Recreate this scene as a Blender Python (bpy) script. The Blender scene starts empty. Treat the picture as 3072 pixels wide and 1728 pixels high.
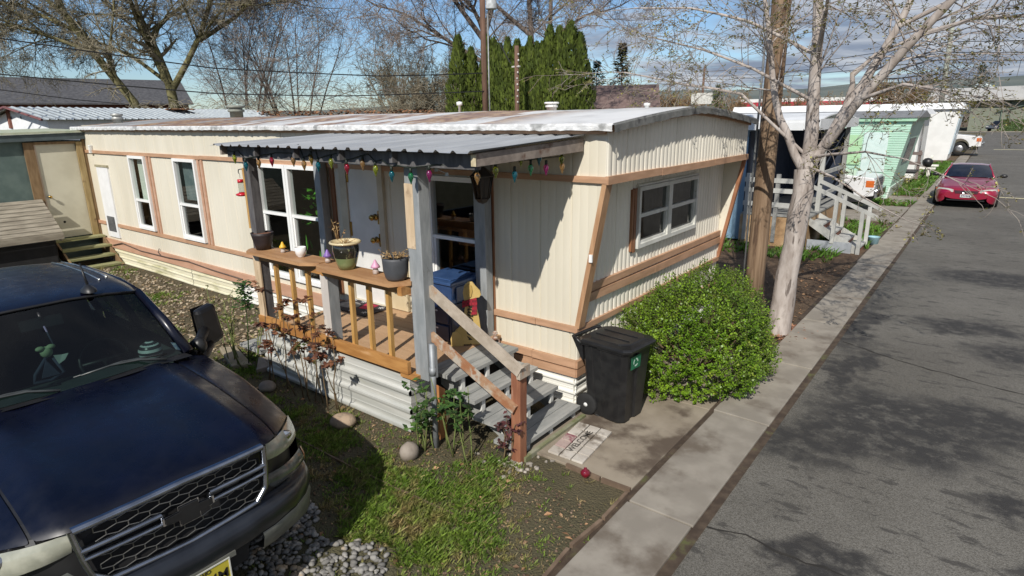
import bpy, math, random
import numpy as np
from mathutils import Vector, Matrix
from math import sin, cos, pi, sqrt, atan2, radians
SC = bpy.context.scene
COL = SC.collection
V = Vector

# ------------------------------------------------------------------ mesh builder
class G:
    def __init__(self):
        self.v = []; self.f = []; self.m = []; self.s = []; self.mi = 0
    def add(self, vs, fs, sm=False):
        o = len(self.v); self.v.extend([tuple(p) for p in vs])
        for f in fs:
            self.f.append([i + o for i in f]); self.m.append(self.mi); self.s.append(sm)
        return self
    def quad(self, *p): return self.add(p, [list(range(len(p)))])
    def hexa(self, b):   # 8 points: bottom ring 0-3, top ring 4-7 (ccw from above)
        return self.add(b, [[3,2,1,0],[4,5,6,7],[0,1,5,4],[1,2,6,5],[2,3,7,6],[3,0,4,7]])
    def box(self, x0, x1, y0, y1, z0, z1):
        return self.hexa([(x0,y0,z0),(x1,y0,z0),(x1,y1,z0),(x0,y1,z0),(x0,y0,z1),(x1,y0,z1),(x1,y1,z1),(x0,y1,z1)])
    def beam(self, p, q, w, h, up=(0,0,1)):
        p = V(p); q = V(q); d = (q-p).normalized(); r = d.cross(V(up)).normalized()*(w/2); u = r.cross(d).normalized()*(h/2)
        return self.hexa([p-r-u, p+r-u, q+r-u, q-r-u, p-r+u, p+r+u, q+r+u, q-r+u])
    def tube(self, pts, r, n=8, cap=True, sm=True):
        pts = [V(p) for p in pts]; k = len(pts)
        rr = r if isinstance(r, (list, tuple)) else [r]*k
        vs = []; a = None
        for i, p in enumerate(pts):
            d = (pts[min(i+1,k-1)] - pts[max(i-1,0)])
            if d.length < 1e-9: d = V((0,0,1))
            d.normalize()
            if a is None:
                a = d.cross(V((0.13,0.97,0.21)))
                if a.length < .1: a = d.cross(V((1,0,0)))
            a = (a - d*a.dot(d)).normalized(); b = d.cross(a)
            for j in range(n):
                t = 2*pi*j/n
                vs.append(p + (a*cos(t) + b*sin(t))*rr[i])
        fs = [[i*n+j, i*n+(j+1)%n, (i+1)*n+(j+1)%n, (i+1)*n+j] for i in range(k-1) for j in range(n)]
        if cap: fs += [list(range(n))[::-1], [(k-1)*n+j for j in range(n)]]
        return self.add(vs, fs, sm)
    def lathe(self, c, prof, n=20, sm=True, axis='z', sx=1, sy=1):
        c = V(c); vs = []
        for r, z in prof:
            for j in range(n):
                t = 2*pi*j/n; a, b = r*cos(t)*sx, r*sin(t)*sy
                vs.append(c + (V((a,b,z)) if axis == 'z' else V((z,a,b)) if axis == 'x' else V((b,z,a))))
        k = len(prof)
        fs = [[i*n+j, i*n+(j+1)%n, (i+1)*n+(j+1)%n, (i+1)*n+j] for i in range(k-1) for j in range(n)]
        return self.add(vs, fs, sm)
    def prism(self, poly, vec):   # closed polygon of 3d points extruded by vec
        n = len(poly); vec = V(vec); a = [V(p) for p in poly]; b = [p+vec for p in a]
        return self.add(a+b, [list(range(n))[::-1], list(range(n,2*n))] + [[i,(i+1)%n,n+(i+1)%n,n+i] for i in range(n)])
    def grid(self, rows, sm=True):
        nr = len(rows); nc = len(rows[0])
        return self.add([p for r in rows for p in r], [[i*nc+j,i*nc+j+1,(i+1)*nc+j+1,(i+1)*nc+j] for i in range(nr-1) for j in range(nc-1)], sm)
    def ell(self, c, rx, ry, rz, n=12, m=8, rot=0, jit=0, rng=None):
        c = V(c); vs = []; cr, sr = cos(rot), sin(rot)
        for i in range(m+1):
            ph = pi*i/m
            for j in range(n):
                t = 2*pi*j/n; k = 1 + (rng.uniform(-jit,jit) if jit and 0 < i < m else 0)
                x, y, z = rx*sin(ph)*cos(t)*k, ry*sin(ph)*sin(t)*k, rz*cos(ph)*k
                vs.append(c + V((x*cr-y*sr, x*sr+y*cr, z)))
        return self.add(vs, [[i*n+j,(i+1)*n+j,(i+1)*n+(j+1)%n,i*n+(j+1)%n] for i in range(m) for j in range(n)], True)
    def build(self, name, mats, parent=None, bevel=0, sub=0, label=None):
        me = bpy.data.meshes.new(name)
        me.from_pydata(self.v, [], self.f)
        if not isinstance(mats, (list, tuple)): mats = [mats]
        for m in mats: me.materials.append(m)
        me.polygons.foreach_set('material_index', self.m)
        me.polygons.foreach_set('use_smooth', self.s)
        me.update()
        o = bpy.data.objects.new(name, me); COL.objects.link(o)
        if parent is not None: adopt(o, parent)
        if bevel:
            b = o.modifiers.new('b', 'BEVEL'); b.width = bevel; b.segments = 2; b.limit_method = 'ANGLE'; b.angle_limit = radians(40)
        if sub:
            b = o.modifiers.new('s', 'SUBSURF'); b.levels = sub; b.render_levels = sub
        if label: o['label'] = label
        return o

def adopt(o, parent):
    o.parent = parent
    if parent.type == 'EMPTY': o.matrix_parent_inverse = Matrix.Translation(-parent.location)
def tag(o, label, cat, group=None):
    o['label'] = label; o['category'] = cat
    if group: o['group'] = group
    return o
def thing(name, label, cat, loc=(0,0,0), group=None):
    o = bpy.data.objects.new(name, None); COL.objects.link(o); o.location = loc; o.empty_display_size = .1
    return tag(o, label, cat, group)
def kind(o, k): o['kind'] = k; return o
def copy_tree(o, parent=None):
    c = o.copy(); COL.objects.link(c)
    if parent is not None: c.parent = parent
    for ch in list(o.children): copy_tree(ch, c)
    return c
def text(name, body, size, mat, mw, parent=None, ext=.002, bold=0, shear=0, align='CENTER'):
    cu = bpy.data.curves.new(name, 'FONT'); cu.body = body; cu.size = size; cu.extrude = ext; cu.offset = bold; cu.shear = shear
    cu.align_x = align; cu.align_y = 'CENTER'; cu.materials.append(mat)
    o = bpy.data.objects.new(name, cu); COL.objects.link(o)
    me = bpy.data.meshes.new_from_object(o); me.name = name; bpy.data.objects.remove(o); o = bpy.data.objects.new(name, me); COL.objects.link(o)
    if parent is not None: adopt(o, parent)
    o.matrix_basis = mw
    return o
def frame(o, x, y, z=None):   # matrix from origin and two axes
    x = V(x).normalized(); y = V(y).normalized(); z = x.cross(y).normalized()
    m = Matrix((x, y, z)).transposed().to_4x4(); m.translation = V(o); return m

# ------------------------------------------------------------------ materials
MATS = {}
def nodes(name):
    m = bpy.data.materials.new(name); m.use_nodes = True; nt = m.node_tree
    b = nt.nodes['Principled BSDF']; return m, nt, b
def N(nt, t, **kw):
    n = nt.nodes.new(t)
    for k, v in kw.items():
        if k.startswith('i_'): n.inputs[k[2:].replace('_',' ')].default_value = v
        else: setattr(n, k, v)
    return n
def coord(nt, scale=(1,1,1), kind='Object'):
    tc = N(nt, 'ShaderNodeTexCoord'); mp = N(nt, 'ShaderNodeMapping'); mp.inputs['Scale'].default_value = scale
    nt.links.new(tc.outputs[kind], mp.inputs['Vector']); return mp.outputs['Vector']
def noise(nt, vec, scale, detail=4, rough=.55, dist=0):
    n = N(nt, 'ShaderNodeTexNoise'); n.inputs['Scale'].default_value = scale; n.inputs['Detail'].default_value = detail
    n.inputs['Roughness'].default_value = rough; n.inputs['Distortion'].default_value = dist
    nt.links.new(vec, n.inputs['Vector']); return n.outputs['Fac']
def ramp(nt, fac, a, b, lo=0., hi=1.):
    n = N(nt, 'ShaderNodeMapRange'); n.inputs[1].default_value = a; n.inputs[2].default_value = b; n.inputs[3].default_value = lo; n.inputs[4].default_value = hi
    n.interpolation_type = 'SMOOTHSTEP'; nt.links.new(fac, n.inputs[0]); return n.outputs[0]
def mixc(nt, fac, a, b, blend='MIX'):
    n = N(nt, 'ShaderNodeMix', data_type='RGBA', blend_type=blend)
    for sock, val in ((n.inputs[0], fac), (n.inputs[6], a), (n.inputs[7], b)):
        if hasattr(val, 'is_output'): nt.links.new(val, sock)
        elif isinstance(val, (int, float)): sock.default_value = val
        else: sock.default_value = (*val, 1)
    return n.outputs[2]
def math_(nt, op, a, b=0.):
    n = N(nt, 'ShaderNodeMath', operation=op)
    for i, val in enumerate((a, b)):
        if hasattr(val, 'is_output'): nt.links.new(val, n.inputs[i])
        else: n.inputs[i].default_value = val
    return n.outputs[0]
def bumpn(nt, b, h, strength, dist=.01):
    n = N(nt, 'ShaderNodeBump'); n.inputs['Strength'].default_value = strength; n.inputs['Distance'].default_value = dist
    nt.links.new(h, n.inputs['Height']); nt.links.new(n.outputs[0], b.inputs['Normal'])
def M(name, col, col2=None, rough=.6, metal=0., scale=6, stretch=(1,1,1), lohi=(.35,.68), col3=None, scale3=2, lohi3=(.55,.75), stretch3=(1,1,1),
      bump=0, bscale=60, coat=0, spec=.5, island=0, detail=5, sss=0, trans=0):
    m, nt, b = nodes(name)
    c2 = col2 if col2 else tuple(min(1, c*1.25) for c in col); c1 = col if col2 else tuple(c*.82 for c in col)
    v = coord(nt, stretch); c = mixc(nt, ramp(nt, noise(nt, v, scale, detail), *lohi), c1, c2)
    if col3:
        v3 = coord(nt, stretch3); c = mixc(nt, ramp(nt, noise(nt, v3, scale3, 6, .6), *lohi3), c, col3)
    if island:
        g = N(nt, 'ShaderNodeNewGeometry'); r = ramp(nt, g.outputs['Random Per Island'], 0, 1, 1-island, 1+island)
        c = mixc(nt, 1., c, r, 'MULTIPLY')
    nt.links.new(c, b.inputs['Base Color'])
    b.inputs['Roughness'].default_value = rough; b.inputs['Metallic'].default_value = metal
    b.inputs['Specular IOR Level'].default_value = spec; b.inputs['Coat Weight'].default_value = coat
    if coat: b.inputs['Coat Roughness'].default_value = .06
    if bump: bumpn(nt, b, noise(nt, coord(nt, stretch), bscale, 4), bump)
    if trans:   # thin leaf: some light comes through
        t = N(nt, 'ShaderNodeBsdfTranslucent'); nt.links.new(c, t.inputs['Color']); mx = N(nt, 'ShaderNodeMixShader'); mx.inputs[0].default_value = trans
        nt.links.new(b.outputs[0], mx.inputs[1]); nt.links.new(t.outputs[0], mx.inputs[2]); nt.links.new(mx.outputs[0], nt.nodes['Material Output'].inputs['Surface'])
    MATS[name] = m; return m
def glass(name, tint=(.6,.65,.63), refl=1.0, rough=.02, base=.04):
    m, nt, b = nodes(name); nt.nodes.remove(b)
    t = N(nt, 'ShaderNodeBsdfTransparent'); t.inputs[0].default_value = (*tint, 1)
    g = N(nt, 'ShaderNodeBsdfGlossy'); g.inputs['Roughness'].default_value = rough; g.inputs[0].default_value = (1,1,1,1)
    lw = N(nt, 'ShaderNodeLayerWeight'); lw.inputs['Blend'].default_value = .5
    f = math_(nt, 'MULTIPLY', math_(nt, 'ADD', math_(nt, 'MULTIPLY', math_(nt, 'POWER', lw.outputs['Facing'], 5.), .94), .045), refl)
    mx = N(nt, 'ShaderNodeMixShader'); nt.links.new(f, mx.inputs[0]); nt.links.new(t.outputs[0], mx.inputs[1]); nt.links.new(g.outputs[0], mx.inputs[2])
    nt.links.new(mx.outputs[0], nt.nodes['Material Output'].inputs['Surface']); return m

# ------------------------------------------------------------------ camera, sun, sky
CAMP = V((2.996, -5.381, 3.124)); yaw, pit, rol = -0.662, 0.2713, -0.0133
fw = V((sin(yaw)*cos(pit), cos(yaw)*cos(pit), -sin(pit))); r0 = V((cos(yaw), -sin(yaw), 0)); u0 = r0.cross(fw)
rt = r0*cos(rol) + u0*sin(rol); up = -r0*sin(rol) + u0*cos(rol)
cam = bpy.data.cameras.new('camera'); camo = bpy.data.objects.new('camera', cam); COL.objects.link(camo)
mw = Matrix((rt, up, -fw)).transposed().to_4x4(); mw.translation = CAMP; camo.matrix_world = mw
cam.sensor_width = 36; cam.lens = 36*1830/3072; cam.clip_start = .05; cam.clip_end = 20000
SC.camera = camo
SUN = V((.62, -1.7, 1.5)).normalized()
sl = bpy.data.lights.new('sun', 'SUN'); sl.energy = 4.6; sl.angle = radians(.5); sl.color = (1, .95, .87)
so = bpy.data.objects.new('sun', sl); COL.objects.link(so); so.rotation_euler = SUN.to_track_quat('Z', 'Y').to_euler()
W = bpy.data.worlds.new('World'); SC.world = W; W.use_nodes = True
nt = W.node_tree; bg = nt.nodes['Background']; bg.inputs[1].default_value = .066
sky = N(nt, 'ShaderNodeTexSky', sky_type='NISHITA', sun_disc=False, sun_elevation=math.asin(SUN.z), sun_rotation=atan2(SUN.x, SUN.y), altitude=300, air_density=1.0, dust_density=.4, ozone_density=3.0)
tc = N(nt, 'ShaderNodeTexCoord'); sep = N(nt, 'ShaderNodeSeparateXYZ'); nt.links.new(tc.outputs['Generated'], sep.inputs[0])
zz = math_(nt, 'ADD', math_(nt, 'MAXIMUM', sep.outputs[2], 0.), .09)
cx = math_(nt, 'DIVIDE', sep.outputs[0], zz); cy = math_(nt, 'DIVIDE', sep.outputs[1], zz)
cb = N(nt, 'ShaderNodeCombineXYZ'); nt.links.new(cx, cb.inputs[0]); nt.links.new(cy, cb.inputs[1]); cb.inputs[2].default_value = 3.7
n1 = noise(nt, cb.outputs[0], .55, 7, .58, .3)
# more cloud toward the right of the view (east-north-east), clear on the left
side = math_(nt, 'ADD', math_(nt, 'MULTIPLY', sep.outputs[0], .36), math_(nt, 'MULTIPLY', sep.outputs[1], .13))
cl = ramp(nt, math_(nt, 'ADD', n1, side), .42, .56)
n2 = noise(nt, cb.outputs[0], 1.3, 6, .6, .2)
ccol = mixc(nt, ramp(nt, n2, .35, .68), (3.3, 3.9, 5.3), (8.6, 9.0, 9.8))
skyc = mixc(nt, 1., sky.outputs[0], (1.25, 1.40, 1.55), 'MULTIPLY')
nt.links.new(mixc(nt, math_(nt, 'MULTIPLY', cl, .93), skyc, ccol), bg.inputs[0])
vs = SC.view_settings; vs.view_transform = 'Standard'; vs.look = 'None'; vs.exposure = .08; vs.gamma = 1
SC.cycles.max_bounces = 6; SC.cycles.transparent_max_bounces = 12; SC.cycles.use_denoising = True
SC.cycles.sample_clamp_indirect = 6; SC.cycles.caustics_reflective = False; SC.cycles.caustics_refractive = False

# ------------------------------------------------------------------ shared materials
cream = M('cream_siding', (.61,.565,.455), (.69,.645,.535), rough=.55, scale=1.2, stretch=(1,1,.3), col3=(.50,.41,.26), scale3=2.2, lohi3=(.64,.90), stretch3=(2.5,2.5,.35))
creamF = M('cream_siding_end', (.70,.66,.56), (.79,.75,.65), rough=.45, scale=1.5, stretch=(1,1,.3), col3=(.40,.35,.26), scale3=2.6, lohi3=(.64,.88), stretch3=(3,3,.3))
trim = M('tan_trim_paint', (.40,.235,.14), (.50,.30,.185), rough=.6, scale=5, stretch=(.6,.6,3), col3=(.62,.46,.34), scale3=5, lohi3=(.68,.8), stretch3=(.5,1,1))
pinktrim = M('faded_pink_trim', (.44,.25,.16), (.52,.31,.21), rough=.65, scale=4, stretch=(.5,1,2))
white = M('white_vinyl', (.78,.78,.76), (.84,.84,.82), rough=.4, scale=3)
whitem = M('white_painted_metal', (.70,.69,.63), (.80,.79,.74), rough=.45, scale=2, stretch=(.4,1,3), col3=(.50,.45,.30), scale3=1.6, lohi3=(.60,.82), stretch3=(1,1,2.5))
skirtl = M('weathered_skirting', (.62,.58,.42), (.72,.68,.52), rough=.5, scale=1.5, stretch=(.5,1,4), col3=(.34,.33,.17), scale3=1.1, lohi3=(.52,.74), stretch3=(.8,1,3))
porchskirt = M('grey_white_metal_skirting', (.50,.51,.48), (.68,.68,.64), rough=.38, metal=.25, scale=2.4, stretch=(.35,1,4), col3=(.50,.46,.28), scale3=1.6, lohi3=(.55,.8), stretch3=(.5,1,2))
greypaint = M('grey_paint', (.225,.24,.245), (.305,.32,.325), rough=.65, scale=7, stretch=(2,2,.5), col3=(.12,.12,.12), scale3=9, lohi3=(.66,.74), stretch3=(2,2,.6), bump=.25, bscale=30)
shadewood = M('shade_dark_wood', (.075,.07,.072), (.13,.125,.125), rough=.8, scale=8, stretch=(2,2,.4), bump=.2, bscale=30)  # grey post and beam wood with the roof's shade put into its colour
cedar = M('orange_cedar', (.34,.155,.045), (.48,.245,.08), rough=.55, scale=5, stretch=(.6,3,3), col3=(.60,.36,.18), scale3=3, lohi3=(.6,.8), stretch3=(.6,3,3))
cedarv = M('golden_cedar_upright', (.42,.23,.065), (.56,.34,.12), rough=.5, scale=6, stretch=(3,3,.4), col3=(.26,.11,.03), scale3=5, lohi3=(.62,.72), stretch3=(3,3,.5))
capwood = M('cap_board_wood', (.35,.185,.085), (.47,.27,.13), rough=.55, scale=4, stretch=(.5,3,3), col3=(.25,.12,.05), scale3=3, lohi3=(.6,.8), stretch3=(.4,3,1))
deckp = M('tan_deck_paint', (.42,.265,.15), (.48,.31,.18), rough=.6, scale=3, stretch=(.5,3,1))
rawwood = M('bare_pine', (.52,.39,.25), (.64,.50,.34), rough=.65, scale=6, stretch=(2,2,.5), col3=(.34,.24,.15), scale3=5, lohi3=(.6,.75))
oldwood = M('weathered_grey_wood', (.22,.205,.18), (.34,.32,.28), rough=.8, scale=5, stretch=(1,.4,2), col3=(.45,.50,.17), scale3=3.4, lohi3=(.66,.74), bump=.3, bscale=25)
stepw = M('worn_grey_step_paint', (.24,.245,.235), (.35,.35,.33), rough=.75, scale=4, stretch=(3,.5,2), col3=(.50,.53,.18), scale3=2.6, lohi3=(.64,.72), stretch3=(2,.8,1), bump=.2, bscale=30)
railw = M('peeling_rail_wood', (.34,.28,.215), (.46,.39,.31), rough=.75, scale=7, stretch=(1,2,1), col3=(.40,.20,.09), scale3=8, lohi3=(.60,.70), stretch3=(.6,2,.6), bump=.3, bscale=40)
redwood = M('red_brown_post', (.22,.085,.045), (.32,.14,.075), rough=.7, scale=6, stretch=(3,3,.4), col3=(.42,.26,.18), scale3=6, lohi3=(.6,.72), stretch3=(3,3,.3), bump=.3, bscale=25)
galv = M('galvanised_roof_sheet', (.33,.345,.36), (.43,.445,.46), rough=.5, metal=.15, scale=2.5, stretch=(4,.4,1))
galvp = M('galvanised_pipe', (.26,.275,.285), rough=.55, metal=.3)
black = M('black_plastic', (.008,.008,.009), (.018,.018,.018), rough=.42, scale=8, col3=(.05,.04,.03), scale3=3, lohi3=(.6,.85), stretch3=(1,1,.4))
rubber = M('tyre_rubber', (.015,.015,.015), rough=.85)
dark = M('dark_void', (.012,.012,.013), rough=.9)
chrome = M('chrome', (.55,.56,.58), rough=.18, metal=1)
steel = M('steel_rim', (.4,.4,.41), rough=.35, metal=.9)
wglass = glass('window_glass', (.80,.84,.83), 1.3)
conc = M('concrete', (.225,.20,.165), (.30,.27,.225), rough=.85, scale=3, col3=(.13,.105,.08), scale3=1.4, lohi3=(.50,.68), bump=.25, bscale=180)
# ------------------------------------------------------------------ ground, road, pavement
rng = random.Random(7); nr = np.random.default_rng(5)
def vnoise(x, y, s, seed=0):
    def h(i, j): return (np.sin(i*127.1 + j*311.7 + seed*17.3)*43758.5453) % 1
    x = np.asarray(x)*s; y = np.asarray(y)*s; i = np.floor(x); j = np.floor(y); u = x-i; v = y-j; u = u*u*(3-2*u); v = v*v*(3-2*v)
    return (h(i,j)*(1-u)+h(i+1,j)*u)*(1-v) + (h(i,j+1)*(1-u)+h(i+1,j+1)*u)*v
m, nt, b = nodes('soil')
v = coord(nt); base = mixc(nt, ramp(nt, noise(nt, v, 2.2, 6), .35, .65), (.075,.040,.022), (.155,.095,.055))
base = mixc(nt, ramp(nt, noise(nt, v, .55, 6, .65), .60, .74), base, (.11,.095,.035))
base = mixc(nt, ramp(nt, noise(nt, v, 30, 6, .7), .54, .68), base, (.23,.16,.09)); base = mixc(nt, ramp(nt, noise(nt, v, 55, 4, .7), .58, .70), base, (.035,.02,.012))
base = mixc(nt, ramp(nt, noise(nt, v, .012, 3), .4, .6), base, (.10,.10,.05))
nt.links.new(base, b.inputs['Base Color']); b.inputs['Roughness'].default_value = .95; bumpn(nt, b, noise(nt, v, 45, 5), 1., .05); soil = m
g = G(); g.quad((-6000,-6000,0),(6000,-6000,0),(6000,6000,0),(-6000,6000,0)); kind(g.build('ground', soil), 'structure')

m, nt, b = nodes('asphalt')
v = coord(nt)
c = mixc(nt, ramp(nt, noise(nt, v, .45, 5, .6), .35, .68), (.140,.130,.112), (.195,.183,.160))
c = mixc(nt, ramp(nt, noise(nt, v, 90, 3, .7), .30, .72), c, mixc(nt, .5, (.06,.06,.056), (.33,.32,.29)), 'OVERLAY')
c = mixc(nt, ramp(nt, noise(nt, v, 150, 2), .66, .74), c, (.30,.29,.26))
# wet / oily stains with their own outlines
vd = N(nt, 'ShaderNodeVectorMath', operation='ADD'); nz = N(nt, 'ShaderNodeTexNoise'); nz.inputs['Scale'].default_value = 1.6; nz.inputs['Detail'].default_value = 6; nz.inputs['Roughness'].default_value = .65
nt.links.new(v, nz.inputs['Vector']); sc_ = N(nt, 'ShaderNodeVectorMath', operation='SCALE'); sc_.inputs['Scale'].default_value = 1.5; nt.links.new(nz.outputs['Color'], sc_.inputs[0])
nt.links.new(v, vd.inputs[0]); nt.links.new(sc_.outputs[0], vd.inputs[1])
st = None
for (px, py, rx, ry) in ((2.62,1.55,.95,.95),(3.3,2.1,.8,.5),(2.0,.75,.55,.5),(2.45,-1.05,.36,.30),(4.35,2.2,.7,.22),(3.75,.55,.38,.34),(4.6,.95,.55,.26),(4.2,-.35,.7,.24),(3.9,4.6,.9,.5),(4.9,5.2,1.1,.4),(3.1,5.6,.8,.5),(3.6,9.4,1.5,.8),(2.0,2.9,.3,1.2),(1.75,5.,.25,1.6)):
    s1 = N(nt, 'ShaderNodeVectorMath', operation='SUBTRACT'); nt.links.new(vd.outputs[0], s1.inputs[0]); s1.inputs[1].default_value = (px+.75, py+.75, .75)
    s2 = N(nt, 'ShaderNodeVectorMath', operation='MULTIPLY'); nt.links.new(s1.outputs[0], s2.inputs[0]); s2.inputs[1].default_value = (1/rx, 1/ry, 0)
    ln = N(nt, 'ShaderNodeVectorMath', operation='LENGTH'); nt.links.new(s2.outputs[0], ln.inputs[0])
    f = ramp(nt, ln.outputs['Value'], .55, 1.25, 1, 0)
    st = f if st is None else math_(nt, 'MAXIMUM', st, f)
c = mixc(nt, math_(nt, 'MULTIPLY', st, ramp(nt, noise(nt, v, 5, 6, .7), .34, .54, .35, 1.)), c, (.030,.028,.026))
c = mixc(nt, math_(nt, 'MULTIPLY', ramp(nt, noise(nt, coord(nt, (1.2,3.2,1)), 2.2, 6, .68), .545, .63), .85), c, (.050,.046,.040))
nt.links.new(c, b.inputs['Base Color']); b.inputs['Roughness'].default_value = .82; bumpn(nt, b, noise(nt, v, 120, 3), .55, .012); asphalt = m
g = G(); g.quad((1.5,-60,.004),(11,-60,.004),(11,118,.004),(1.5,118,.004)); kind(g.build('road', asphalt), 'structure')
g = G(); g.quad((-120,118.02,.004),(120,118.02,.004),(120,122,.004),(-120,122,.004)); kind(g.build('cross_street', asphalt), 'structure')
g = G(); g.box(-120,120,122,122.2,0,.13); kind(g.build('far_kerb', conc), 'structure')
paint = M('road_paint', (.55,.50,.28), (.66,.62,.42), rough=.7, scale=30)
for i, (x0, x1, y) in enumerate(((3.32,9.5,24.1),(2.85,9.5,62.4))):
    g = G(); g.quad((x0,y,.008),(x1,y,.008),(x1,y+.22+.3*i,.008),(x0,y+.22+.3*i,.008)); kind(g.build('road_marking', paint), 'structure')
# cracks: thin dark ribbons of open joint
crackm = M('crack_dirt', (.018,.016,.014), (.03,.027,.022), rough=1)
def crack(pts, w):
    g = G(); P = []
    for (a, b2) in zip(pts[:-1], pts[1:]):
        k = max(2, int((V((*b2,0))-V((*a,0))).length/.09))
        for i in range(k): t = i/k; P.append((a[0]+(b2[0]-a[0])*t + rng.uniform(-.022,.022), a[1]+(b2[1]-a[1])*t + rng.uniform(-.022,.022)))
    L = []; R = []
    for i, p in enumerate(P):
        q = P[min(i+1, len(P)-1)]; o = P[max(i-1, 0)]; d = V((q[0]-o[0], q[1]-o[1], 0)).normalized(); n = V((-d.y, d.x, 0)); ww = w*rng.uniform(.3, 1.2)
        L.append(V((*p,.0085))+n*ww); R.append(V((*p,.0085))-n*ww)
    g.grid([L, R], False); kind(g.build('road_crack', crackm), 'structure')
crack([(1.62,-1.2),(1.95,-1.12),(2.3,-1.18),(2.75,-1.13),(2.95,-1.5),(3.06,-2.1)], .011)
crack([(2.2,-1.75),(2.3,-2.2),(2.42,-2.6)], .008)
crack([(1.7,3.9),(2.6,3.5),(3.6,3.25),(5.2,2.6),(6.5,2.3)], .010)
crack([(4.2,4.8),(5.0,4.75),(6.2,4.9)], .010)
# concrete gutter slabs with open joints
g = G(); rj = random.Random(3)
js = [-9.2,-6.1,-3.9,-1.3,.72,2.55,4.6,6.3,9.4,12.4,15.5,18.6,21.7,24.9,28,31,34,37,40,43,46,49,52]
for a, b2 in zip(js[:-1], js[1:]):
    t = rj.uniform(-.006,.006); x0 = 1.0 + rj.uniform(-.02,.02); x1 = 1.575 + rj.uniform(-.015,.015)
    g.hexa([(x0,a+.012,-.05),(x1,a+.012,-.05),(x1,b2-.012,-.05),(x0,b2-.012,-.05),(x0,a+.012,.035+t),(x1,a+.012,.028),(x1,b2-.012,.028-t),(x0,b2-.012,.035)])
kind(g.build('gutter', conc, bevel=.008), 'structure')
g = G(); g.box(-.34,.955,-1.12,.72,-.05,.022); g.box(-.34,.95,.735,2.6,-.05,.02)
kind(g.build('front_pad', M('pad_concrete', (.235,.195,.145), (.30,.255,.195), rough=.85, scale=2.5, col3=(.095,.07,.05), scale3=1.5, lohi3=(.48,.64), bump=.2, bscale=150), bevel=.006), 'structure')
# dirt collecting in the seams
dirt = M('seam_dirt', (.045,.030,.02), (.085,.06,.04), rough=1, scale=8, col3=(.09,.10,.03), scale3=4)
g = G(); g.quad((.93,-60,.006),(1.02,-60,.006),(1.02,60,.006),(.93,60,.006)); g.quad((1.56,-60,.010),(1.655,-60,.010),(1.655,60,.010),(1.56,60,.010))
kind(g.build('seam_dirt', dirt), 'structure')
# driveways of the next lots
g = G()
for (x0, x1, y0, y1) in ((-9,.97,15.6,19.35),(-9,.97,20.9,22.6),(-6,.97,40.5,41.6),(-6,.97,36,36.9)): g.box(x0,x1,y0,y1,-.05,.03)
kind(g.build('driveway', conc, bevel=.01), 'structure')
# grass: one sheet of blades
def blades(name, n, region, dens, hgt, mat, lean=.5, w=.0045, tuft=9, tr=.022):
    x0, x1, y0, y1 = region; c = max(1, n//tuft); x = nr.uniform(x0, x1, c); y = nr.uniform(y0, y1, c); k = nr.uniform(0, 1, c) < dens(x, y); x = x[k]; y = y[k]
    sc = np.repeat(nr.uniform(.55, 1.3, len(x)), tuft); x = np.repeat(x, tuft); y = np.repeat(y, tuft); n = len(x); ta = nr.uniform(0, 2*pi, n); q = np.abs(nr.normal(0, tr, n))*sc; x = x+np.cos(ta)*q; y = y+np.sin(ta)*q; d = np.maximum(dens(x, y), .3); k = np.ones(n, bool)
    x = x[k]; y = y[k]; n = len(x); h = hgt*nr.uniform(.5, 1.35, n)*(.6+.6*d[k])*sc; a = ta+pi/2; l = nr.uniform(.2, lean+.5, n)*h*1.3; t = ta+nr.normal(0, .5, n)
    ww = w*nr.uniform(.7, 1.4, n)
    P = np.stack([np.stack([x-np.cos(a)*ww, y-np.sin(a)*ww, 0*x], 1), np.stack([x+np.cos(a)*ww, y+np.sin(a)*ww, 0*x], 1), np.stack([x+np.cos(t)*l*.4+np.cos(a)*ww*.7, y+np.sin(t)*l*.4+np.sin(a)*ww*.7, h*.6], 1), np.stack([x+np.cos(t)*l, y+np.sin(t)*l, h], 1)], 1).reshape(-1, 3)
    i = np.arange(n)*4; F = np.stack([i, i+1, i+2, i+3], 1)
    me = bpy.data.meshes.new(name); me.from_pydata(P.tolist(), [], F.tolist()); me.materials.append(mat); me.update()
    o = bpy.data.objects.new(name, me); COL.objects.link(o); return kind(o, 'stuff')
gm = M('grass_blade', (.11,.19,.018), (.19,.27,.04), rough=.6, scale=1.3, island=.45, col3=(.28,.21,.09), scale3=2.2, lohi3=(.48,.66), trans=.3)
gdry = M('dry_grass_blade', (.26,.19,.09), (.19,.18,.06), rough=.8, scale=3, island=.4)
def dfront(x, y):
    n = vnoise(x, y, 1.3, 1)*.55 + vnoise(x, y, 4.1, 2)*.45
    d = np.clip((n-.42)*3.2, 0.05, 1)
    d *= np.clip((.98-x - .25*vnoise(y, x, 2, 3) - np.clip(.9*(-1.2-y), -.5, .45)*.0)*3.2, 0, 1)
    soil_ = np.clip(1 - ((x-.55)**2/.16 + (y+1.75)**2/.5), 0, 1); d *= 1 - .9*np.clip(soil_*2, 0, 1)
    lush = np.exp(-((x+.1)**2/.5 + (y+2.6)**2/.16))
    d = np.clip(d + .8*lush, 0, 1)
    d *= np.where((y > -1.62) & (x < -1.25), 0, 1); d *= np.where((x > -1.3) & (y > -1.4), .1, 1)
    gravel_ = (y < -2.95 - .1*np.sin(x*9)) & (x < .25); d = np.where(gravel_, d*.04, d)
    return d
blades('lawn_grass', 190000, (-4.4, 1.0, -4.3, -1.2), dfront, .038, gm, w=.0038)
blades('dry_lawn_grass', 26000, (-4.4, 1.0, -4.3, -1.2), lambda x, y: dfront(x, y)*.8+.06, .034, gdry, .9, w=.0035)
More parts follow.
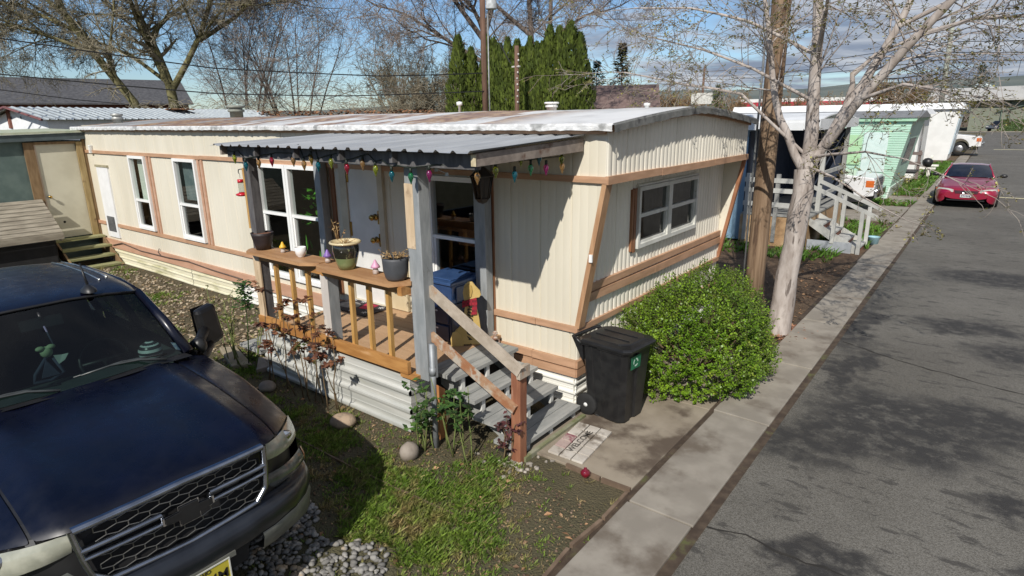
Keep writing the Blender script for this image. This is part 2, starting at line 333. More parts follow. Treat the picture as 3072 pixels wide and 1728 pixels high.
def dleft(x, y):
    n = vnoise(x, y, .9, 5)*.6 + vnoise(x, y, 3, 6)*.4
    return np.clip((n-.5)*4, .03, 1)
blades('side_yard_grass', 45000, (-12.5, -4.2, -3.6, -.2), dleft, .05, gm, w=.006)
def dlot(x, y):
    n = vnoise(x, y, .8, 8)
    m1 = ((y > 10.9) & (y < 15.5) & (x > -.9)) | ((y > 19.4) & (y < 20.9)) | ((y > 8.9) & (y < 10.5) & (x < .5)) | (y > 22.7) & (x > -.05)
    return np.where(m1, np.clip(n*2, .25, 1), .0)
blades('next_lot_grass', 60000, (-4, .95, 8.6, 44), dlot, .11, M('next_lot_blade', (.075,.17,.015), (.12,.24,.03), rough=.6, scale=1, island=.4, trans=.3), w=.016)
# river gravel beside the drive
gmat = M('river_gravel', (.13,.125,.115), (.24,.23,.21), rough=.75, scale=9, island=.45, col3=(.34,.26,.17), scale3=3, lohi3=(.58,.66))
g = G(); rg = random.Random(11)
for _ in range(900):
    x = rg.uniform(-3.6, .9); y = rg.uniform(-3.0, -1.5); r = rg.uniform(.006, .016); g.ell((x, y, r*.3), r, r*.8, r*.6, 6, 4, 0, .2, rg)
kind(g.build('soil_crumbs', M('soil_crumb', (.07,.045,.03), (.17,.12,.085), rough=1, island=.5)), 'stuff'); g = G()
for _ in range(3600):
    x = rg.uniform(-2.6, .22); y = rg.uniform(-4.6, -2.9)
    if y > -3.0 - .12*sin(x*7) + (.0 if x < -.2 else -.3*(x+.2)): continue
    r = rg.uniform(.015, .034); g.ell((x, y, r*.3 + rg.uniform(0,.012)), r, r*rg.uniform(.6,.85), r*.55, 8, 5, rg.uniform(0, 3.1), .1, rg)
kind(g.build('gravel', gmat), 'stuff')
g = G()
for _ in range(2600):
    x = rg.uniform(-12.3, -4.6); y = rg.uniform(-2.9, -.15)
    r = rg.uniform(.018, .04); g.ell((x, y, r*.2), r, r*.7, r*.5, 6, 4, rg.uniform(0, 3.1), .15, rg)
kind(g.build('side_gravel', M('side_gravel_stone', (.19,.15,.105), (.33,.27,.19), rough=.85, scale=7, island=.5)), 'stuff')
def leaves(name, n, fn, mat, s=.035):
    g = G()
    for _ in range(n):
        x, y, z = fn(); a = rg.uniform(0, 6.3); k = s*rg.uniform(.5, 1.2); t = rg.uniform(-.3, .5)*k
        d = V((cos(a), sin(a), 0)); e = V((-sin(a), cos(a), 0)); c = V((x, y, z+.006))
        g.add([c-d*k, c+e*k*.55+V((0,0,.3*k+t)), c+d*k*1.1+V((0,0,.2*k)), c-e*k*.5+V((0,0,.35*k-t))], [[0,1,2,3]])
    return kind(g.build(name, mat), 'stuff')
dl = M('fallen_leaf', (.20,.105,.05), (.33,.20,.11), rough=.8, scale=5, island=.5)
leaves('fallen_leaves', 230, lambda: (rg.uniform(-3.9, .95), rg.uniform(-3.2, -1.62), 0.0), dl, .03)
leaves('grass_straw', 2600, lambda: (rg.uniform(-2.6, .9), rg.uniform(-3.0, -1.5), 0.004), M('straw_bit', (.16,.105,.055), (.26,.185,.10), rough=.9, island=.5), .011)
leaves('leaf_litter', 1800, lambda: (rg.uniform(-12, -4.4), rg.gauss(-1.3, .7), .0), M('litter_leaf', (.17,.11,.06), (.30,.23,.13), rough=.85, scale=5, island=.5), .035)
def ring():
    a = rg.uniform(0, 6.3); r = abs(rg.gauss(.22, .14)); return (.83+r*cos(a), 3.8+r*sin(a)*1.2, .01)
leaves('tree_foot_leaves', 420, ring, M('tree_foot_leaf', (.22,.09,.045), (.36,.19,.12), rough=.8, scale=5, island=.5), .04)
leaves('verge_leaves', 500, lambda: (rg.uniform(-.2, .95), rg.uniform(2.8, 9), 0.005), dl, .03)
# hills on the horizon
hm = M('hill_haze_sage', (.085,.105,.095), (.135,.15,.13), rough=1, scale=.0022, stretch=(1,1,2.5), detail=7)  # muted tone stands in for distance haze, no haze volume
g = G(); rows = []
for i in range(7):
    row = []
    for k in range(91):
        az = radians(-95 + 150*k/90); d = 3300 + i*330; e = i/6
        z = 215*sin(e*pi*.5)*(1 + .10*sin(az*5+.6)+.05*sin(az*13+2)+.025*sin(az*31)+.014*sin(az*57+i)) * (.86 + .14*sin(az*2.1+2.6)) * (.35 + .65*min(1, max(0, (az+.95)/.35)))
        row.append((d*sin(az), d*cos(az), z - 1))
    rows.append(row)
g.grid(rows); kind(g.build('hills', hm), 'structure')
# ------------------------------------------------------------------ the cream mobile home
def corr(g, o, d, nrm, t0, t1, zlo, zhi, holes=(), amp=.007, pitch=.1, seam=4, sub=8):
    """corrugated sheet: columns along d from o, offset along nrm; zlo/zhi are numbers or functions of t"""
    o = V(o); d = V(d); nrm = V(nrm); n = int(round((t1-t0)/pitch*sub)); ts = [t0+(t1-t0)*i/n for i in range(n+1)]
    zl = zlo if callable(zlo) else (lambda t: zlo); zh = zhi if callable(zhi) else (lambda t: zhi)
    def off(t):
        u = t/pitch; p = abs(sin(pi*u))**.65*amp
        if seam and abs(((u+seam/2) % seam) - seam/2) < .11: p -= .013
        return p
    P = [o + d*t + nrm*off(t) for t in ts]
    for i in range(n):
        tm = (ts[i]+ts[i+1])/2; iv = [(zl(ts[i]), zh(ts[i]), zl(ts[i+1]), zh(ts[i+1]))]
        for (a, b2, h0, h1) in holes:
            if a < tm < b2:
                q = []
                for (l0, u0_, l1, u1_) in iv:
                    if l0 < h0: q.append((l0, min(h0, u0_), l1, min(h0, u1_)))
                    if u0_ > h1: q.append((max(h1, l0), u0_, max(h1, l1), u1_))
                iv = q
        for (l0, u0_, l1, u1_) in iv:
            a, b2 = P[i], P[i+1]
            if u0_ - l0 > .001 or u1_ - l1 > .001: g.add([(a.x,a.y,l0),(b2.x,b2.y,l1),(b2.x,b2.y,u1_),(a.x,a.y,u0_)], [[0,1,2,3]], True)

home = thing('mobile_home', 'long cream corrugated mobile home with tan trim boards and rusty white roof', 'mobile home', (-6.8, 2.13, 0))
D = .323; L = 13.6; Wd = 4.27
ZB, ZT, ZL = 2.487, 2.55, .93
side_holes = [(-13.08+L,-12.5+L,.62,2.17), (-11.19+L,-10.5+L,.99,2.46), (-9.18+L,-8.4+L,.98,2.47), (-6.27+L,-4.66+L,.68,2.46), (-4.06+L,-3.4+L,.62,2.63), (-2.42+L,-1.62+L,.62,2.45)]
g = G()
zlow = lambda t: .50 if t < L-D else ZL + (t-(L-D))/D*(ZB-ZL)
corr(g, (-L,0,0), (1,0,0), (0,-1,0), 0, L, zlow, 3.02, side_holes, amp=.0032)
g.build('side_wall', cream, home)
g = G()   # far side, with its wing beyond the inset end wall
g.quad((-L,Wd,.3),(-D,Wd,.3),(-D,Wd,ZL),(0,Wd,ZB),(0,Wd,3.0),(-L,Wd,3.0)); g.quad((-D-.4,Wd-.005,ZL),(-D,Wd-.005,ZL),(0,Wd-.005,ZB),(-D-.4,Wd-.005,ZB))
g.quad((-L,0,.3),(-L,Wd,.3),(-L,Wd,3.1),(-L,0,3.1)); g.build('far_wall', cream, home)
arch = lambda y: 3.0 + .165*(1 - abs((y-2.135)/2.235)**1.35)
g = G(); corr(g, (0,0,0), (0,1,0), (1,0,0), 0, Wd, ZB, lambda t: arch(t)+.02, (), .017, .102)
g.box(-.02,-.001,.0,Wd,ZB,3.0); g.build('end_wall_top', creamF, home)
g = G(); corr(g, (-D,0,0), (0,1,0), (1,0,0), 0, Wd, .45, ZB, [(1.31,3.1,1.59,2.30)], .017, .102); g.build('end_wall', creamF, home)
g = G(); g.quad((-D,0,ZB+.003),(-.001,0,ZB+.003),(-.001,Wd,ZB+.003),(-D,Wd,ZB+.003)); g.build('soffit', creamF, home)
# roof
m, nt, b = nodes('patched_metal_roof')
v = coord(nt); vst = coord(nt, (1,.22,1))
c = mixc(nt, ramp(nt, noise(nt, v, 1.1, 6, .6), .35, .65), (.56,.56,.55), (.74,.74,.73))
gx = N(nt, 'ShaderNodeSeparateXYZ'); nt.links.new(v, gx.inputs[0])
greyf = ramp(nt, gx.outputs[0], -8.2, -6.0, .85, .05)
c = mixc(nt, math_(nt, 'MULTIPLY', greyf, ramp(nt, noise(nt, vst, 1.6, 6, .62), .36, .50)), c, (.23,.23,.225))
rustm = ramp(nt, noise(nt, vst, 1.15, 7, .62, .4), .47, .53)
edge = ramp(nt, gx.outputs[0], -.9, -1.9)
c = mixc(nt, math_(nt, 'MULTIPLY', rustm, math_(nt, 'MULTIPLY', edge, .85)), c, mixc(nt, ramp(nt, noise(nt, v, 7, 4), .4, .6), (.165,.062,.030), (.40,.25,.12)))
nt.links.new(c, b.inputs['Base Color']); b.inputs['Roughness'].default_value = .55; bumpn(nt, b, noise(nt, coord(nt, (1,.3,1)), 5, 5), .25, .02); roofm = m
g = G(); rows = []; rr = random.Random(21)
xs = [-14.0 + 14.11*i/110 for i in range(111)]; ys = [-.10 + 4.47*j/16 for j in range(17)]
wob = {}
for i, x in enumerate(xs):
    rows.append([(x, y, 3.055 + .175*(1-abs((y-2.135)/2.235)**1.35) + rr.uniform(-.004,.004) + .006*sin(x*2.1+y)) for y in ys])
g.grid(rows); g.build('roof', roofm, home)
def fascia(path, h, out, mat, name, thick=.012, seed=1):
    """crinkled metal edge strip hanging from a path of points; out = outward vector"""
    r = random.Random(seed); a = []; b2 = []; c2 = []
    out = V(out)
    for p in path:
        p = V(p); j = r.uniform(-.006,.006); k = r.uniform(-.008,.006)
        a.append(p + V((0,0,.012))); b2.append(p + out*(.016+j*.4) + V((0,0,.012-.02))); c2.append(p + out*(.018+j) + V((0,0,-h+k)))
    g = G(); inner = [V(p) - V((0,0,h)) for p in path]; g.grid([a, b2, c2, inner], False); g.build(name, mat, home)
fas = M('roof_edge_metal', (.50,.50,.49), (.72,.72,.71), rough=.45, scale=5, stretch=(2,2,4), col3=(.28,.28,.27), scale3=4, lohi3=(.54,.68), bump=.5, bscale=18)
fasd = M('grey_roof_edge_metal', (.10,.105,.10), (.19,.19,.18), rough=.5, scale=5, col3=(.06,.06,.06), scale3=5, lohi3=(.56,.68), bump=.5, bscale=18)
fascia([(-14 + 14.11*i/220, -.10, 3.055) for i in range(221)], .055, (0,-1,0), fas, 'roof_edge', seed=4)
fascia([(.11, -.10 + 4.47*i/60, 3.055 + .175*(1-abs((-.10+4.47*i/60-2.135)/2.235)**1.35)) for i in range(61)], .075, (1,0,0), fasd, 'roof_edge', seed=6)
g = G(); g.box(-L,.0,-.05,-.006,2.965,3.03)
for i in range(24):
    y0, y1 = Wd*i/24, Wd*(i+1)/24; g.hexa([(.016,y0,arch(y0)-.03),(.05,y0,arch(y0)-.03),(.05,y1,arch(y1)-.03),(.016,y1,arch(y1)-.03),(.016,y0,arch(y0)+.03),(.05,y0,arch(y0)+.03),(.05,y1,arch(y1)+.03),(.016,y1,arch(y1)+.03)])
g.build('eave_board', trim, home)
# trim boards: crooked lengths, each length its own slight offset
def trimrun(name, axis, base, t0, t1, z0, z1, mat, n=5, out=.034, seed=1):
    r = random.Random(seed); g = G(); cuts = [t0] + sorted(t0+(t1-t0)*(i+r.uniform(-.25,.25))/n for i in range(1, n)) + [t1]
    for a, b2 in zip(cuts[:-1], cuts[1:]):
        d = r.uniform(-.006,.006); e = r.uniform(-.006,.006); o = out + r.uniform(0,.006)
        if axis == 'x': g.hexa([(a,base-o,z0+d),(b2-.003,base-o,z0+e),(b2-.003,base-.004,z0+e),(a,base-.004,z0+d),(a,base-o,z1+d),(b2-.003,base-o,z1+e),(b2-.003,base-.004,z1+e),(a,base-.004,z1+d)])
        else: g.hexa([(base+.004,a,z0+d),(base+o,a,z0+d),(base+o,b2-.003,z0+e),(base+.004,b2-.003,z0+e),(base+.004,a,z1+d),(base+o,a,z1+d),(base+o,b2-.003,z1+e),(base+.004,b2-.003,z1+e)])
    g.build(name, mat, home)
trimrun('trim_band', 'x', 0, -L, .036, ZB, ZT, trim, 7, seed=2)
trimrun('trim_band', 'y', 0, -.034, Wd+.01, ZB-.005, ZT+.012, trim, 3, .04, seed=3)
trimrun('trim_band', 'x', 0, -12.45, -1.5, .865, .935, trim, 6, seed=4)
trimrun('trim_band', 'x', 0, -L, -13.12, .865, .935, pinktrim, 1, seed=4)
trimrun('trim_band', 'x', 0, -1.46, -D+.036, .862, .930, trim, 2, seed=5)
trimrun('trim_band', 'y', -D, -.034, Wd+.01, .862, .925, trim, 3, .04, seed=6)
trimrun('belt_board', 'y', -D, .02, Wd-.02, 1.285, 1.362, trim, 2, .05, seed=7)
trimrun('belt_board', 'y', -D, .02, Wd-.02, 1.168, 1.262, trim, 2, .05, seed=8)
trimrun('belt_board', 'y', -D, -.036, Wd, .455, .540, trim, 2, .045, seed=9)
trimrun('belt_board', 'y', -D, -.036, Wd, .352, .440, trim, 2, .045, seed=10)
trimrun('belt_board', 'x', 0, -1.45, -D+.038, .455, .540, trim, 2, .045, seed=11)
trimrun('belt_board', 'x', 0, -1.45, -D+.038, .352, .440, trim, 2, .045, seed=12)
trimrun('belt_board', 'x', 0, -L, -4.0, .345, .535, pinktrim, 5, .045, seed=13)
g = G(); g.hexa([(-D,-.03,ZL-.01),(-D+.055,-.03,ZL-.01),(-D+.055,.09,ZL-.01),(-D,.09,ZL-.01),(-.03,-.03,ZB),(.022,-.03,ZB),(.022,.09,ZB),(-.03,.09,ZB)])
g.build('wing_edge_board', M('wing_board', (.36,.20,.105), (.47,.285,.16), rough=.55, scale=5, stretch=(3,3,.5)), home)
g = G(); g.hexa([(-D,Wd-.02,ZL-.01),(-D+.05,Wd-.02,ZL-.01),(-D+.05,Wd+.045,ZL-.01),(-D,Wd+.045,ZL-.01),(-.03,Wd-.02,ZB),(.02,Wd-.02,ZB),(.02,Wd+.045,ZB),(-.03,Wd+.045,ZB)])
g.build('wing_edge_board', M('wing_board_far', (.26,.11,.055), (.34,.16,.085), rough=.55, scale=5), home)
# skirting: horizontal ribs
def skirt(g, o, d, nrm, l, z0, z1, n=3, amp=.022, jit=0, seed=0):
    o = V(o); d = V(d); nrm = V(nrm); r = random.Random(seed)
    prof = []; H = (z1-z0)/n
    for i in range(n):
        for (u, a) in ((0,0),(.08,.9),(.16,1),(.26,.95),(.32,.15),(.40,0),(.55,.08),(.60,.22),(.65,.08),(.80,.05),(.98,0)): prof.append((z0 + H*(i+u), a*amp))
    prof.append((z1, 0)); k = max(2, int(l/.25)); rows = []
    for i in range(k+1):
        t = l*i/k; w = jit*sin(t*1.7+seed)+r.uniform(-jit,jit)*.3
        rows.append([o + d*t + nrm*(a+w) + V((0,0,z-o.z)) for z, a in prof])
    g.grid(rows, False)
g = G(); skirt(g, (-1.35,0,0), (1,0,0), (0,-1,0), 1.35-D+.02, 0, .36, 3, .024); skirt(g, (-D,-.03,0), (0,1,0), (1,0,0), Wd, 0, .36, 3, .024); g.build('skirting', whitem, home)
for (a, b2, mt, sd) in ((-13.1,-9.2,skirtl,1),(-9.18,-7.4,skirtl,2),(-7.38,-3.9,whitem,3)):
    g = G(); skirt(g, (a,-.005,0), (1,0,0), (0,-1,0), b2-a, 0, .37, 3, .02, .012, sd); g.build('skirting', mt, home)
g = G(); r = random.Random(2)
for i in range(14): g.quad((-13.15+.02*i,-.02-.004*i,.30-.022*i),(-13.1+.02*i,-.06,.32-.022*i),(-13.02+.02*i,-.05,.30-.022*i),(-13.05+.02*i,-.02,.27-.022*i))
g.build('torn_skirting_edge', whitem, home)
g = G(); g.tube([(-12.9,-.06,.40),(-12.3,-.07,.52),(-11.4,-.06,.45),(-10,-.065,.47),(-9.2,-.06,.50),(-8.3,-.06,.46),(-7.2,-.06,.44)], .012, 5); g.tube([(-10.5,-.03,.60),(-10.5,-.06,.52),(-10.4,-.06,.47)], .01, 5)
g.build('sagging_cable', M('cable_brown', (.10,.07,.055)), home)

# windows: frame (with two sashes) > pane, blind
def window(parent, o, d, nrm, w, h, split=.5, fw_=.055, pane=wglass, frm=white, lower=True, dep=.06, screen=True):
    o = V(o); d = V(d); nrm = V(nrm); u = V((0,0,1)); g = G()
    def bar(a0, a1, b0, b1, n0, n1):
        P = lambda a, b2, n: o + d*a + u*b2 + nrm*n
        g.hexa([P(a0,b0,n1),P(a1,b0,n1),P(a1,b0,n0),P(a0,b0,n0),P(a0,b1,n1),P(a1,b1,n1),P(a1,b1,n0),P(a0,b1,n0)])
    bar(0,fw_,0,h,-.03,dep); bar(w-fw_,w,0,h,-.03,dep); bar(fw_,w-fw_,0,fw_,-.03,dep); bar(fw_,w-fw_,h-fw_,h,-.03,dep)
    zm = h*split; bar(fw_,w-fw_,zm-.022,zm+.022,-.02,dep-.012)
    if lower:
        s = .03; bar(fw_,fw_+s,fw_,zm-.022,-.015,dep-.022); bar(w-fw_-s,w-fw_,fw_,zm-.022,-.015,dep-.022); bar(fw_+s,w-fw_-s,fw_,fw_+s,-.015,dep-.022)
    f = g.build('window', frm, parent)
    g = G(); P = lambda a, b2, n: o + d*a + u*b2 + nrm*n
    g.quad(P(fw_,zm+.022,.012),P(w-fw_,zm+.022,.012),P(w-fw_,h-fw_,.012),P(fw_,h-fw_,.012)); g.build('pane', pane, f)
    g = G(); g.quad(P(fw_,fw_,.004),P(w-fw_,fw_,.004),P(w-fw_,zm-.022,.004),P(fw_,zm-.022,.004)); g.build('pane', pane, f)
    return f
X1, Y1 = V((1,0,0)), V((0,-1,0))
window(home, (-11.22,-.006,.965), X1, Y1, .755, 1.52, .40)
window(home, (-9.215,-.006,.955), X1, Y1, .85, 1.53, .44)
window(home, (-6.31,-.006,.66), X1, Y1, .80, 1.83, .575, .06)
window(home, (-5.50,-.006,.66), X1, Y1, .86, 1.83, .575, .06)
window(home, (-2.45,-.006,.60), X1, Y1, .86, 1.87, .60, .06)
wglass2 = glass('end_window_glass', (.42,.44,.42), 1.2)
end_frame = M('weathered_white_frame', (.55,.55,.51), (.66,.66,.62), rough=.5, scale=6, col3=(.22,.20,.16), scale3=7, lohi3=(.62,.72))
window(home, (-D+.01,1.285,1.575), V((0,1,0)), V((1,0,0)), .90, .745, .53, .05, wglass2, end_frame)
window(home, (-D+.01,2.19,1.575), V((0,1,0)), V((1,0,0)), .93, .745, .53, .05, wglass2, end_frame)
for (x0, x1, z0, z1) in ((-11.31,-11.245,.935,2.487),(-10.44,-10.37,.935,2.487),(-10.30,-10.24,.935,2.487),(-9.30,-9.24,.935,2.487),(-8.33,-8.26,.935,2.487),(-8.20,-8.14,.935,2.487)): g = G(); g.box(x0,x1,-.028,-.005,z0,z1); g.build('window_trim', pinktrim, home)
brown = M('brown_trim', (.20,.085,.04), (.27,.125,.06), rough=.55, scale=5, stretch=(3,3,.5))
for (x0, x1, z0, z1) in ((-2.62,-2.55,.62,2.487),(-2.51,-2.462,.62,2.487),(-1.53,-1.44,.62,2.487),(-4.63,-4.56,.62,2.487),(-4.44,-4.36,.62,2.487)): g = G(); g.box(x0,x1,-.03,-.005,z0,z1); g.build('window_trim', brown, home)
for (y0, y1, z0, z1) in ((1.15,1.185,1.56,2.30),(1.205,1.262,1.54,2.31),(3.135,3.185,1.56,2.32)): g = G(); g.box(-D+.006,-D+.045,y0,y1,z0,z1); g.build('window_trim', brown, home)
g = G(); g.box(-D+.01,-D+.06,1.27,3.13,2.325,2.35); g.build('window_drip_cap', end_frame, home)
# interior seen through the glass
inn = M('dim_interior', (.10,.085,.07), (.13,.11,.09), rough=.9)
g = G(); y0, y1, x0, x1, z0, z1 = .10, 3.9, -13.4, -.5, .6, 2.75
g.quad((x0,y1,z0),(x1,y1,z0),(x1,y1,z1),(x0,y1,z1)); g.quad((x0,y0,z0),(x1,y0,z0),(x1,y1,z0),(x0,y1,z0)); g.quad((x0,y0,z1),(x1,y0,z1),(x1,y1,z1),(x0,y1,z1)); g.quad((x0,y0,z0),(x0,y1,z0),(x0,y1,z1),(x0,y0,z1)); g.quad((-4.3,y0,z0),(-4.3,y1,z0),(-4.3,y1,z1),(-4.3,y0,z1)); g.quad((-7,y0,z0),(-7,y1,z0),(-7,y1,z1),(-7,y0,z1))
g.build('interior', inn, home)
g = G(); blind = M('pale_blind', (.62,.68,.58), (.70,.76,.66), rough=.8, scale=20, stretch=(.1,.1,3))
g.quad((-11.1,.07,1.55),(-10.5,.07,1.55),(-10.5,.07,2.44),(-11.1,.07,2.44)); g.build('blind', blind, home)
g = G(); curt = M('dark_curtain', (.10,.14,.14), (.16,.20,.20), rough=.9)
for i in range(14):
    xa = -9.15+.05*i; g.quad((xa,.09+.02*(i%2),1.7),(xa+.05,.11-.02*(i%2),1.7),(xa+.05,.11-.02*(i%2),2.42),(xa,.09+.02*(i%2),2.42))
g.build('curtain', curt, home)
g = G(); g.quad((-8.85,.19,2.0),(-8.45,.19,2.0),(-8.45,.19,2.25),(-8.85,.19,2.25)); g.build('paper_notice', M('paper', (.5,.56,.55)), home)
g = G(); endc = M('end_window_shade', (.17,.135,.11), (.22,.18,.15), rough=.9)
for i in range(36):
    ya = 1.3+.05*i; g.quad((-.47+.015*(i%2),ya,1.95),(-.455-.015*(i%2),ya+.05,1.95),(-.455-.015*(i%2),ya+.05,2.32),(-.47+.015*(i%2),ya,2.32))
g.quad((-.52,1.2,1.4),(-.52,3.2,1.4),(-.52,3.2,1.95),(-.52,1.2,1.95)); g.build('curtain', endc, home)
g = G(); g.box(-4.9,-.6,.42,.92,1.70,1.745); g.box(-2.44,-1.55,.46,.9,1.52,1.70); g.build('window_counter', M('orange_wood_counter', (.34,.12,.04), (.42,.17,.065), rough=.4), home)
# door
dw = M('white_door_paint', (.66,.65,.62), (.74,.73,.70), rough=.45, scale=3, col3=(.5,.48,.44), scale3=7, lohi3=(.68,.8))
g = G(); g.box(-4.05,-3.41,-.028,.02,.63,2.64); dr = g.build('door', dw, home)
g = G(); g.box(-4.20,-4.055,-.05,.0,.60,2.72); g.box(-3.405,-3.30,-.05,.0,.60,2.72); g.box(-4.055,-3.405,-.05,.0,2.645,2.72); g.box(-4.09,-3.38,-.075,.0,.60,.628); g.build('door_frame', M('door_frame_cream', (.50,.44,.33), (.58,.52,.40), rough=.55), home)
brass = M('brass', (.42,.27,.08), rough=.25, metal=1)
for z in (1.86, 1.55):
    g = G(); g.lathe((-3.50,-.028,z), [(.001,0),(.045,0),(.045,-.012),(.018,-.016),(.018,-.045),(.038,-.055),(.042,-.075),(.03,-.092),(.001,-.096)], 14, True, 'y'); g.box(-3.44,-3.412,-.045,-.028,z-.09,z+.09); g.build('door_knob', brass, dr)
g = G(); g.box(-4.05,-4.02,-.04,-.028,1.55,1.75); g.box(-4.05,-4.02,-.04,-.028,2.3,2.42); g.build('hinge', brass, dr)
# furnace closet door, small bits
g = G(); g.box(-13.10,-12.48,-.035,.01,.60,2.19); ad = g.build('closet_door', M('closet_door_white', (.72,.73,.74), (.78,.79,.80), rough=.4), home)
g = G()
for i in range(9): g.beam((-12.98,-.040,.76+.035*i),(-12.60,-.040,.76+.035*i),.012,.016)
g.box(-13.0,-12.58,-.038,-.0355,.73,1.08); g.build('vent_grille', M('vent_grey', (.10,.105,.11), rough=.6), ad)
g = G(); g.box(-13.13,-12.46,-.05,.0,2.19,2.235); g.build('drip_cap', M('mossy_cap', (.28,.25,.16), (.4,.36,.25)), ad)
g = G()
for i in range(6): g.box(-13.23,-13.13,-.075,-.036,2.49+.03*i,2.512+.03*i)
g.box(-13.22,-13.14,-.06,-.006,2.49,2.665); g.build('conduit_box', white, home)
g = G(); g.box(-3.28,-2.93,-.055,-.013,.625,1.32)
cat_ = g.build('plywood_panel', M('pale_plywood', (.55,.45,.28), (.64,.54,.36), rough=.7, scale=4, stretch=(1,1,.4)), home)
g = G(); rp = random.Random(4)
for (zc, n, hh) in ((1.12,3,.018),(1.03,5,.02),(.98,5,.02),(.93,4,.018),(.86,5,.022)):
    x = -3.18
    for i in range(n*2):
        w = rp.uniform(.006,.022); g.quad((x,-.057,zc-hh),(x+w,-.057,zc-hh),(x+w,-.057,zc+hh),(x,-.057,zc+hh)); x += w+rp.uniform(.005,.01)
g.build('stamped_print', M('black_ink', (.05,.05,.05)), cat_)
g = G(); g.box(-.15,-.115,-.05,-.03,1.68,1.76); g.build('wing_bracket', white, home)
# roof vents
def vent(x, y, z, r, h, mat, wide=1.5):
    g = G(); g.lathe((x,y,z-.05), [(.001,0),(r,0),(r,h*.55),(r*1.25,h*.55),(r*1.28,h*.7),(r*1.0,h*.74),(r*1.0,h*.82),(r*wide,h*.84),(r*wide,h*.97),(r*wide*.9,h*1.0),(.001,h*1.0)], 16); g.build('roof_vent', mat, home)
vent(-13.55,.75,3.10,.10,.30,M('galv_vent', (.36,.37,.35), (.46,.46,.43), rough=.5, metal=.5),1.3)
vent(-11.7,2.7,3.22,.15,.34,M('green_grey_vent', (.20,.21,.18), (.27,.28,.24), rough=.6),1.45)
vent(-2.35,2.5,3.23,.075,.17,white,1.5)
g = G(); g.lathe((-4.3,2.6,3.2), [(.001,0),(.02,0),(.02,.14),(.05,.15),(.05,.2),(.001,.21)], 10); g.lathe((-.9,2.7,3.2), [(.03,0),(.03,.06),(.045,.07),(.045,.1),(.001,.11)], 10); g.build('roof_vent', white, home)

# ------------------------------------------------------------------ porch
porch = thing('porch', 'covered wooden porch with metal roof and orange railing on the mobile home', 'porch', (-2.7, -.8, 0))
g = G()
for i in range(9): g.box(-3.98,-1.37,-1.5+.1667*i+.004,-1.5+.1667*(i+1)-.004,.575,.612)
g.build('deck', deckp, porch)
g = G(); g.box(-3.95,-1.42,-1.46,-.06,.42,.574); g.build('deck_frame', oldwood, porch)
g = G(); skirt(g, (-4.0,-1.535,.0), (1,0,0), (0,-1,0), 2.68, 0, .62, 3, .032); skirt(g, (-1.32,-1.535,0), (0,1,0), (1,0,0), .32, 0, .62, 3, .01)
g.quad((-4.0,-1.535,0),(-4.0,-.05,0),(-4.0,-.05,.6),(-4.0,-1.535,.6)); g.build('porch_skirt', porchskirt, porch)
g = G(); rk = random.Random(8); g.hexa([(-4.0,-1.585,.665),(-1.29,-1.585,.675),(-1.29,-1.54,.675),(-4.0,-1.54,.665),(-4.0,-1.585,.79),(-1.29,-1.585,.80),(-1.29,-1.54,.80),(-4.0,-1.54,.79)])
g.box(-1.42,-1.20,-1.57,-1.46,.62,.665); g.build('bottom_rail', cedar, porch)
g = G()
for (x, dx) in ((-3.58,-.012),(-3.255,0),(-2.94,-.006),(-2.17,-.012),(-1.88,-.006),(-1.58,-.01)):
    h = .0215; g = G(); g.hexa([(x+dx-h,-1.54,.66),(x+dx+h,-1.54,.66),(x+dx+h,-1.495,.66),(x+dx-h,-1.495,.66),(x-h,-1.54,1.53),(x+h,-1.54,1.53),(x+h,-1.495,1.53),(x-h,-1.495,1.53)]); g.build('baluster', cedarv, porch)
g = G(); g.box(-4.0,-2.63,-1.56,-1.50,1.505,1.598); g.box(-2.63,-1.29,-1.56,-1.50,1.495,1.588); g.box(-1.33,-1.27,-1.62,-1.41,1.50,1.588); g.build('top_rail', cedar, porch)
g = G(); g.prism([(-4.05,-1.42,1.60),(-4.0,-1.60,1.60),(-3.90,-1.69,1.60),(-2.82,-1.69,1.60),(-2.63,-1.57,1.60),(-2.63,-1.36,1.60),(-3.98,-1.36,1.60)], (0,0,.036))
g.prism([(-2.625,-1.40,1.59),(-2.625,-1.60,1.59),(-2.50,-1.70,1.59),(-1.36,-1.70,1.59),(-1.24,-1.52,1.59),(-1.29,-1.41,1.59)], (0,0,.038)); g.build('cap_board', capwood, porch)
def post(x0, x1, y0, y1, z0, z1, mat, lean=0, label=None):
    g = G(); g.hexa([(x0,y0,z0),(x1,y0,z0),(x1,y1,z0),(x0,y1,z0),(x0+lean,y0,z1),(x1+lean,y0,z1),(x1+lean,y1,z1),(x0+lean,y1,z1)]); return g.build('post', mat, porch, bevel=.006, label=label)
post(-3.985,-3.87,-1.545,-1.43,.6,2.76,shadewood, label='grey front post with roof shade in its colour by the hanging bird feeder')
g = G(); g.box(-4.025,-3.988,-1.545,-1.46,1.88,2.60); g.build('post_board', cedarv, porch)
g = G(); g.box(-3.995,-3.93,-1.565,-1.548,.66,1.60); g.box(-3.925,-3.86,-1.565,-1.548,.66,1.60); g.build('railing_end_board', rawwood, porch)
p = post(-1.268,-1.09,-1.50,-1.36,.62,2.76,greypaint, -.006)
g = G(); g.box(-1.277,-1.165,-1.5035,-1.5005,1.95,2.56); g.build('worn_patch', rawwood, p)
post(-1.605,-1.44,-.17,-.05,.60,2.80,greypaint)
post(-4.61,-4.47,-.17,-.05,.62,2.80,greypaint)
g = G(); g.box(-2.66,-2.53,-1.55,-1.42,.62,1.50); p = g.build('rail_post', greypaint, porch)
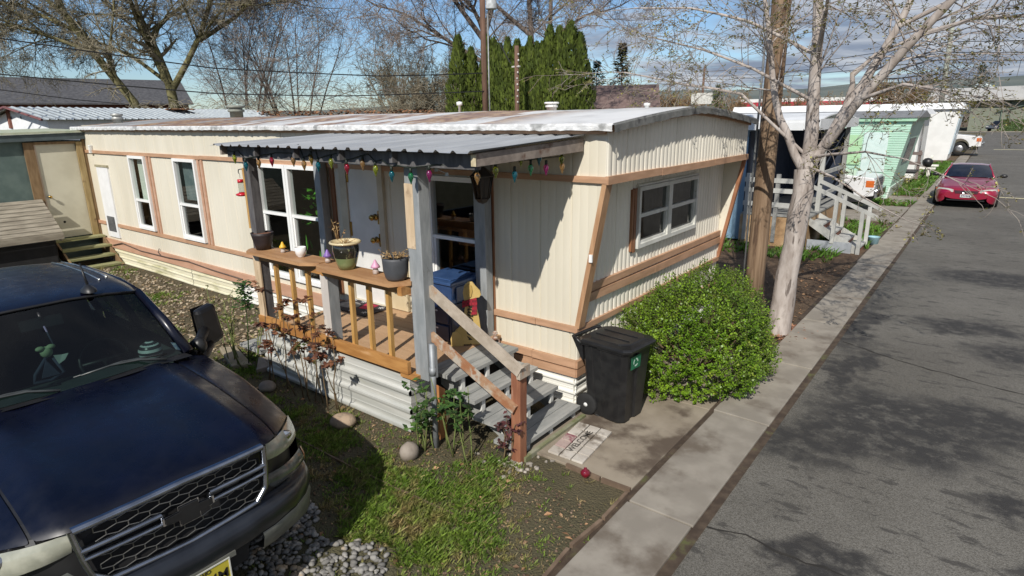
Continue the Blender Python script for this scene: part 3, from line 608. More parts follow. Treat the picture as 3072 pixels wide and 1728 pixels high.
g = G(); g.box(-2.66,-2.53,-1.554,-1.5505,.62,1.50); g.build('pale_face', M('pale_face_paint', (.50,.46,.42), (.60,.55,.49), rough=.7, scale=5, stretch=(2,2,.4)), p)  # front side paler than the rest of the post
# roof of the porch
RX0, RX1 = -4.36, -.235
zroof = lambda y: 2.862 + (y+1.74)*.046
g = G(); cols = []; pitch = .19; x = RX0
prof = [(0,0),(.105,0),(.13,.022),(.155,.022),(.18,0)]
pts = []
k = 0
while x + .19 < RX1 + .25:
    for a, h in prof:
        if x+a <= RX1+.02: pts.append((x+a, h))
    x += pitch
ys_ = [-1.74, -1.3, -.8, -.35, .0]
rw = random.Random(5)
g.grid([[(px, y + (rw.uniform(-.01,.01) if y in (-1.74,.0) else 0), zroof(y) + h + rw.uniform(-.002,.002)) for px, h in pts] for y in ys_], False)
g.build('roof_sheet', galv, porch)
beamw = M('porch_beam_wood', (.20,.165,.14), (.30,.25,.21), rough=.8, scale=5, stretch=(.5,2,2), col3=(.12,.06,.035), scale3=4, lohi3=(.55,.7), bump=.2, bscale=25)
g = G(); g.box(-4.20,-.29,-1.60,-1.555,2.725,2.845); g.build('front_beam', shadewood, porch)
for i, x in enumerate((-4.22,-3.5,-2.75,-2.0,-1.25,-.265)):
    g = G(); g.hexa([(x-.02,-1.665,2.755),(x+.02,-1.665,2.755),(x+.02,-.04,2.80),(x-.02,-.04,2.80),(x-.02,-1.665,2.856),(x+.02,-1.665,2.856),(x+.02,-.04,2.925),(x-.02,-.04,2.925)]); rf = g.build('rafter', beamw if i in (0,5) else shadewood, porch)
g = G(); g.box(-.292,-.240,-1.672,-1.668,2.758,2.85); g.build('rafter_end', M('raw_end_grain', (.42,.35,.22), (.58,.50,.34), rough=.8, scale=12), rf)
# ------------------------------------------------------------------ steps
steps = thing('porch_steps', 'worn grey painted porch steps with one peeling handrail and red brown newel', 'steps', (-.6, -.75, 0))
for i, (x1, z) in enumerate(((-.945,.612),(-.675,.445),(-.40,.290),(-.115,.135))):
    g = G(); ye = -.215; yb = -1.27 - .02*i; w = .30 if i else .42
    n = 3 if i == 0 else 2
    for k in range(n):
        a = x1 - w + k*w/n; g.box(a+.004, a+w/n-.004, yb, ye, z-.04, z)
    g.build('tread', stepw, steps)
g = G()
for y in (-.30,-1.12):
    g.prism([(-1.3,y,.57),(-.99,y,.57),(-.99,y,.40),(-.72,y,.40),(-.72,y,.245),(-.44,y,.245),(-.44,y,.09),(-.16,y,.09),(-.16,y,.0),(-.42,y,.0),(-1.3,y,.40)], (0,.045,0))
g.build('stringer', stepw, steps)
g = G()
for (x1, z) in ((-.945,.57),(-.675,.40),(-.40,.25),(-.115,.095)):
    for y in (-.32,-.75,-1.15): g.box(x1-.06,x1-.03,y,y+.05,max(0,z-.15),z)
g.build('step_brace', M('white_step_paint', (.55,.55,.52), (.65,.65,.62), rough=.6), steps)
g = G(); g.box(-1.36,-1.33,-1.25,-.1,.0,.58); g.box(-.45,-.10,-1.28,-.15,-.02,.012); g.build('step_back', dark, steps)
g = G(); g.hexa([(-.175,-1.36,-.05),(-.07,-1.36,-.05),(-.07,-1.255,-.05),(-.175,-1.255,-.05),(-.16,-1.365,.935),(-.055,-1.365,.935),(-.055,-1.26,.935),(-.16,-1.26,.935)]); g.build('newel_post', redwood, steps, bevel=.006)
g = G(); g.beam((-1.19,-1.405,1.585),(-.03,-1.39,.955),.045,.10); g.box(-.07,-.03,-1.40,-1.25,.88,.99); g.build('handrail', railw, steps)
g = G(); g.beam((-1.17,-1.415,1.11),(-.10,-1.385,.565),.04,.085); g.build('lower_rail', M('red_worn_rail', (.30,.13,.06), (.40,.27,.17), rough=.75, scale=9, col3=(.42,.37,.30), scale3=7, lohi3=(.50,.62), bump=.3, bscale=40), steps)
g = G(); g.box(-.09,-.045,-1.30,-.22,.0,.05); kicker = g.build('ground_beam', M('mossy_beam', (.15,.16,.07), (.27,.26,.19), rough=.9, scale=6), steps)
# metal pipe and cut-off orange post beside the steps
o = G(); o.tube([(-.923,-1.606,-.1),(-.905,-1.615,.55),(-.90,-1.618,1.10)], .028, 10); o.tube([(-.907,-1.615,.78),(-.903,-1.617,.86)], .034, 10)
tag(o.build('pipe_post', galvp), 'grey metal pipe standing upright beside the porch steps', 'pipe')
o = G(); o.hexa([(-1.10,-1.47,-.05),(-.99,-1.47,-.05),(-.99,-1.37,-.05),(-1.10,-1.37,-.05),(-1.10,-1.47,.60),(-.99,-1.47,.60),(-.99,-1.37,.52),(-1.10,-1.37,.52)])
tag(o.build('stub_post', M('orange_stub', (.40,.15,.045), (.50,.24,.09), rough=.7, scale=5, stretch=(3,3,.4)), bevel=.008), 'cut off orange wooden post stub behind the metal pipe', 'post')
# ------------------------------------------------------------------ things on and around the porch
CZ = 1.637; CZ2 = 1.629
soilpot = M('pot_soil', (.055,.03,.018), (.10,.06,.04), rough=1, scale=30)
def pot(name, label, x, y, z, prof, mat, cat='plant pot', group='pots on the porch railing'):
    t = thing(name, label, cat, (x, y, z), group); g = G(); g.lathe((x,y,z), prof, 24); g.build('pot', mat, t); return t
rp = random.Random(31)
def dried(t, x, y, z, n, h, spread, mat, leafy=True, lw=.02):
    g = G(); g2 = G()
    for _ in range(n):
        a = rp.uniform(0, 6.28); s = rp.uniform(.2, 1)*spread; p0 = V((x+cos(a)*s*.4, y+sin(a)*s*.4, z)); hh = h*rp.uniform(.4, 1)
        pts = [p0, p0+V((cos(a)*s*.3, sin(a)*s*.3, hh*.6)), p0+V((cos(a)*s*.8, sin(a)*s*.8, hh))]; g.tube(pts, [.0035,.003,.002], 4)
        if leafy:
            for k in range(5):
                q = pts[1].lerp(pts[2], k/4) if k else pts[1]; b = rp.uniform(0, 6.3); d = V((cos(b), sin(b), rp.uniform(-.5,.6)))*lw*rp.uniform(.6,1.4); e = V((-sin(b), cos(b), .3))*lw*.45
                g2.add([q, q+d*.6+e, q+d*1.2, q+d*.6-e], [[0,1,2,3]])
    st = g.build('dry_stems', mat, t)
    if leafy: g2.build('dry_leaves', mat, t)
dryp = M('dry_plant', (.24,.14,.06), (.40,.27,.12), rough=.85, scale=9, island=.4)
t = pot('plant_pot', 'black tapered pot of bare soil on the left end of the railing', -3.83, -1.50, CZ, [(.001,.001),(.085,0),(.105,.08),(.125,.17),(.133,.205),(.124,.205),(.118,.185),(.001,.18)], M('dark_brown_pot', (.022,.015,.016), (.032,.024,.024), rough=.55))
g = G(); g.lathe((-3.83,-1.50,CZ), [(.001,.188),(.06,.190),(.117,.186)], 18); g.build('soil', M('red_bark_soil', (.14,.06,.035), (.22,.10,.06), rough=1, scale=40), t)
t = pot('glazed_pot', 'large two tone green glazed pot with cream rim and dry plant', -2.19, -1.53, CZ2, [(.001,.001),(.085,0),(.105,.06),(.122,.125)], M('sage_glaze', (.15,.19,.075), (.19,.23,.10), rough=.18, coat=.5))
g = G(); g.lathe((-2.19,-1.53,CZ2), [(.122,.125),(.136,.19),(.137,.235),(.128,.262)], 24); g.build('dark_band', M('dark_glaze', (.012,.011,.010), (.03,.028,.018), rough=.12, coat=.6, col3=(.20,.20,.10), scale3=18, lohi3=(.62,.68)), t)
g = G(); g.lathe((-2.19,-1.53,CZ2), [(.128,.260),(.160,.272),(.165,.285),(.155,.295),(.138,.29),(.130,.27),(.001,.262)], 24); g.build('rim', M('cream_glaze', (.58,.47,.27), (.66,.56,.36), rough=.25, coat=.4), t)
dried(t, -2.21, -1.53, CZ2+.262, 16, .05, .12, dryp, lw=.012)
dried(t, -2.33, -1.50, CZ2+.27, 5, .26, .12, dryp, lw=.028)
t = pot('plant_pot', 'matt charcoal pot of withered stems at the right end of the railing', -1.415, -1.545, CZ2, [(.001,.001),(.085,0),(.105,.03),(.122,.10),(.128,.20),(.126,.222),(.117,.222),(.115,.205),(.001,.20)], M('charcoal_pot', (.055,.058,.064), (.075,.078,.085), rough=.6))
dried(t, -1.415, -1.545, CZ2+.205, 26, .075, .14, dryp, lw=.018)
cup = G(); cup.lathe((-3.06,-1.50,CZ), [(.001,.0),(.035,0),(.036,.008),(.055,.03),(.062,.06),(.063,.115),(.058,.115),(.056,.06),(.04,.03),(.001,.028)], 20)
tag(cup.build('white_cup', M('white_glaze', (.74,.72,.70), (.78,.76,.74), rough=.25, coat=.3)), 'small round white ceramic cup pot on the railing', 'pot')
def mushroom(x, y, z, cap, lab, s=1):
    t = thing('mushroom_ornament', lab, 'ornament', (x, y, z), 'mushroom ornaments on the railing')
    g = G(); g.lathe((x,y,z), [(.001,0),(.026*s,0),(.028*s,.02*s),(.020*s,.05*s),(.018*s,.06*s),(.001,.06*s)], 14); g.build('stem', M('ornament_stem', (.55,.53,.50), (.40,.30,.25), rough=.5, scale=40), t)
    g = G(); g.lathe((x,y,z), [(.016*s,.052*s),(.042*s,.058*s),(.036*s,.075*s),(.02*s,.098*s),(.008*s,.125*s),(.001,.13*s)], 14); g.build('cap', cap, t)
mushroom(-3.45, -1.48, CZ, M('yellow_cap', (.65,.38,.03), rough=.5), 'tiny mushroom ornament with pointed yellow cap beside the black pot', 1.0)
mushroom(-2.575, -1.49, CZ, M('purple_cap', (.20,.11,.36), rough=.5), 'tiny mushroom ornament with purple cap beside the glazed pot', 1.1)
mushroom(-1.76, -1.51, CZ2, M('pink_cap', (.66,.34,.48), rough=.5), 'tiny mushroom ornament with pink cap beside the charcoal pot', 1.15)

# string lights along the porch eave
lights = thing('string_lights', 'string of coloured glass bulbs hanging along the porch eave', 'string lights', (-2.2, -1.6, 2.75))
cordm = M('light_cord', (.012,.018,.012), rough=.6)
bp = [(-4.04,2.707,0),(-3.81,2.63,1),(-3.53,2.666,2),(-3.26,2.70,3),(-2.85,2.715,2),(-2.665,2.68,2),(-2.816,2.79,1),(-2.526,2.74,5),(-2.42,2.675,1),(-2.20,2.715,0),(-1.957,2.671,3),(-1.715,2.72,2),(-1.536,2.672,0),(-1.317,2.63,1),(-1.067,2.625,4),(-.834,2.655,6)]
bulbs = [(x, -1.605, z, c) for x, z, c in bp] + [(-.335,-1.55,2.655,2),(-.30,-1.354,2.69,0),(-.30,-1.092,2.634,1),(-.30,-.852,2.674,4),(-.30,-.608,2.657,6),(-.30,-.334,2.655,2),(-.30,-.345,2.73,0),(-.30,-.722,2.755,1),(-.30,-1.0,2.764,0)]
bcol = [(.42,.50,.04),(.01,.22,.30),(.60,.34,.12),(.55,.02,.06),(.03,.30,.12),(.45,.30,.05),(.45,.03,.22)]
bm = []
for i, c in enumerate(bcol):
    m, nt, b = nodes('bulb_glass_%d' % i); b.inputs['Base Color'].default_value = (*c, 1); b.inputs['Roughness'].default_value = .08; b.inputs['Transmission Weight'].default_value = .75; b.inputs['Coat Weight'].default_value = .6; bm.append(m)
g = G(); cp = [(-4.15,-1.62,2.80)]
for (x, y, z, c) in sorted(bulbs[:16]): cp += [(x, y, z+.085), (x+.09, y, z+.10)]
cp += [(-.335,-1.56,2.74)] + [(-.30, y, 2.765) for y in (-1.354,-1.092,-.852,-.608,-.334)]
g.tube(cp, .006, 5); g.tube([(-.30,-1.3,2.80),(-.30,-.8,2.83),(-.30,-.34,2.80)], .005, 5); g.build('cord', cordm, lights)
for (x, y, z, c) in bulbs:
    g = G(); g.lathe((x,y,z), [(.001,-.058),(.006,-.05),(.008,-.04),(.018,-.015),(.026,.008),(.024,.028),(.014,.046),(.001,.05)], 12); o = g.build('bulb', bm[c], lights)
    g = G(); g.lathe((x,y,z), [(.001,.045),(.014,.047),(.013,.085),(.001,.09)], 8); g.build('socket', cordm, o)
# lantern under the eave, feeder, taped card scraps
t = thing('hanging_lantern', 'dark metal porch lantern hanging in front of the right window', 'lantern', (-.95, -1.0, 2.5))
lm = M('lantern_iron', (.02,.016,.014), rough=.5); lx, ly = -1.08, -.62
g = G(); g.lathe((lx,ly,2.43), [(.001,.24),(.04,.22),(.12,.15),(.135,.14),(.13,.13)], 6, False); g.lathe((lx,ly,2.43), [(.075,-.10),(.08,-.09),(.05,-.13),(.001,-.15)], 6, False); g.tube([(lx,ly,2.66),(lx,ly,2.78)], .012, 6); g.build('lantern_cap', lm, t)
g = G()
for k in range(6): a = pi*k/3; g.tube([(lx+.12*cos(a),ly+.12*sin(a),2.565),(lx+.075*cos(a),ly+.075*sin(a),2.335)], .007, 5)
g.build('lantern_cage', lm, t)
g = G(); g.lathe((lx,ly,2.43), [(.113,.13),(.072,-.09)], 6, False); g.build('lantern_glass', glass('smoked_glass', (.35,.28,.22)), t)
t = thing('bird_feeder', 'red and clear glass hummingbird feeder hanging by the left porch post', 'bird feeder', (-4.18, -1.5, 2.27))
fx, fy = -4.17, -1.50; red = M('feeder_red', (.55,.015,.03), rough=.3, coat=.4)
g = G(); g.tube([(-4.02,fy,2.575),(-4.14,fy,2.578),(-4.185,fy,2.57),(-4.195,fy,2.535),(-4.18,fy,2.525)], .006, 6); g.tube([(fx,fy,2.52),(fx,fy,2.47)], .003, 5); g.build('hook', M('hook_iron', (.05,.05,.05), rough=.5), t)
g = G(); g.lathe((fx,fy,2.27), [(.001,.185),(.036,.185),(.036,.145),(.034,.145)], 16); g.lathe((fx,fy,2.27), [(.034,.03),(.04,.022),(.072,.012),(.07,-.004),(.045,-.015),(.001,-.018)], 16); g.build('feeder_base', red, t)
g = G(); g.lathe((fx,fy,2.27), [(.033,.145),(.033,.03)], 16); g.build('feeder_bottle', glass('feeder_glass', (.82,.84,.82), 1.5), t)
g = G()
for (x, z, s) in ((-1.03,2.70,.035),(-.93,2.69,.026),(-.80,2.655,.024)): g.hexa([(x-s,-1.42,z-s*.7),(x+s,-1.43,z-s*.5),(x+s,-1.425,z-s*.45),(x-s,-1.415,z-s*.65),(x-s*.9,-1.42,z+s*.6),(x+s*.8,-1.43,z+s*.7),(x+s*.8,-1.425,z+s*.7),(x-s*.9,-1.415,z+s*.6)])
g.tube([(-1.12,-1.41,2.76),(-1.03,-1.42,2.71),(-.93,-1.425,2.70),(-.80,-1.42,2.66)], .004, 4)
tag(g.build('torn_paper_tags', M('grey_paper', (.55,.55,.53))), 'three torn grey paper tags dangling under the porch eave', 'paper tags')

# doormat with a winter picture
t = thing('doormat', 'black doormat with white snowflakes, grey and red shapes before the door', 'doormat', (-3.65, -.3, .615))
g = G(); g.prism([(-4.10,-.04,.614),(-4.10,-.52,.614),(-3.27,-.52,.614),(-3.27,-.04,.614)], (0,0,.012)); g.build('mat', M('mat_black', (.02,.016,.018), (.035,.028,.03), rough=.95, scale=30), t)
g = G(); wz = .6275
for (x, y) in ((-3.37,-.15),(-3.98,-.12),(-3.80,-.10),(-3.40,-.42),(-3.62,-.46),(-3.20-.25,-.30)):
    for a in (0, pi/3, 2*pi/3): d = V((cos(a), sin(a), 0)); n = V((-sin(a), cos(a), 0))*.007; c = V((x,y,wz)); g.quad(c-d*.045-n, c+d*.045-n, c+d*.045+n, c-d*.045+n)
g.build('snowflakes', M('mat_white', (.6,.6,.6)), t)
g = G(); g.lathe((-3.86,-.30,wz-.001), [(.001,.0012),(.16,.0012)], 24, sx=1.1, sy=.8); g.build('grey_oval', M('mat_grey', (.19,.18,.17), (.27,.26,.24), rough=.95, scale=14), t)
g = G(); g.prism([(-3.72,-.10,wz),(-3.62,-.34,wz),(-3.45,-.30,wz),(-3.48,-.10,wz)], (0,0,.0014)); g.build('red_scarf', M('mat_red', (.40,.015,.05), rough=.9), t)

# blue storage units
t = thing('drawer_cabinet', 'navy plastic drawer cabinet standing on the porch below the window', 'cabinet', (-1.95, -.35, .612))
navy = M('navy_plastic', (.010,.016,.045), (.016,.024,.06), rough=.4); blue = M('blue_plastic', (.025,.06,.155), (.04,.085,.20), rough=.35)
g = G(); g.box(-2.14,-1.66,-.56,-.10,.612,1.06); g.build('cabinet_body', navy, t, bevel=.02)
for z0, z1 in ((.64,.82),(.84,1.03)):
    g = G(); g.box(-2.12,-1.68,-.585,-.56,z0,z1); dwr = g.build('drawer', navy, t, bevel=.012)
    g = G(); g.box(-1.96,-1.84,-.592,-.586,z1-.05,z1-.035); g.build('drawer_handle', M('drawer_silver', (.5,.5,.52), rough=.4), dwr)
t = thing('storage_tote', 'blue plastic lidded tote sitting on the navy drawer cabinet', 'tote', (-1.95, -.35, 1.06))
g = G(); g.hexa([(-2.12,-.54,1.06),(-1.66,-.54,1.06),(-1.66,-.10,1.06),(-2.12,-.10,1.06),(-2.16,-.58,1.31),(-1.62,-.58,1.31),(-1.62,-.06,1.31),(-2.16,-.06,1.31)]); g.build('tote_body', blue, t, bevel=.02)
g = G(); g.box(-2.18,-1.60,-.60,-.04,1.31,1.345); g.box(-2.10,-1.68,-.52,-.12,1.345,1.36); g.build('tote_lid', blue, t, bevel=.015)
g = G(); g.box(-1.627,-1.612,-.50,-.14,1.10,1.28); g.build('tote_end_panel', blue, t, bevel=.01)

# wooden dog greeting sign
t = thing('dog_sign', 'yellow wooden dog shaped welcome sign with red plaid scarf leaning by the post', 'sign', (-1.45, -.42, .612))
dogw = M('yellow_dog_paint', (.46,.32,.10), (.56,.41,.16), rough=.5, scale=4)
dx = -1.52; P = lambda a, z: (dx - .10*(z-.612)*0 + a*.64, -.57 + a*.5, z)
outl = [(-.05,.63),(-.06,.80),(-.015,.83),(.02,.86),(.075,1.02),(.09,1.10),(.075,1.18),(.065,1.25),(.085,1.33),(.14,1.375),(.20,1.37),(.245,1.32),(.30,1.27),(.315,1.22),(.29,1.19),(.235,1.185),(.24,1.10),(.28,.95),(.30,.80),(.30,.63)]
nd = V((.5,-.64,0)).normalized()
g = G(); g.prism([V(P(a, z)) for a, z in outl], nd*-.03); g.build('dog_body', dogw, t, bevel=.004)
g = G(); g.prism([V(P(a, z))+nd*.014 for a, z in ((-.12,.613),(-.13,.70),(-.10,.78),(-.04,.80),(.02,.76),(.05,.68),(.05,.613))], nd*-.014); g.build('paw', dogw, t, bevel=.004)
g = G(); g.prism([V(P(a, z))+nd*.012 for a, z in ((.10,1.32),(.15,1.35),(.19,1.33),(.20,1.27),(.175,1.20),(.13,1.19),(.105,1.25))], nd*-.011); g.build('ear', M('dog_ear_paint', (.38,.25,.07), (.47,.33,.11), rough=.5), t)
m, nt, b = nodes('red_plaid'); v = coord(nt, (60,60,60)); wv = N(nt, 'ShaderNodeTexChecker'); wv.inputs['Scale'].default_value = .6; nt.links.new(v, wv.inputs[0]); nt.links.new(mixc(nt, wv.outputs['Fac'], (.32,.015,.03), (.16,.012,.02)), b.inputs['Base Color']); b.inputs['Roughness'].default_value = .9
g = G(); g.prism([V(P(a, z))+nd*.02 for a, z in ((.05,1.08),(.055,1.15),(.25,1.19),(.26,1.12))], nd*-.06); g.prism([V(P(a, z))+nd*.024 for a, z in ((.20,1.13),(.17,.99),(.25,1.0),(.26,1.13))], nd*-.01); g.build('scarf', m, t)
text('lettering', 'Welcome', .135, M('black_letter_paint', (.02,.015,.01)), frame(V(P(.135,.86))+nd*.004, V((.64*.16,.5*.16,1)), -V((.64,.5,0))), t, .001, .002, .25)
# small ornament by the right post
g = G(); g.lathe((-1.335,-.16,.614), [(.001,0),(.035,0),(.03,.03),(.012,.04),(.03,.06),(.032,.08),(.015,.10),(.001,.105)], 12); g.tube([(-1.30,-.17,.62),(-1.24,-.2,.64),(-1.21,-.24,.62)], .006, 5)
tag(g.build('garden_figurine', M('rusty_figure', (.24,.11,.07), (.45,.40,.34), rough=.7, scale=40)), 'tiny rusty garden figurine on the top step by the wall', 'figurine')
# inside the windows
plantm = M('houseplant_leaf', (.07,.30,.03), (.16,.45,.06), rough=.4, scale=3, island=.4, trans=.35)
t = thing('houseplant', 'leafy green houseplant behind the big double window', 'houseplant', (-5.0, .5, .6))
g = G(); rl = random.Random(5)
for _ in range(70):
    c = V((rl.gauss(-5.32,.17), rl.uniform(.1,.55), rl.uniform(1.55,2.12))); a = rl.uniform(0, 6.3); d = V((cos(a), sin(a)*.6-.3, rl.uniform(-.5,.3))).normalized(); n = d.cross(V((.2,.3,1))).normalized(); s = rl.uniform(.07,.15)
    g.add([c, c+d*s*.5+n*s*.32, c+d*s*1.25, c+d*s*.5-n*s*.32], [[0,1,2,3]])
for _ in range(16):
    c = V((rl.uniform(-5.9,-4.8), rl.uniform(.15,.4), rl.uniform(.7,1.25))); s = rl.uniform(.10,.2); a = rl.uniform(-.4,.4)
    g.add([c, c+V((-.03,0,s*.6)), c+V((a*.2,0,s*1.5)), c+V((.04,0,s*.6))], [[0,1,2,3]])
g.build('foliage', plantm, t)
g = G(); g.lathe((-5.0,.5,.6), [(.001,0),(.13,0),(.17,.3),(.001,.3)], 16); g.tube([(-5,.5,.9),(-5.2,.40,1.7)], .02, 6); g.build('plant_stand', shadewood, t)
g = G(); g.lathe((-2.12,.60,1.746), [(.001,0),(.055,0),(.075,.14),(.069,.14),(.05,.01),(.001,.008)], 18); g.tube([(-2.05,.58,1.86),(-2.0,.58,1.85),(-2.0,.58,1.80),(-2.055,.58,1.775)], .008, 6)
tag(g.build('mug', M('brown_mug', (.30,.20,.16), (.36,.26,.21), rough=.3)), 'brown mug standing on the counter behind the right window', 'mug')

# ------------------------------------------------------------------ front yard things
# wheeled bin
t = thing('wheelie_bin', 'black wheeled rubbish bin with closed lid beside the green bush', 'bin', (.14, .09, .02))
bz = .022; c, s = cos(-.10), sin(-.10)
B = lambda x, y, z: (.145 + x*c - y*s, .055 + x*s + y*c, bz + z*1.0)
g = G()
for (x0, x1, y0, y1, z0, x2, x3, y2, y3, z1) in ((-.235,.235,-.205,.205,.02,-.275,.285,-.255,.255,.80),):
    ring = []
    def rr_(x0, x1, y0, y1, z, k=.05, rib=True):
        P = [(x0+k,y0),(x0+.13,y0),(x0+.14,y0+.012),(x0+.24,y0+.012),(x0+.25,y0),(x0+.36,y0),(x1-k,y0),(x1,y0+k),(x1,y0+.14),(x1-.02,y0+.16),(x1-.02,y0+.22),(x1,y0+.24),(x1,y1-k),(x1-k,y1),(x0+k,y1),(x0,y1-k),(x0,y0+k)]
        return [B(a, b2, z) for a, b2 in P]
    rings = [rr_(-.20,.20,-.19,.19,0), rr_(x0,x1,y0,y1,z0), rr_(-.258,.262,-.232,.232,.45), rr_(x2,x3,y2,y3,z1), rr_(-.30,.30,-.27,.27,z1), rr_(-.30,.30,-.27,.27,z1+.03)]
    n = len(rings[0]); vs_ = [p for r_ in rings for p in r_]
    g.add(vs_, [[i*n+j, i*n+(j+1)%n, (i+1)*n+(j+1)%n, (i+1)*n+j] for i in range(len(rings)-1) for j in range(n)] + [list(range(n))[::-1]])
g.build('bin_body', black, t, bevel=.006)
g = G(); lid = []
for (x0, x1, y0, y1, z, k) in ((-.31,.335,-.285,.285,.825,.06),(-.315,.34,-.29,.29,.85,.06),(-.30,.32,-.275,.275,.868,.06),(-.26,.27,-.235,.235,.885,.09),(-.25,.26,-.225,.225,.895,.09)):
    lid.append([B(a, b2, z) for a, b2 in ((x0+k,y0),(x1-k,y0),(x1,y0+k),(x1,y1-k),(x1-k,y1),(x0+k,y1),(x0,y1-k),(x0,y0+k))])
n = 8; g.add([p for r_ in lid for p in r_], [[i*n+j, i*n+(j+1)%n, (i+1)*n+(j+1)%n, (i+1)*n+j] for i in range(len(lid)-1) for j in range(n)] + [[(len(lid)-1)*n+j for j in range(n)]])
for y in (-.10,.06): g.hexa([B(-.2,y,.895),B(.22,y,.895),B(.22,y+.012,.895),B(-.2,y+.012,.895),B(-.2,y,.903),B(.22,y,.903),B(.22,y+.012,.903),B(-.2,y+.012,.903)])
g.build('bin_lid', M('black_lid_plastic', (.011,.011,.012), (.018,.018,.018), rough=.32), t, bevel=.008)
g = G(); g.tube([B(-.28,-.24,.80),B(-.40,-.22,.845),B(-.40,.22,.845),B(-.28,.24,.80)], .02, 8)
for y in (-.24,.20): g.hexa([B(-.27,y,.62),B(-.25,y,.62),B(-.25,y+.04,.62),B(-.27,y+.04,.62),B(-.40,y,.84),B(-.27,y,.84),B(-.27,y+.04,.84),B(-.40,y+.04,.84)])
g.build('bin_handle', black, t)
for y in (-.245, .19):
    g = G(); ctr = B(-.205, y, .115); g.lathe(ctr, [(.001,0),(.06,.004),(.115,0),(.125,.015),(.125,.045),(.115,.055),(.001,.055)], 20, True, 'y'); w = g.build('bin_wheel', rubber, t)
    g = G(); g.lathe(ctr, [(.001,-.006),(.022,-.004),(.024,.004)], 10, True, 'y'); g.build('hub_cap', M('hub_white', (.75,.75,.73)), w)
g = G(); g.quad(B(.2875,-.16,.62),B(.2875,.02,.62),B(.2885,.03,.76),B(.2885,-.16,.76)); lb = g.build('recycling_label', M('label_green', (.012,.11,.055), (.02,.16,.08), rough=.4, scale=20), t)
g = G(); cx_ = V(B(.2895,-.07,.69)); ey = V(B(.2895,.93,.69))-cx_; rr3 = .045
for k in range(3):
    a = k*2*pi/3; a2 = a+1.5
    for q in range(4):
        p = a+(a2-a)*q/4; p2 = a+(a2-a)*(q+1)/4; f = lambda r_, th: cx_ + ey*r_*cos(th) + V((0,0,r_*sin(th))); g.quad(f(rr3*.65,p), f(rr3,p), f(rr3,p2), f(rr3*.65,p2))
g.build('recycling_mark', M('label_mark', (.45,.6,.5)), lb)
# tiled stepping mat
t = thing('tile_mat', 'weathered mat of square paving tiles with painted welcome lettering before the steps', 'tile mat', (.2, -.7, .02))
tw = M('worn_tile', (.40,.36,.31), (.54,.50,.44), rough=.8, scale=5, col3=(.16,.13,.10), scale3=4.5, lohi3=(.50,.66)); tp = M('pink_tile', (.34,.24,.22), (.42,.33,.29), rough=.8, scale=5, col3=(.22,.07,.09), scale3=6, lohi3=(.48,.6))
A = V((-.035,-.375,.024)); U = V((.131,.004,0)); Wv = V((.0135,-.1385,0)); rt_ = random.Random(3)
for i in range(3):
    for j in range(5):
        o = A + U*i + Wv*j; e = .004; dz = rt_.uniform(-.002,.002); g = G()
        g.prism([o+U*.05+Wv*.05, o+U*.95+Wv*.05, o+U*.95+Wv*.95, o+U*.05+Wv*.95][::-1], (0,0,.020+dz)); g.build('tile', tp if (i == 0 and j in (2,3)) else tw, t, bevel=.003)
text('lettering', 'WELCOME', .092, M('faded_black_paint', (.03,.025,.022), (.10,.09,.08), rough=.9, scale=30), frame(A+U*1.5+Wv*2.55+V((0,0,.0235)), -Wv, -U), t, .0008, .001)
# fallen red ornament, rocks, edging, stepping slabs
g = G(); g.lathe((.535,-1.19,.045), [(.001,-.045),(.012,-.04),(.03,-.02),(.046,.005),(.044,.025),(.028,.042),(.016,.048),(.014,.062),(.001,.064)], 16)
tag(g.build('red_bulb', bm[3]), 'fallen shiny red glass bulb lying at the pad corner', 'ornament')
rk_ = random.Random(9)
rockm = M('tan_rock', (.22,.155,.105), (.36,.27,.19), rough=.85, scale=7, col3=(.15,.13,.10), scale3=10, lohi3=(.55,.7), bump=.3, bscale=20)
rockg = M('grey_brown_rock', (.22,.185,.15), (.30,.26,.22), rough=.75, scale=7, bump=.3, bscale=20)
def rock(x, y, r, h, rot, mat, lab):
    g = G(); g.ell((x,y,h*.42), r, r*.8, h*.6, 12, 8, rot, .07, rk_); tag(g.build('rock', mat, sub=1), lab, 'rock', 'loose rocks in the front yard')
rock(-2.02, -1.88, .15, .15, .6, rockm, 'largest tan rock half in the truck shadow')
rock(-.985, -1.90, .105, .17, 1.2, rockg, 'smooth grey brown rock on sunlit grass near the steps')
rock(-3.5, -1.86, .12, .12, .2, rockg, 'dark rock in shade against the porch skirting')
edg = thing('garden_edging', 'thin weathered wood edging strip crossing the front lawn', 'edging', (-1.3, -2.3, 0))
edm = M('edging_wood', (.12,.08,.052), (.20,.14,.095), rough=.9, scale=6)
for a, b2 in (((-3.2,-2.42),(-2.2,-2.34)),((-2.18,-2.345),(-1.1,-2.35)),((-1.08,-2.345),(-.05,-2.30))):
    g = G(); g.beam((*a,.002),(*b2,.004),.014,.05); g.build('edging_board', edm, edg)
edg = thing('pad_edging', 'broken brown wood edging along the concrete pad and gutter', 'edging', (.9, -1.5, 0))
for a, b2 in (((.30,-1.135),(.66,-1.145)),((.68,-1.15),(.955,-1.14)),((.955,-1.20),(.962,-1.62)),((.965,-1.66),(.93,-2.05)),((.935,-2.1),(.965,-2.55))):
    g = G(); g.beam((*a,.018),(*b2,.016),.03,.045); g.build('edging_board', edm, edg)
g = G(); rc = random.Random(2)
for _ in range(60):
    a = rc.uniform(0, 6.3); r = abs(rc.gauss(0,.14)); g.ell((-.11+r*cos(a),-1.35+r*sin(a),.005), rc.uniform(.012,.035), rc.uniform(.012,.03), rc.uniform(.008,.02), 6, 4, a, .2, rc)
kind(g.build('post_rubble', M('concrete_rubble', (.27,.24,.20), (.38,.34,.29), rough=.9, island=.4)), 'stuff')
t = thing('side_steps', 'low grey steps at the left end of the porch', 'steps', (-4.8, -.9, 0))
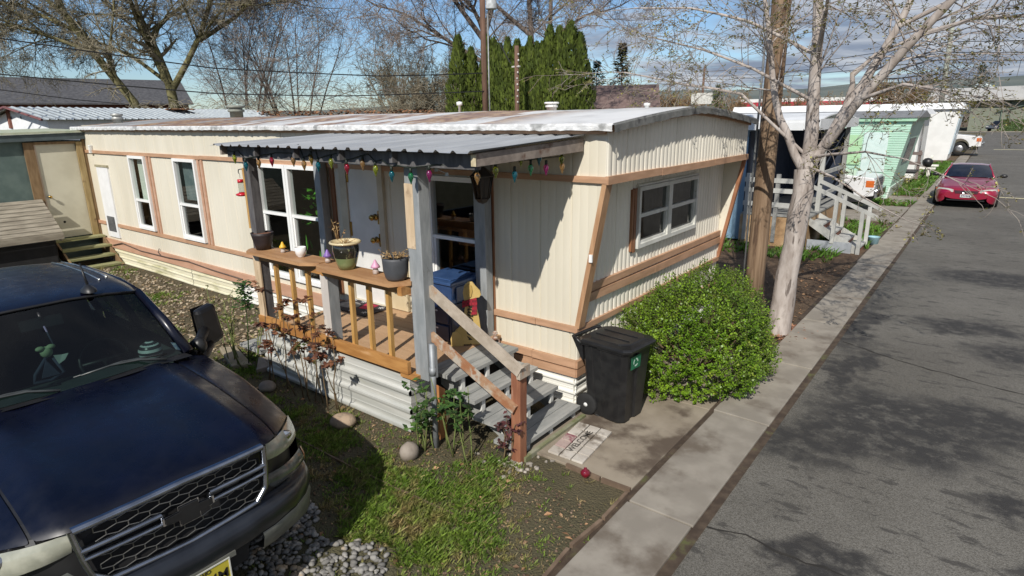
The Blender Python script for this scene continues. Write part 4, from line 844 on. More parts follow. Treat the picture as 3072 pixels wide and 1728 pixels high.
g = G(); g.box(-4.65,-4.02,-1.30,-.45,.22,.27); g.build('tread', stepw, t, bevel=.006)
g = G(); g.box(-5.0,-4.45,-1.38,-.55,.08,.13); g.build('tread', stepw, t, bevel=.006)
g = G(); g.box(-4.6,-4.06,-1.25,-1.20,0,.22); g.box(-4.6,-4.06,-.55,-.5,0,.22); g.box(-4.95,-4.6,-1.3,-1.25,0,.08); g.box(-4.95,-4.6,-.65,-.6,0,.08); g.build('step_riser', oldwood, t)
slabm = M('old_concrete_slab', (.26,.22,.15), (.34,.29,.21), rough=.9, scale=5)
for lab, pts in (('flat concrete slab by the thorny bush and the dark truck', [(-5.25,-1.55),(-4.45,-1.80),(-4.3,-1.6),(-5.1,-1.38)]), ('brown flagstone at the foot of the porch skirting', [(-4.45,-1.42),(-4.06,-1.68),(-4.03,-1.42),(-4.25,-1.28)])):
    g = G(); g.prism([(x, y, -.01) for x, y in pts], (0,0,.075)); tag(g.build('paving_slab', slabm if 'concrete' in lab else rockg, bevel=.012), lab, 'slab')

# ------------------------------------------------------------------ bushes and roses
def rosebush(name, label, x, y, n, h, spread, stemm, leafm, leafn, lsize, rows=None, zlo=.3, seed=1):
    r = random.Random(seed); t = thing(name, label, 'rose bush', (x, y, 0)); g = G(); g2 = G()
    for i in range(n):
        px = x + r.uniform(-spread, spread)*.5; py = y + r.uniform(-.08,.08); hh = h*r.uniform(.6, 1.05); dx_, dy_ = r.gauss(0,.16)*hh, r.gauss(0,.10)*hh
        pts = [V((px+dx_*k/5 + r.uniform(-.012,.012), py+dy_*k/5 + r.uniform(-.012,.012), hh*k/5)) for k in range(6)]
        g.tube(pts, [.008,.0075,.007,.006,.005,.0035], 5)
        for k in range(4):
            q = pts[r.randint(2,5)]; a = r.uniform(0, 6.3); e = q + V((cos(a)*.10, sin(a)*.08, r.uniform(.02,.12))); g.tube([q, (q+e)/2+V((0,0,-.01)), e], [.004,.003,.002], 4)
            for _ in range(leafn):
                f = q.lerp(e, r.uniform(.1,1.1)); b_ = r.uniform(0, 6.3); d = V((cos(b_), sin(b_), r.uniform(-.8,.5))).normalized()*lsize*r.uniform(.6,1.3); nn = d.cross(V((.3,-.2,1))).normalized()*lsize*.36
                if f.z > h*zlo: g2.add([f, f+d*.5+nn, f+d*1.1, f+d*.5-nn], [[0,1,2,3]])
    g.build('stems', stemm, t); g2.build('leaves', leafm, t); return t
bst = M('rose_cane_brown', (.10,.065,.035), (.17,.12,.06), rough=.8); gst = M('rose_cane_green', (.10,.14,.035), (.17,.19,.06), rough=.7)
bl = M('bronze_leaf', (.085,.028,.016), (.17,.075,.035), rough=.5, scale=6, island=.5, col3=(.06,.10,.02), scale3=4, lohi3=(.55,.68)); gl = M('rose_green_leaf', (.025,.065,.014), (.06,.12,.025), rough=.45, scale=6, island=.45, trans=.15); yl = M('sparse_yellow_leaf', (.13,.13,.045), (.22,.20,.08), rough=.6, scale=6, island=.4)
rosebush('rose_bush', 'thorny rose bush with bronze and brown leaves against the porch skirting', -2.95, -1.74, 13, 1.15, 1.5, bst, bl, 15, .055, zlo=.40, seed=5)
rosebush('rose_bush', 'rose bush with green leaves and red shoots beside the steps', -.62, -1.62, 7, .80, .75, gst, gl, 13, .055, zlo=.45, seed=8)
t = rosebush('rose_bush', 'small leafy rose with glossy dark leaves under the metal pipe', -.97, -1.72, 5, .58, .3, gst, gl, 9, .055, zlo=.4, seed=11)
rosebush('rose_bush', 'tall spindly rose bush standing near the truck mirror', -4.45, -1.66, 10, 1.05, .55, gst, yl, 5, .035, zlo=.1, seed=14)
t = rosebush('rose_bush', 'dark red leaved shoots climbing the foot of the newel post', -.22, -1.33, 5, .42, .15, bst, M('dark_red_leaf', (.05,.015,.018), (.09,.03,.03), rough=.5, island=.4), 6, .045, zlo=.1, seed=17)
g = G(); r = random.Random(5)
for _ in range(260):
    a = r.uniform(0, 6.3); f = V((-4.25+r.gauss(0,.06), -1.60+r.gauss(0,.05), r.uniform(.82,1.2))); d = V((cos(a), sin(a), r.uniform(-.3,.8))).normalized()*.045; nn = d.cross(V((.3,-.2,1))).normalized()*.018; g.add([f, f+d*.5+nn, f+d*1.1, f+d*.5-nn], [[0,1,2,3]])
g.tube([(-4.35,-1.62,0),(-4.27,-1.6,.6),(-4.25,-1.60,1.18)], [.009,.007,.004], 5)
tag(g.build('young_shrub', gl), 'slim upright shoot with dense dark leaves behind the truck mirror', 'shrub')
# the big green bush: shoots of small leaves over the whole volume
bushleaf = M('bush_leaf', (.105,.205,.010), (.20,.315,.024), rough=.42, scale=2.2, island=.38, trans=.25, col3=(.22,.25,.03), scale3=5, lohi3=(.56,.7))
t = thing('green_bush', 'large rounded bright green bush at the end of the mobile home', 'bush', (.47, 1.62, 0))
r = random.Random(77); g = G(); gs = G()
def bush_r(d):   # lumpy radius
    return 1 + .10*sin(5*d.x+1.3)*sin(4*d.y+.4) + .08*sin(9*d.z+3*d.x) + .06*sin(11*d.y+7*d.x)
cb_ = V((.47,1.60,.42)); RX, RY, RZ = .80, 1.06, .76
for i in range(3900):
    u = r.uniform(-.62, 1); a = r.uniform(0, 6.2832); q = sqrt(1-u*u); d = V((q*cos(a), q*sin(a), u)); k = bush_r(d)*(1 - abs(r.gauss(0,.10)))
    p = cb_ + V((d.x*RX, d.y*RY, d.z*RZ))*k
    if p.z < .03: continue
    if p.x < -.30: p.x = -.28
    ax = (V((d.x*.75, d.y*.75, d.z*.55+.65)) + V((r.gauss(0,.3), r.gauss(0,.3), r.gauss(0,.2)))).normalized(); Ls = r.uniform(.07,.15)*(1.35 if u > .6 else 1)
    b1 = ax.cross(V((.31,.57,.2))).normalized(); b2 = ax.cross(b1); gs.tube([p-ax*.06, p+ax*Ls], .0025, 3, False)
    nl = 9
    for j in range(nl):
        f = p + ax*(Ls*j/nl); an = j*2.4 + i; o = (b1*cos(an) + b2*sin(an))*.85 + ax*.55; s = r.uniform(.020,.032); n = o.cross(ax).normalized()*s*.42
        g.add([f, f+o*s*.6+n, f+o*s*1.25, f+o*s*.6-n], [[0,1,2,3]])
g.build('foliage', bushleaf, t); gs.build('twigs', gst, t)
g = G(); rs = random.Random(4)
for k in range(14): a = k*.45; g.tube([(.45,1.6,0),(.45+.35*cos(a),1.6+.45*sin(a),.35),(.45+.62*cos(a),1.6+.85*sin(a),.6+.2*sin(k))], [.02,.013,.006], 5)
g.build('branches', bst, t)
# ------------------------------------------------------------------ the dark pickup in the foreground
tr = thing('pickup_truck', 'dark navy black pickup truck parked nose first in the foreground', 'pickup truck', (-2.9, -4.15, 0))
OX, OY = -.29, -4.15
T = lambda f, l, z: (OX + f, OY + l, z)
navyp, nt, b = nodes('navy_truck_paint')
v = coord(nt); c = mixc(nt, ramp(nt, noise(nt, v, 3, 5), .35, .7), (.0018,.0024,.008), (.003,.004,.013)); nt.links.new(c, b.inputs['Base Color'])
b.inputs['Roughness'].default_value = .30; b.inputs['Coat Weight'].default_value = .30; b.inputs['Coat Roughness'].default_value = .2; b.inputs['Specular IOR Level'].default_value = .35
nt.links.new(ramp(nt, noise(nt, v, 9, 5), .3, .7, .22, .42), b.inputs['Roughness']); bumpn(nt, b, noise(nt, v, 2.2, 3), .04, .02)
trimb = M('truck_black_trim', (.010,.010,.011), (.016,.016,.017), rough=.45)
tglass = glass('truck_windscreen', (.34,.44,.42), .75)
tside = glass('truck_side_glass', (.08,.09,.09), 1.2)
lensm, nt, b = nodes('hazed_lens'); b.inputs['Base Color'].default_value = (.30,.31,.24,1); b.inputs['Roughness'].default_value = .22; b.inputs['Coat Weight'].default_value = 1; b.inputs['Coat Roughness'].default_value = .12
v = coord(nt); nt.links.new(mixc(nt, ramp(nt, noise(nt, v, 9, 3), .35, .65), (.27,.275,.22), (.37,.37,.30)), b.inputs['Base Color'])
lerp = lambda a, b2, t: a + (b2-a)*t
def interp(x, tab):
    if x <= tab[0][0]: return tab[0][1]
    for (a, u), (b2, w) in zip(tab[:-1], tab[1:]):
        if x <= b2: return u + (w-u)*(x-a)/(b2-a)
    return tab[-1][1]
# hood and fender skin: s = distance back from the nose at the centre line
zc = lambda s: interp(s, [(0,1.165),(.03,1.19),(.12,1.228),(.35,1.275),(.8,1.325),(1.2,1.350),(1.55,1.362)])
zs = lambda s: interp(s, [(0,1.045),(.25,1.10),(.6,1.155),(1.0,1.21),(1.6,1.262)])
sweep = lambda l: 0 if abs(l) < .5 else .44*((abs(l)-.5)/.45)**1.35
def hoodpt(s, l):
    a = abs(l); sh = sweep(l)*max(0, 1-s/1.1); f = -.085 - s - sh*1.0
    k = min(1, a/.95); c_ = zc(s); e = zs(s)
    z = c_ - .022*min(1, a/.55)**2 if a <= .55 else lerp(c_-.022, e, ((a-.55)/.40)**1.15)
    z += .020*math.exp(-((a-.50)/.07)**2)*min(1, s/.4) - .012*math.exp(-((a-.30)/.12)**2)*min(1, s/.3)
    return T(f, l, z)
ls = [-.95,-.88,-.80,-.745,-.72,-.66,-.60,-.55,-.5,-.44,-.38,-.3,-.22,-.12,0,.12,.22,.3,.38,.44,.5,.55,.60,.66]
ssn = [0,.03,.08,.15,.25,.4,.6,.8,1.0,1.2,1.35,1.45]
g = G(); g.grid([[hoodpt(s, l) for l in [x for x in ls if -.70 <= x] if l <= .67] for s in ssn]); g.build('hood', navyp, tr, sub=1)
def fender(sgn, name):
    g = G(); rows = []
    for s in [0,.03,.08,.15,.25,.4,.6,.8,1.0,1.2,1.4,1.6]:
        row = [hoodpt(s, sgn*l) for l in (.675,.70,.75,.80,.86,.91,.95)]
        f = row[-1][0]; z = zs(s); row[0] = (row[0][0], row[0][1], row[0][2]-.004)
        y = lambda l: OY + sgn*l
        row += [(f-.0, y(.985), z-.05), (f, y(1.0), z-.13), (f+.01, y(1.005), max(.62, z-.30)), (f+.01, y(.99), .60)]
        rows.append(row)
    g.grid(rows if sgn > 0 else [r_[::-1] for r_ in rows]); return g.build(name, navyp, tr, sub=1)
fender(1, 'fender'); fender(-1, 'fender')
g = G()   # dark gutters between hood and fenders
for sgn in (1,-1): g.grid([[tuple(V(hoodpt(s, sgn*.655))-V((0,0,.014))), tuple(V(hoodpt(s, sgn*.69))-V((0,0,.014)))] for s in ssn], False)
g.build('hood_gap', trimb, tr)
g = G(); g.grid([[T(f, l, z) for l, f, z in [(-.80,-1.55,1.325),(-.5,-1.50,1.35),(0,-1.46,1.352),(.5,-1.50,1.35),(.80,-1.55,1.325)]], [T(f, l, z) for l, f, z in [(-.78,-1.66,1.335),(-.5,-1.60,1.345),(0,-1.56,1.345),(.5,-1.60,1.345),(.78,-1.66,1.335)]]]); g.build('cowl', trimb, tr)
# front panel behind the grille and lamps
g = G(); g.grid([[T(-.12-sweep(l)*.95, l, z) for l in (-.95,-.9,-.8,-.7,-.6,-.5,-.25,0,.25,.5,.6,.7,.8,.9,.95)] for z in (.66,.80,.95,1.035)]); g.grid([[T(-.12-sweep(l)*.95, l, 1.035) for l in (-.95,-.8,-.65,-.5,0,.5,.65,.8,.95)], [tuple(V(hoodpt(.0, l))-V((.012,0,.004))) for l in (-.95,-.8,-.65,-.5,0,.5,.65,.8,.95)]]); g.build('front_panel', trimb, tr)
# lamps: curved patches through measured corners
def patch(a, b2, c, d, bulge, n=7, m=4):   # a inner top, b outer top, c outer bottom, d inner bottom (f,l,z)
    rows = []
    for j in range(m+1):
        v_ = j/m; row = []
        for i in range(n+1):
            u = i/n; p = [lerp(lerp(a[k], b2[k], u), lerp(d[k], c[k], u), v_) for k in range(3)]
            p[0] += bulge*4*u*(1-u) + .02*4*v_*(1-v_); row.append(tuple(p))
        rows.append(row)
    return rows
for sgn in (1,-1):
    mir = lambda R: [[T(f, sgn*l, z) for f, l, z in r_] for r_ in R]
    g = G(); R = mir(patch((-.125,.535,1.128),(-.515,.955,1.052),(-.455,.965,.905),(-.135,.535,1.012),.055)); g.grid(R if sgn > 0 else [r_[::-1] for r_ in R]); hl = g.build('headlight', lensm, tr)
    g = G(); R = mir(patch((-.15,.535,.905),(-.41,.96,.835),(-.385,.97,.735),(-.18,.535,.762),.05)); g.grid(R if sgn > 0 else [r_[::-1] for r_ in R]); g.build('turn_lamp', M('lower_lamp_lens', (.045,.05,.048), (.13,.135,.125), rough=.2, coat=1, scale=8), tr)
    g = G(); R = mir(patch((-.385,.945,.842),(-.415,.968,.832),(-.392,.978,.738),(-.372,.955,.742),.004, 2, 2)); g.grid(R if sgn > 0 else [r_[::-1] for r_ in R]); g.build('amber_marker', M('amber_lens', (.45,.14,.02), rough=.3, coat=.5), tr)
    g = G(); g.ell(T(-.30, sgn*.76, 1.03), .03, .085, .045, 14, 8); g.build('reflector', chrome, hl)
# grille: chrome frame, centre bars, honeycomb
gm_ = M('grille_chrome', (.34,.36,.40), rough=.22, metal=1); gf = lambda l: -.072 + .03*(1-(l/.53)**2)
def gbar(g, pts, w, d=.04, n=10):
    """bar of height w following (l,z) points on the grille face"""
    a = []
    for (l0, z0), (l1, z1) in zip(pts[:-1], pts[1:]):
        for i in range(n): t = i/n; a.append((lerp(l0,l1,t), lerp(z0,z1,t)))
    a.append(pts[-1])
    R = []
    for k in range(len(a)):
        p = V((a[k][0], a[k][1])); q = V(a[min(k+1,len(a)-1)]) - V(a[max(k-1,0)]); q.normalize(); nn = V((-q.y, q.x))*(w/2)
        R.append([T(gf(p.x)-.02, p.x+nn.x, p.y+nn.y), T(gf(p.x)+.012, p.x+nn.x*.9, p.y+nn.y*.9), T(gf(p.x)+.018, p.x, p.y), T(gf(p.x)+.012, p.x-nn.x*.9, p.y-nn.y*.9), T(gf(p.x)-.02, p.x-nn.x, p.y-nn.y)])
    g.grid(R)
g = G(); gbar(g, [(-.53,1.158),(.0,1.178),(.50,1.158)], .034); gbar(g, [(.505,1.165),(.50,1.0),(.485,.88),(.42,.815)], .030, n=5); gbar(g, [(-.535,1.165),(-.515,1.0),(-.49,.88),(-.42,.815)], .030, n=5); gbar(g, [(-.43,.812),(0,.795),(.43,.812)], .030)
gbar(g, [(-.52,1.032),(-.135,1.040)], .026); gbar(g, [(.135,1.040),(.50,1.032)], .026); gbar(g, [(-.515,.982),(-.12,.985)], .022); gbar(g, [(.12,.985),(.49,.982)], .022); gbar(g, [(-.135,1.045),(-.13,.98)], .016, n=3); gbar(g, [(.135,1.045),(.13,.98)], .016, n=3)
gr = g.build('grille', gm_, tr)
g = G(); g.grid([[T(gf(l)-.045, l, z) for l in (-.52,-.3,0,.3,.49)] for z in (.80,.95,1.16)]); g.build('grille_back', dark, tr)
g = G()   # honeycomb of thin bars
def hexrow(z0, z1, rows):
    h = (z1-z0)/rows; w = .105
    def seg(p, q):
        if abs(p[0]) > .49 or abs(q[0]) > .49: return
        g.tube([T(gf(p[0])-.012, p[0], p[1]), T(gf(q[0])-.012, q[0], q[1])], .0036, 4, False)
    for r_ in range(rows+1):
        z = z0 + r_*h; o = (r_ % 2)*w/2; l = -.60 + o
        while l < .6:
            seg((l, z+h*.17), (l+w/2, z-h*.17)); seg((l+w/2, z-h*.17), (l+w, z+h*.17))
            if r_ < rows: seg((l, z+h*.17), (l, z+h*.83))
            l += w
hexrow(1.055, 1.135, 2); g.build('honeycomb', M('honeycomb_bar', (.22,.215,.20), rough=.35, metal=.8), gr); g = G(); hexrow(.835, .955, 3); g.build('honeycomb', MATS['honeycomb_bar'], gr)
bow = [(-.135,.985),(-.135,1.025),(-.055,1.03),(-.055,1.058),(.055,1.058),(.055,1.03),(.135,1.025),(.135,.985),(.055,.978),(.055,.94),(-.055,.94),(-.055,.978)]
g = G(); g.prism([T(-.022, l*1.06, 1+(z-1)*1.08) for l, z in bow], (.010,0,0)); em = g.build('emblem_edge', chrome, gr)
g = G(); g.prism([T(-.008, l*.96, 1+(z-1)*.94) for l, z in bow], (.006,0,0)); g.build('emblem', trimb, em)
# bumper, valance, plate
bf = lambda l: interp(abs(l), [(0,.03),(.3,.02),(.5,-.02),(.7,-.10),(.85,-.21),(.95,-.32),(1.0,-.44),(1.005,-.56)])
bump_ = M('bumper_satin_navy', (.008,.010,.015), (.014,.017,.024), rough=.34, coat=.3)
LB = [-1.005,-1.0,-.975,-.95,-.9,-.85,-.78,-.7,-.6,-.5,-.4,-.3,-.15,0,.15,.3,.4,.5,.6,.7,.78,.85,.9,.95,.975,1.0,1.005]
zt_ = lambda l: interp(abs(l), [(0,.785),(.45,.785),(.6,.76),(.8,.735),(1.0,.70),(1.01,.70)]); zb_ = lambda l: interp(abs(l), [(0,.615),(.36,.625),(.7,.60),(1.0,.556),(1.01,.55)])
g = G(); g.grid([[T(bf(l)-.10, l, zt_(l)+.01) for l in LB], [T(bf(l)-.03, l, zt_(l)) for l in LB], [T(bf(l)+.0, l, zt_(l)-.03) for l in LB], [T(bf(l)+.012, l, lerp(zt_(l), zb_(l), .55)) for l in LB], [T(bf(l)-.01, l, zb_(l)) for l in LB]]); g.build('bumper', bump_, tr)
LV = [l for l in LB]
val = M('silver_valance', (.16,.165,.15), (.24,.24,.21), rough=.45, metal=.4)
for rng_ in ([l for l in LB if l >= .34], [l for l in LB if l <= -.34]):
    g = G(); g.grid([[T(bf(l)-.008, l, zb_(l)-.004) for l in rng_], [T(bf(l)+.004, l, zb_(l)-.03) for l in rng_], [T(bf(l)-.03, l, interp(abs(l), [(.3,.50),(.7,.46),(1.0,.36)])) for l in rng_], [T(bf(l)-.14, l, interp(abs(l), [(.3,.48),(.7,.44),(1.0,.36)])) for l in rng_]]); g.build('valance', val, tr)
g = G(); lr = [l for l in LB if abs(l) < .36]; g.grid([[T(bf(l)-.02, l, .62) for l in lr], [T(bf(l)-.05, l, .48) for l in lr]]); g.build('bumper_recess', dark, tr)
g = G(); g.box(OX+.0,OX+.028,OY-.22,OY+.20,.60,.632); g.build('plate_bracket', val, tr)
g = G(); g.prism([T(.030, l, z) for l, z in ((-.152,.462),(.152,.462),(.152,.616),(-.152,.616))], (.004,0,0)); pl = g.build('licence_plate', M('plate_yellow', (.48,.40,.03), (.56,.47,.06), rough=.45), tr)
g = G()
for (a, b2, c_, d) in ((-.155,.155,.611,.619),(-.155,.155,.459,.467),(-.155,-.147,.467,.611),(.147,.155,.467,.611)): g.box(OX+.033,OX+.038,OY+a,OY+b2,c_,d)
g.build('plate_rim', M('plate_white', (.6,.6,.55)), pl)
pk = M('plate_black', (.015,.012,.01))
text('plate_number', '14M', .088, pk, frame(T(.0355,.062,.527), (0,1,0), (0,0,1)), pl, .0008, .001)
text('plate_state', 'IDAHO', .034, pk, frame(T(.0355,-.015,.593), (0,1,0), (0,0,1)), pl, .0008, .0005)
# cab: windscreen, pillars, roof, sides
WB = [(-.79,-1.64,1.335),(-.5,-1.585,1.35),(-.2,-1.555,1.352),(.2,-1.555,1.352),(.5,-1.585,1.35),(.79,-1.64,1.335)]
WTp = [(-.70,-2.17,1.775),(-.45,-2.10,1.825),(-.2,-2.075,1.845),(.2,-2.075,1.845),(.45,-2.10,1.825),(.70,-2.17,1.775)]
g = G(); g.grid([[T(lerp(a[1],b2[1],t)+.02*4*t*(1-t), lerp(a[0],b2[0],t), lerp(a[2],b2[2],t)) for a, b2 in zip(WB, WTp)] for t in (0,.25,.5,.75,1)]); g.build('windscreen', tglass, tr)
for a, b2 in ((WB[0],WTp[0]),(WB[5],WTp[5])):
    s_ = 1 if a[0] > 0 else -1; g = G(); g.tube([T(a[1], a[0]+.02*s_, a[2]), T(lerp(a[1],b2[1],.5)+.02, lerp(a[0],b2[0],.5)+.022*s_, lerp(a[2],b2[2],.5)), T(b2[1]-.01, b2[0]+.012*s_, b2[2])], [.045,.04,.035], 8); g.build('pillar', navyp, tr)
g = G(); g.tube([T(f+.004, l, z+.004) for l, f, z in WTp], .012, 6); g.build('windscreen_seal', trimb, tr)
def roofz(s, l):  # s back from screen top
    return interp(s, [(0,1.845),(.08,1.868),(.25,1.892),(.7,1.915),(1.2,1.912),(1.6,1.885),(1.78,1.85),(1.84,1.80)]) - .055*(abs(l)/.7)**2.4 - .012*(1 if abs(l) > .69 else 0)
RL = [-.735,-.70,-.66,-.60,-.54,-.48,-.35,-.2,0,.2,.35,.48,.54,.60,.66,.70,.735]
g = G(); rows = []
for s in (0,.04,.1,.25,.5,.8,1.1,1.4,1.6,1.75,1.84):
    rows.append([T(-2.075 - .095*(abs(l)/.7)**2*max(0, 1-s/.6) - s + .0, l, roofz(s, l) - (.02 if abs(l) > .71 else 0) + (.006 if .56 < abs(l) < .63 else 0)) for l in RL])
g.grid(rows); g.build('roof', navyp, tr, sub=1)
g = G()
for sgn in (1,-1):
    for l, f0, f1 in ((.545,-2.45,-3.62),(.632,-2.55,-3.66)): g.tube([T(lerp(f0,f1,k/8), sgn*l, roofz(-2.075-lerp(f0,f1,k/8), l)+.004) for k in range(9)], .008, 5)
g.build('roof_strip', M('roof_strip_bright', (.40,.41,.40), rough=.25, metal=.9), tr)
g = G(); top = lambda f: (f, .735, interp(-f, [(2.17,1.76),(2.6,1.81),(3.3,1.81),(3.7,1.79),(3.92,1.74)])); belt = lambda f: (f, .955, 1.245)
FS = [-1.66,-1.9,-2.17,-2.5,-3.0,-3.4,-3.75,-3.95]
def side(sgn):
    up_ = []; 
    for f in FS:
        if f > -2.17: t = (f+1.66)/(-2.17+1.66); up_.append(T(f, sgn*lerp(.83,.725,t), lerp(1.30,1.755,t)))
        else: a = top(f); up_.append(T(f, sgn*a[1], a[2]))
    R = [up_, [T(f, sgn*.945, 1.255) for f in FS]]
    R2 = [R[1]] + [[T(f, sgn*l, z) for f in FS] for l, z in ((.985,1.20),(1.0,1.08),(1.005,.80),(.98,.52))]
    return (R, R2)
for sgn in (1,-1):
    R, R2 = side(sgn); g = G(); g.grid(R if sgn < 0 else R[::-1], False); g.build('side_window', tside, tr)
    g = G(); g.grid(R2 if sgn < 0 else R2[::-1]); g.build('door', navyp, tr)
    g = G()
    for f in (-2.95,): g.tube([T(f, sgn*.742, 1.80), T(f, sgn*.95, 1.25)], .035, 6)
    g.tube([T(-2.15, sgn*.725, 1.757), T(-2.6, sgn*.742, 1.80), T(-3.4, sgn*.742, 1.80), T(-3.94, sgn*.74, 1.74)], .028, 6); g.tube([T(-3.93, sgn*.74, 1.74), T(-3.95, sgn*.95, 1.25)], .04, 6); g.build('window_frame', navyp, tr)
g = G(); g.grid([[T(-3.93, -.73, 1.79), T(-3.92, 0, 1.83), T(-3.93, .73, 1.79)], [T(-3.97, -.95, .6), T(-3.97, 0, .6), T(-3.97, .95, .6)]]); g.build('cab_back', navyp, tr)
# bed and underside
g = G()
for sgn in (1,-1):
    g.hexa([T(-5.9, sgn*.92, .55), T(-4.02, sgn*.92, .55), T(-4.02, sgn*1.0, .55), T(-5.9, sgn*1.0, .55), T(-5.9, sgn*.92, 1.22), T(-4.02, sgn*.92, 1.22), T(-4.02, sgn*1.0, 1.22), T(-5.9, sgn*1.0, 1.22)])
g.hexa([T(-5.96,-1,.55),T(-5.9,-1,.55),T(-5.9,1,.55),T(-5.96,1,.55),T(-5.96,-1,1.22),T(-5.9,-1,1.22),T(-5.9,1,1.22),T(-5.96,1,1.22)]); g.hexa([T(-5.9,-.92,.6),T(-4.02,-.92,.6),T(-4.02,.92,.6),T(-5.9,.92,.6),T(-5.9,-.92,.66),T(-4.02,-.92,.66),T(-4.02,.92,.66),T(-5.9,.92,.66)]); g.build('bed', navyp, tr)
g = G(); g.hexa([T(-5.8,-.85,.34),T(-.35,-.85,.34),T(-.35,.85,.34),T(-5.8,.85,.34),T(-5.8,-.85,.62),T(-.35,-.85,.62),T(-.35,.85,.62),T(-5.8,.85,.62)]); g.build('underbody', dark, tr)
for f in (-1.0, -4.6):
    for sgn in (1,-1):
        g = G(); g.lathe(T(f, sgn*.84, .385), [(.20,-.12),(.36,-.125),(.385,-.09),(.385,.09),(.36,.125),(.20,.12)], 28, True, 'y'); w = g.build('wheel', rubber, tr)
        g = G(); g.lathe(T(f, sgn*.84, .385), [(.001,sgn*.05),(.08,sgn*.09),(.19,sgn*.06),(.21,sgn*.12)], 20, True, 'y'); g.build('rim', steel, w)
# interior: dash, seats, wheel
g = G(); g.grid([[T(-1.60-.02*(1-abs(l)/.8), l, 1.305) for l in (-.8,-.4,0,.4,.8)], [T(-1.95, l, 1.30) for l in (-.8,-.4,0,.4,.8)], [T(-2.07, l, 1.22) for l in (-.8,-.4,0,.4,.8)], [T(-2.05, l, .9) for l in (-.8,-.4,0,.4,.8)]]); g.build('dashboard', M('dash_grey', (.035,.05,.047), (.055,.07,.065), rough=.8), tr)
g = G()
for l in (-.42, .42): g.hexa([T(-2.95,l-.26,.9),T(-2.5,l-.26,.9),T(-2.5,l+.26,.9),T(-2.95,l+.26,.9),T(-2.95,l-.26,1.05),T(-2.5,l-.26,1.08),T(-2.5,l+.26,1.08),T(-2.95,l+.26,1.05)]); g.hexa([T(-3.12,l-.25,1.0),T(-2.95,l-.25,1.0),T(-2.95,l+.25,1.0),T(-3.12,l+.25,1.0),T(-3.25,l-.2,1.62),T(-3.12,l-.2,1.62),T(-3.12,l+.2,1.62),T(-3.25,l+.2,1.62)])
g.build('seat', M('seat_cloth', (.02,.022,.026), rough=.9), tr, bevel=.03)
g = G(); g.quad(T(-3.9,-.9,.62),T(-1.7,-.9,.62),T(-1.7,.9,.62),T(-3.9,.9,.62)); g.build('cab_floor', dark, tr)
g = G()
for sgn in (1,-1): g.quad(T(-1.7,sgn*.87,.7),T(-3.9,sgn*.87,.7),T(-3.9,sgn*.87,1.24),T(-1.7,sgn*.87,1.24))
g.build('door_lining', M('door_lining_grey', (.05,.06,.06), rough=.9), tr)
g = G(); tor = []; ctr = V(T(-2.28, .42, 1.24)); ax1 = V((0,1,0)); ax2 = V((-.45,0,.89))
g.tube([ctr + (ax1*cos(2*pi*k/20)+ax2*sin(2*pi*k/20))*.18 for k in range(21)], .015, 6); g.tube([ctr-ax1*.17, ctr, ctr+ax1*.17], .018, 6); g.tube([ctr, ctr+V((.25,0,-.15))], .03, 6); g.build('steering_wheel', trimb, tr)
g = G(); g.hexa([T(-2.02,-.14,1.70),T(-1.99,-.14,1.70),T(-1.99,.12,1.70),T(-2.02,.12,1.70),T(-2.04,-.14,1.77),T(-2.01,-.14,1.77),T(-2.01,.12,1.77),T(-2.04,.12,1.77)]); g.tube([T(-2.0,-.01,1.76), T(-2.03,-.01,1.81)], .012, 5); g.build('rear_mirror', trimb, tr)
# tow mirrors, wipers, antenna, inspection stickers
for sgn in (1,-1):
    g = G(); g.hexa([T(-2.00,sgn*1.06,1.20),T(-1.90,sgn*1.08,1.20),T(-1.96,sgn*1.285,1.25),T(-2.08,sgn*1.27,1.25),T(-2.00,sgn*1.03,1.56),T(-1.92,sgn*1.05,1.56),T(-1.97,sgn*1.235,1.585),T(-2.09,sgn*1.22,1.585)]); mo = g.build('mirror', black, tr, bevel=.035)
    g = G(); g.tube([T(-1.80,sgn*.93,1.30), T(-1.84,sgn*1.0,1.33), T(-1.93,sgn*1.09,1.38)], [.055,.045,.045], 8); g.tube([T(-1.78,sgn*.93,1.19), T(-1.84,sgn*1.02,1.20), T(-1.94,sgn*1.12,1.24)], [.05,.045,.045], 8); g.ell(T(-1.77,sgn*.96,1.31), .06, .06, .075, 10, 7); g.build('mirror_arm', black, mo)
    g = G(); g.quad(T(-2.075,sgn*1.08,1.25),T(-2.09,sgn*1.24,1.28),T(-2.098,sgn*1.19,1.56),T(-2.085,sgn*1.06,1.55)); g.build('mirror_glass', chrome, mo)
wm = M('wiper_grey', (.05,.055,.055), rough=.35)
for (l0, l1) in ((.60,.05),(-.10,-.65)):
    g = G(); pts = [T(-1.555+.02, l0, 1.365), T(-1.60, lerp(l0,l1,.3), 1.40), T(-1.615, lerp(l0,l1,.65), 1.412), T(-1.60, l1, 1.405)]
    g.tube(pts, [.012,.009,.007,.006], 5); g.tube([T(-1.60, lerp(l0,l1,-.05), 1.385), T(-1.625, lerp(l0,l1,.5), 1.412), T(-1.61, lerp(l0,l1,1.08), 1.402)], .008, 5); g.build('wiper', wm, tr)
g = G(); g.lathe(T(-1.99+.0-.15,.36,1.865), [(.075,0),(.07,.018),(.04,.04),(.018,.055),(.001,.058)], 16, sx=1.1, sy=.7); g.tube([T(-2.14,.36,1.91), T(-2.22,.36,2.08)], [.011,.006], 6); g.build('antenna', trimb, tr)
g = G(); g.quad(T(-1.672,.73,1.372),T(-1.665,.765,1.355),T(-1.72,.765,1.405),T(-1.735,.725,1.42)); g.build('sticker', M('sticker_white', (.6,.62,.68), (.15,.2,.45), rough=.5, scale=60), tr)
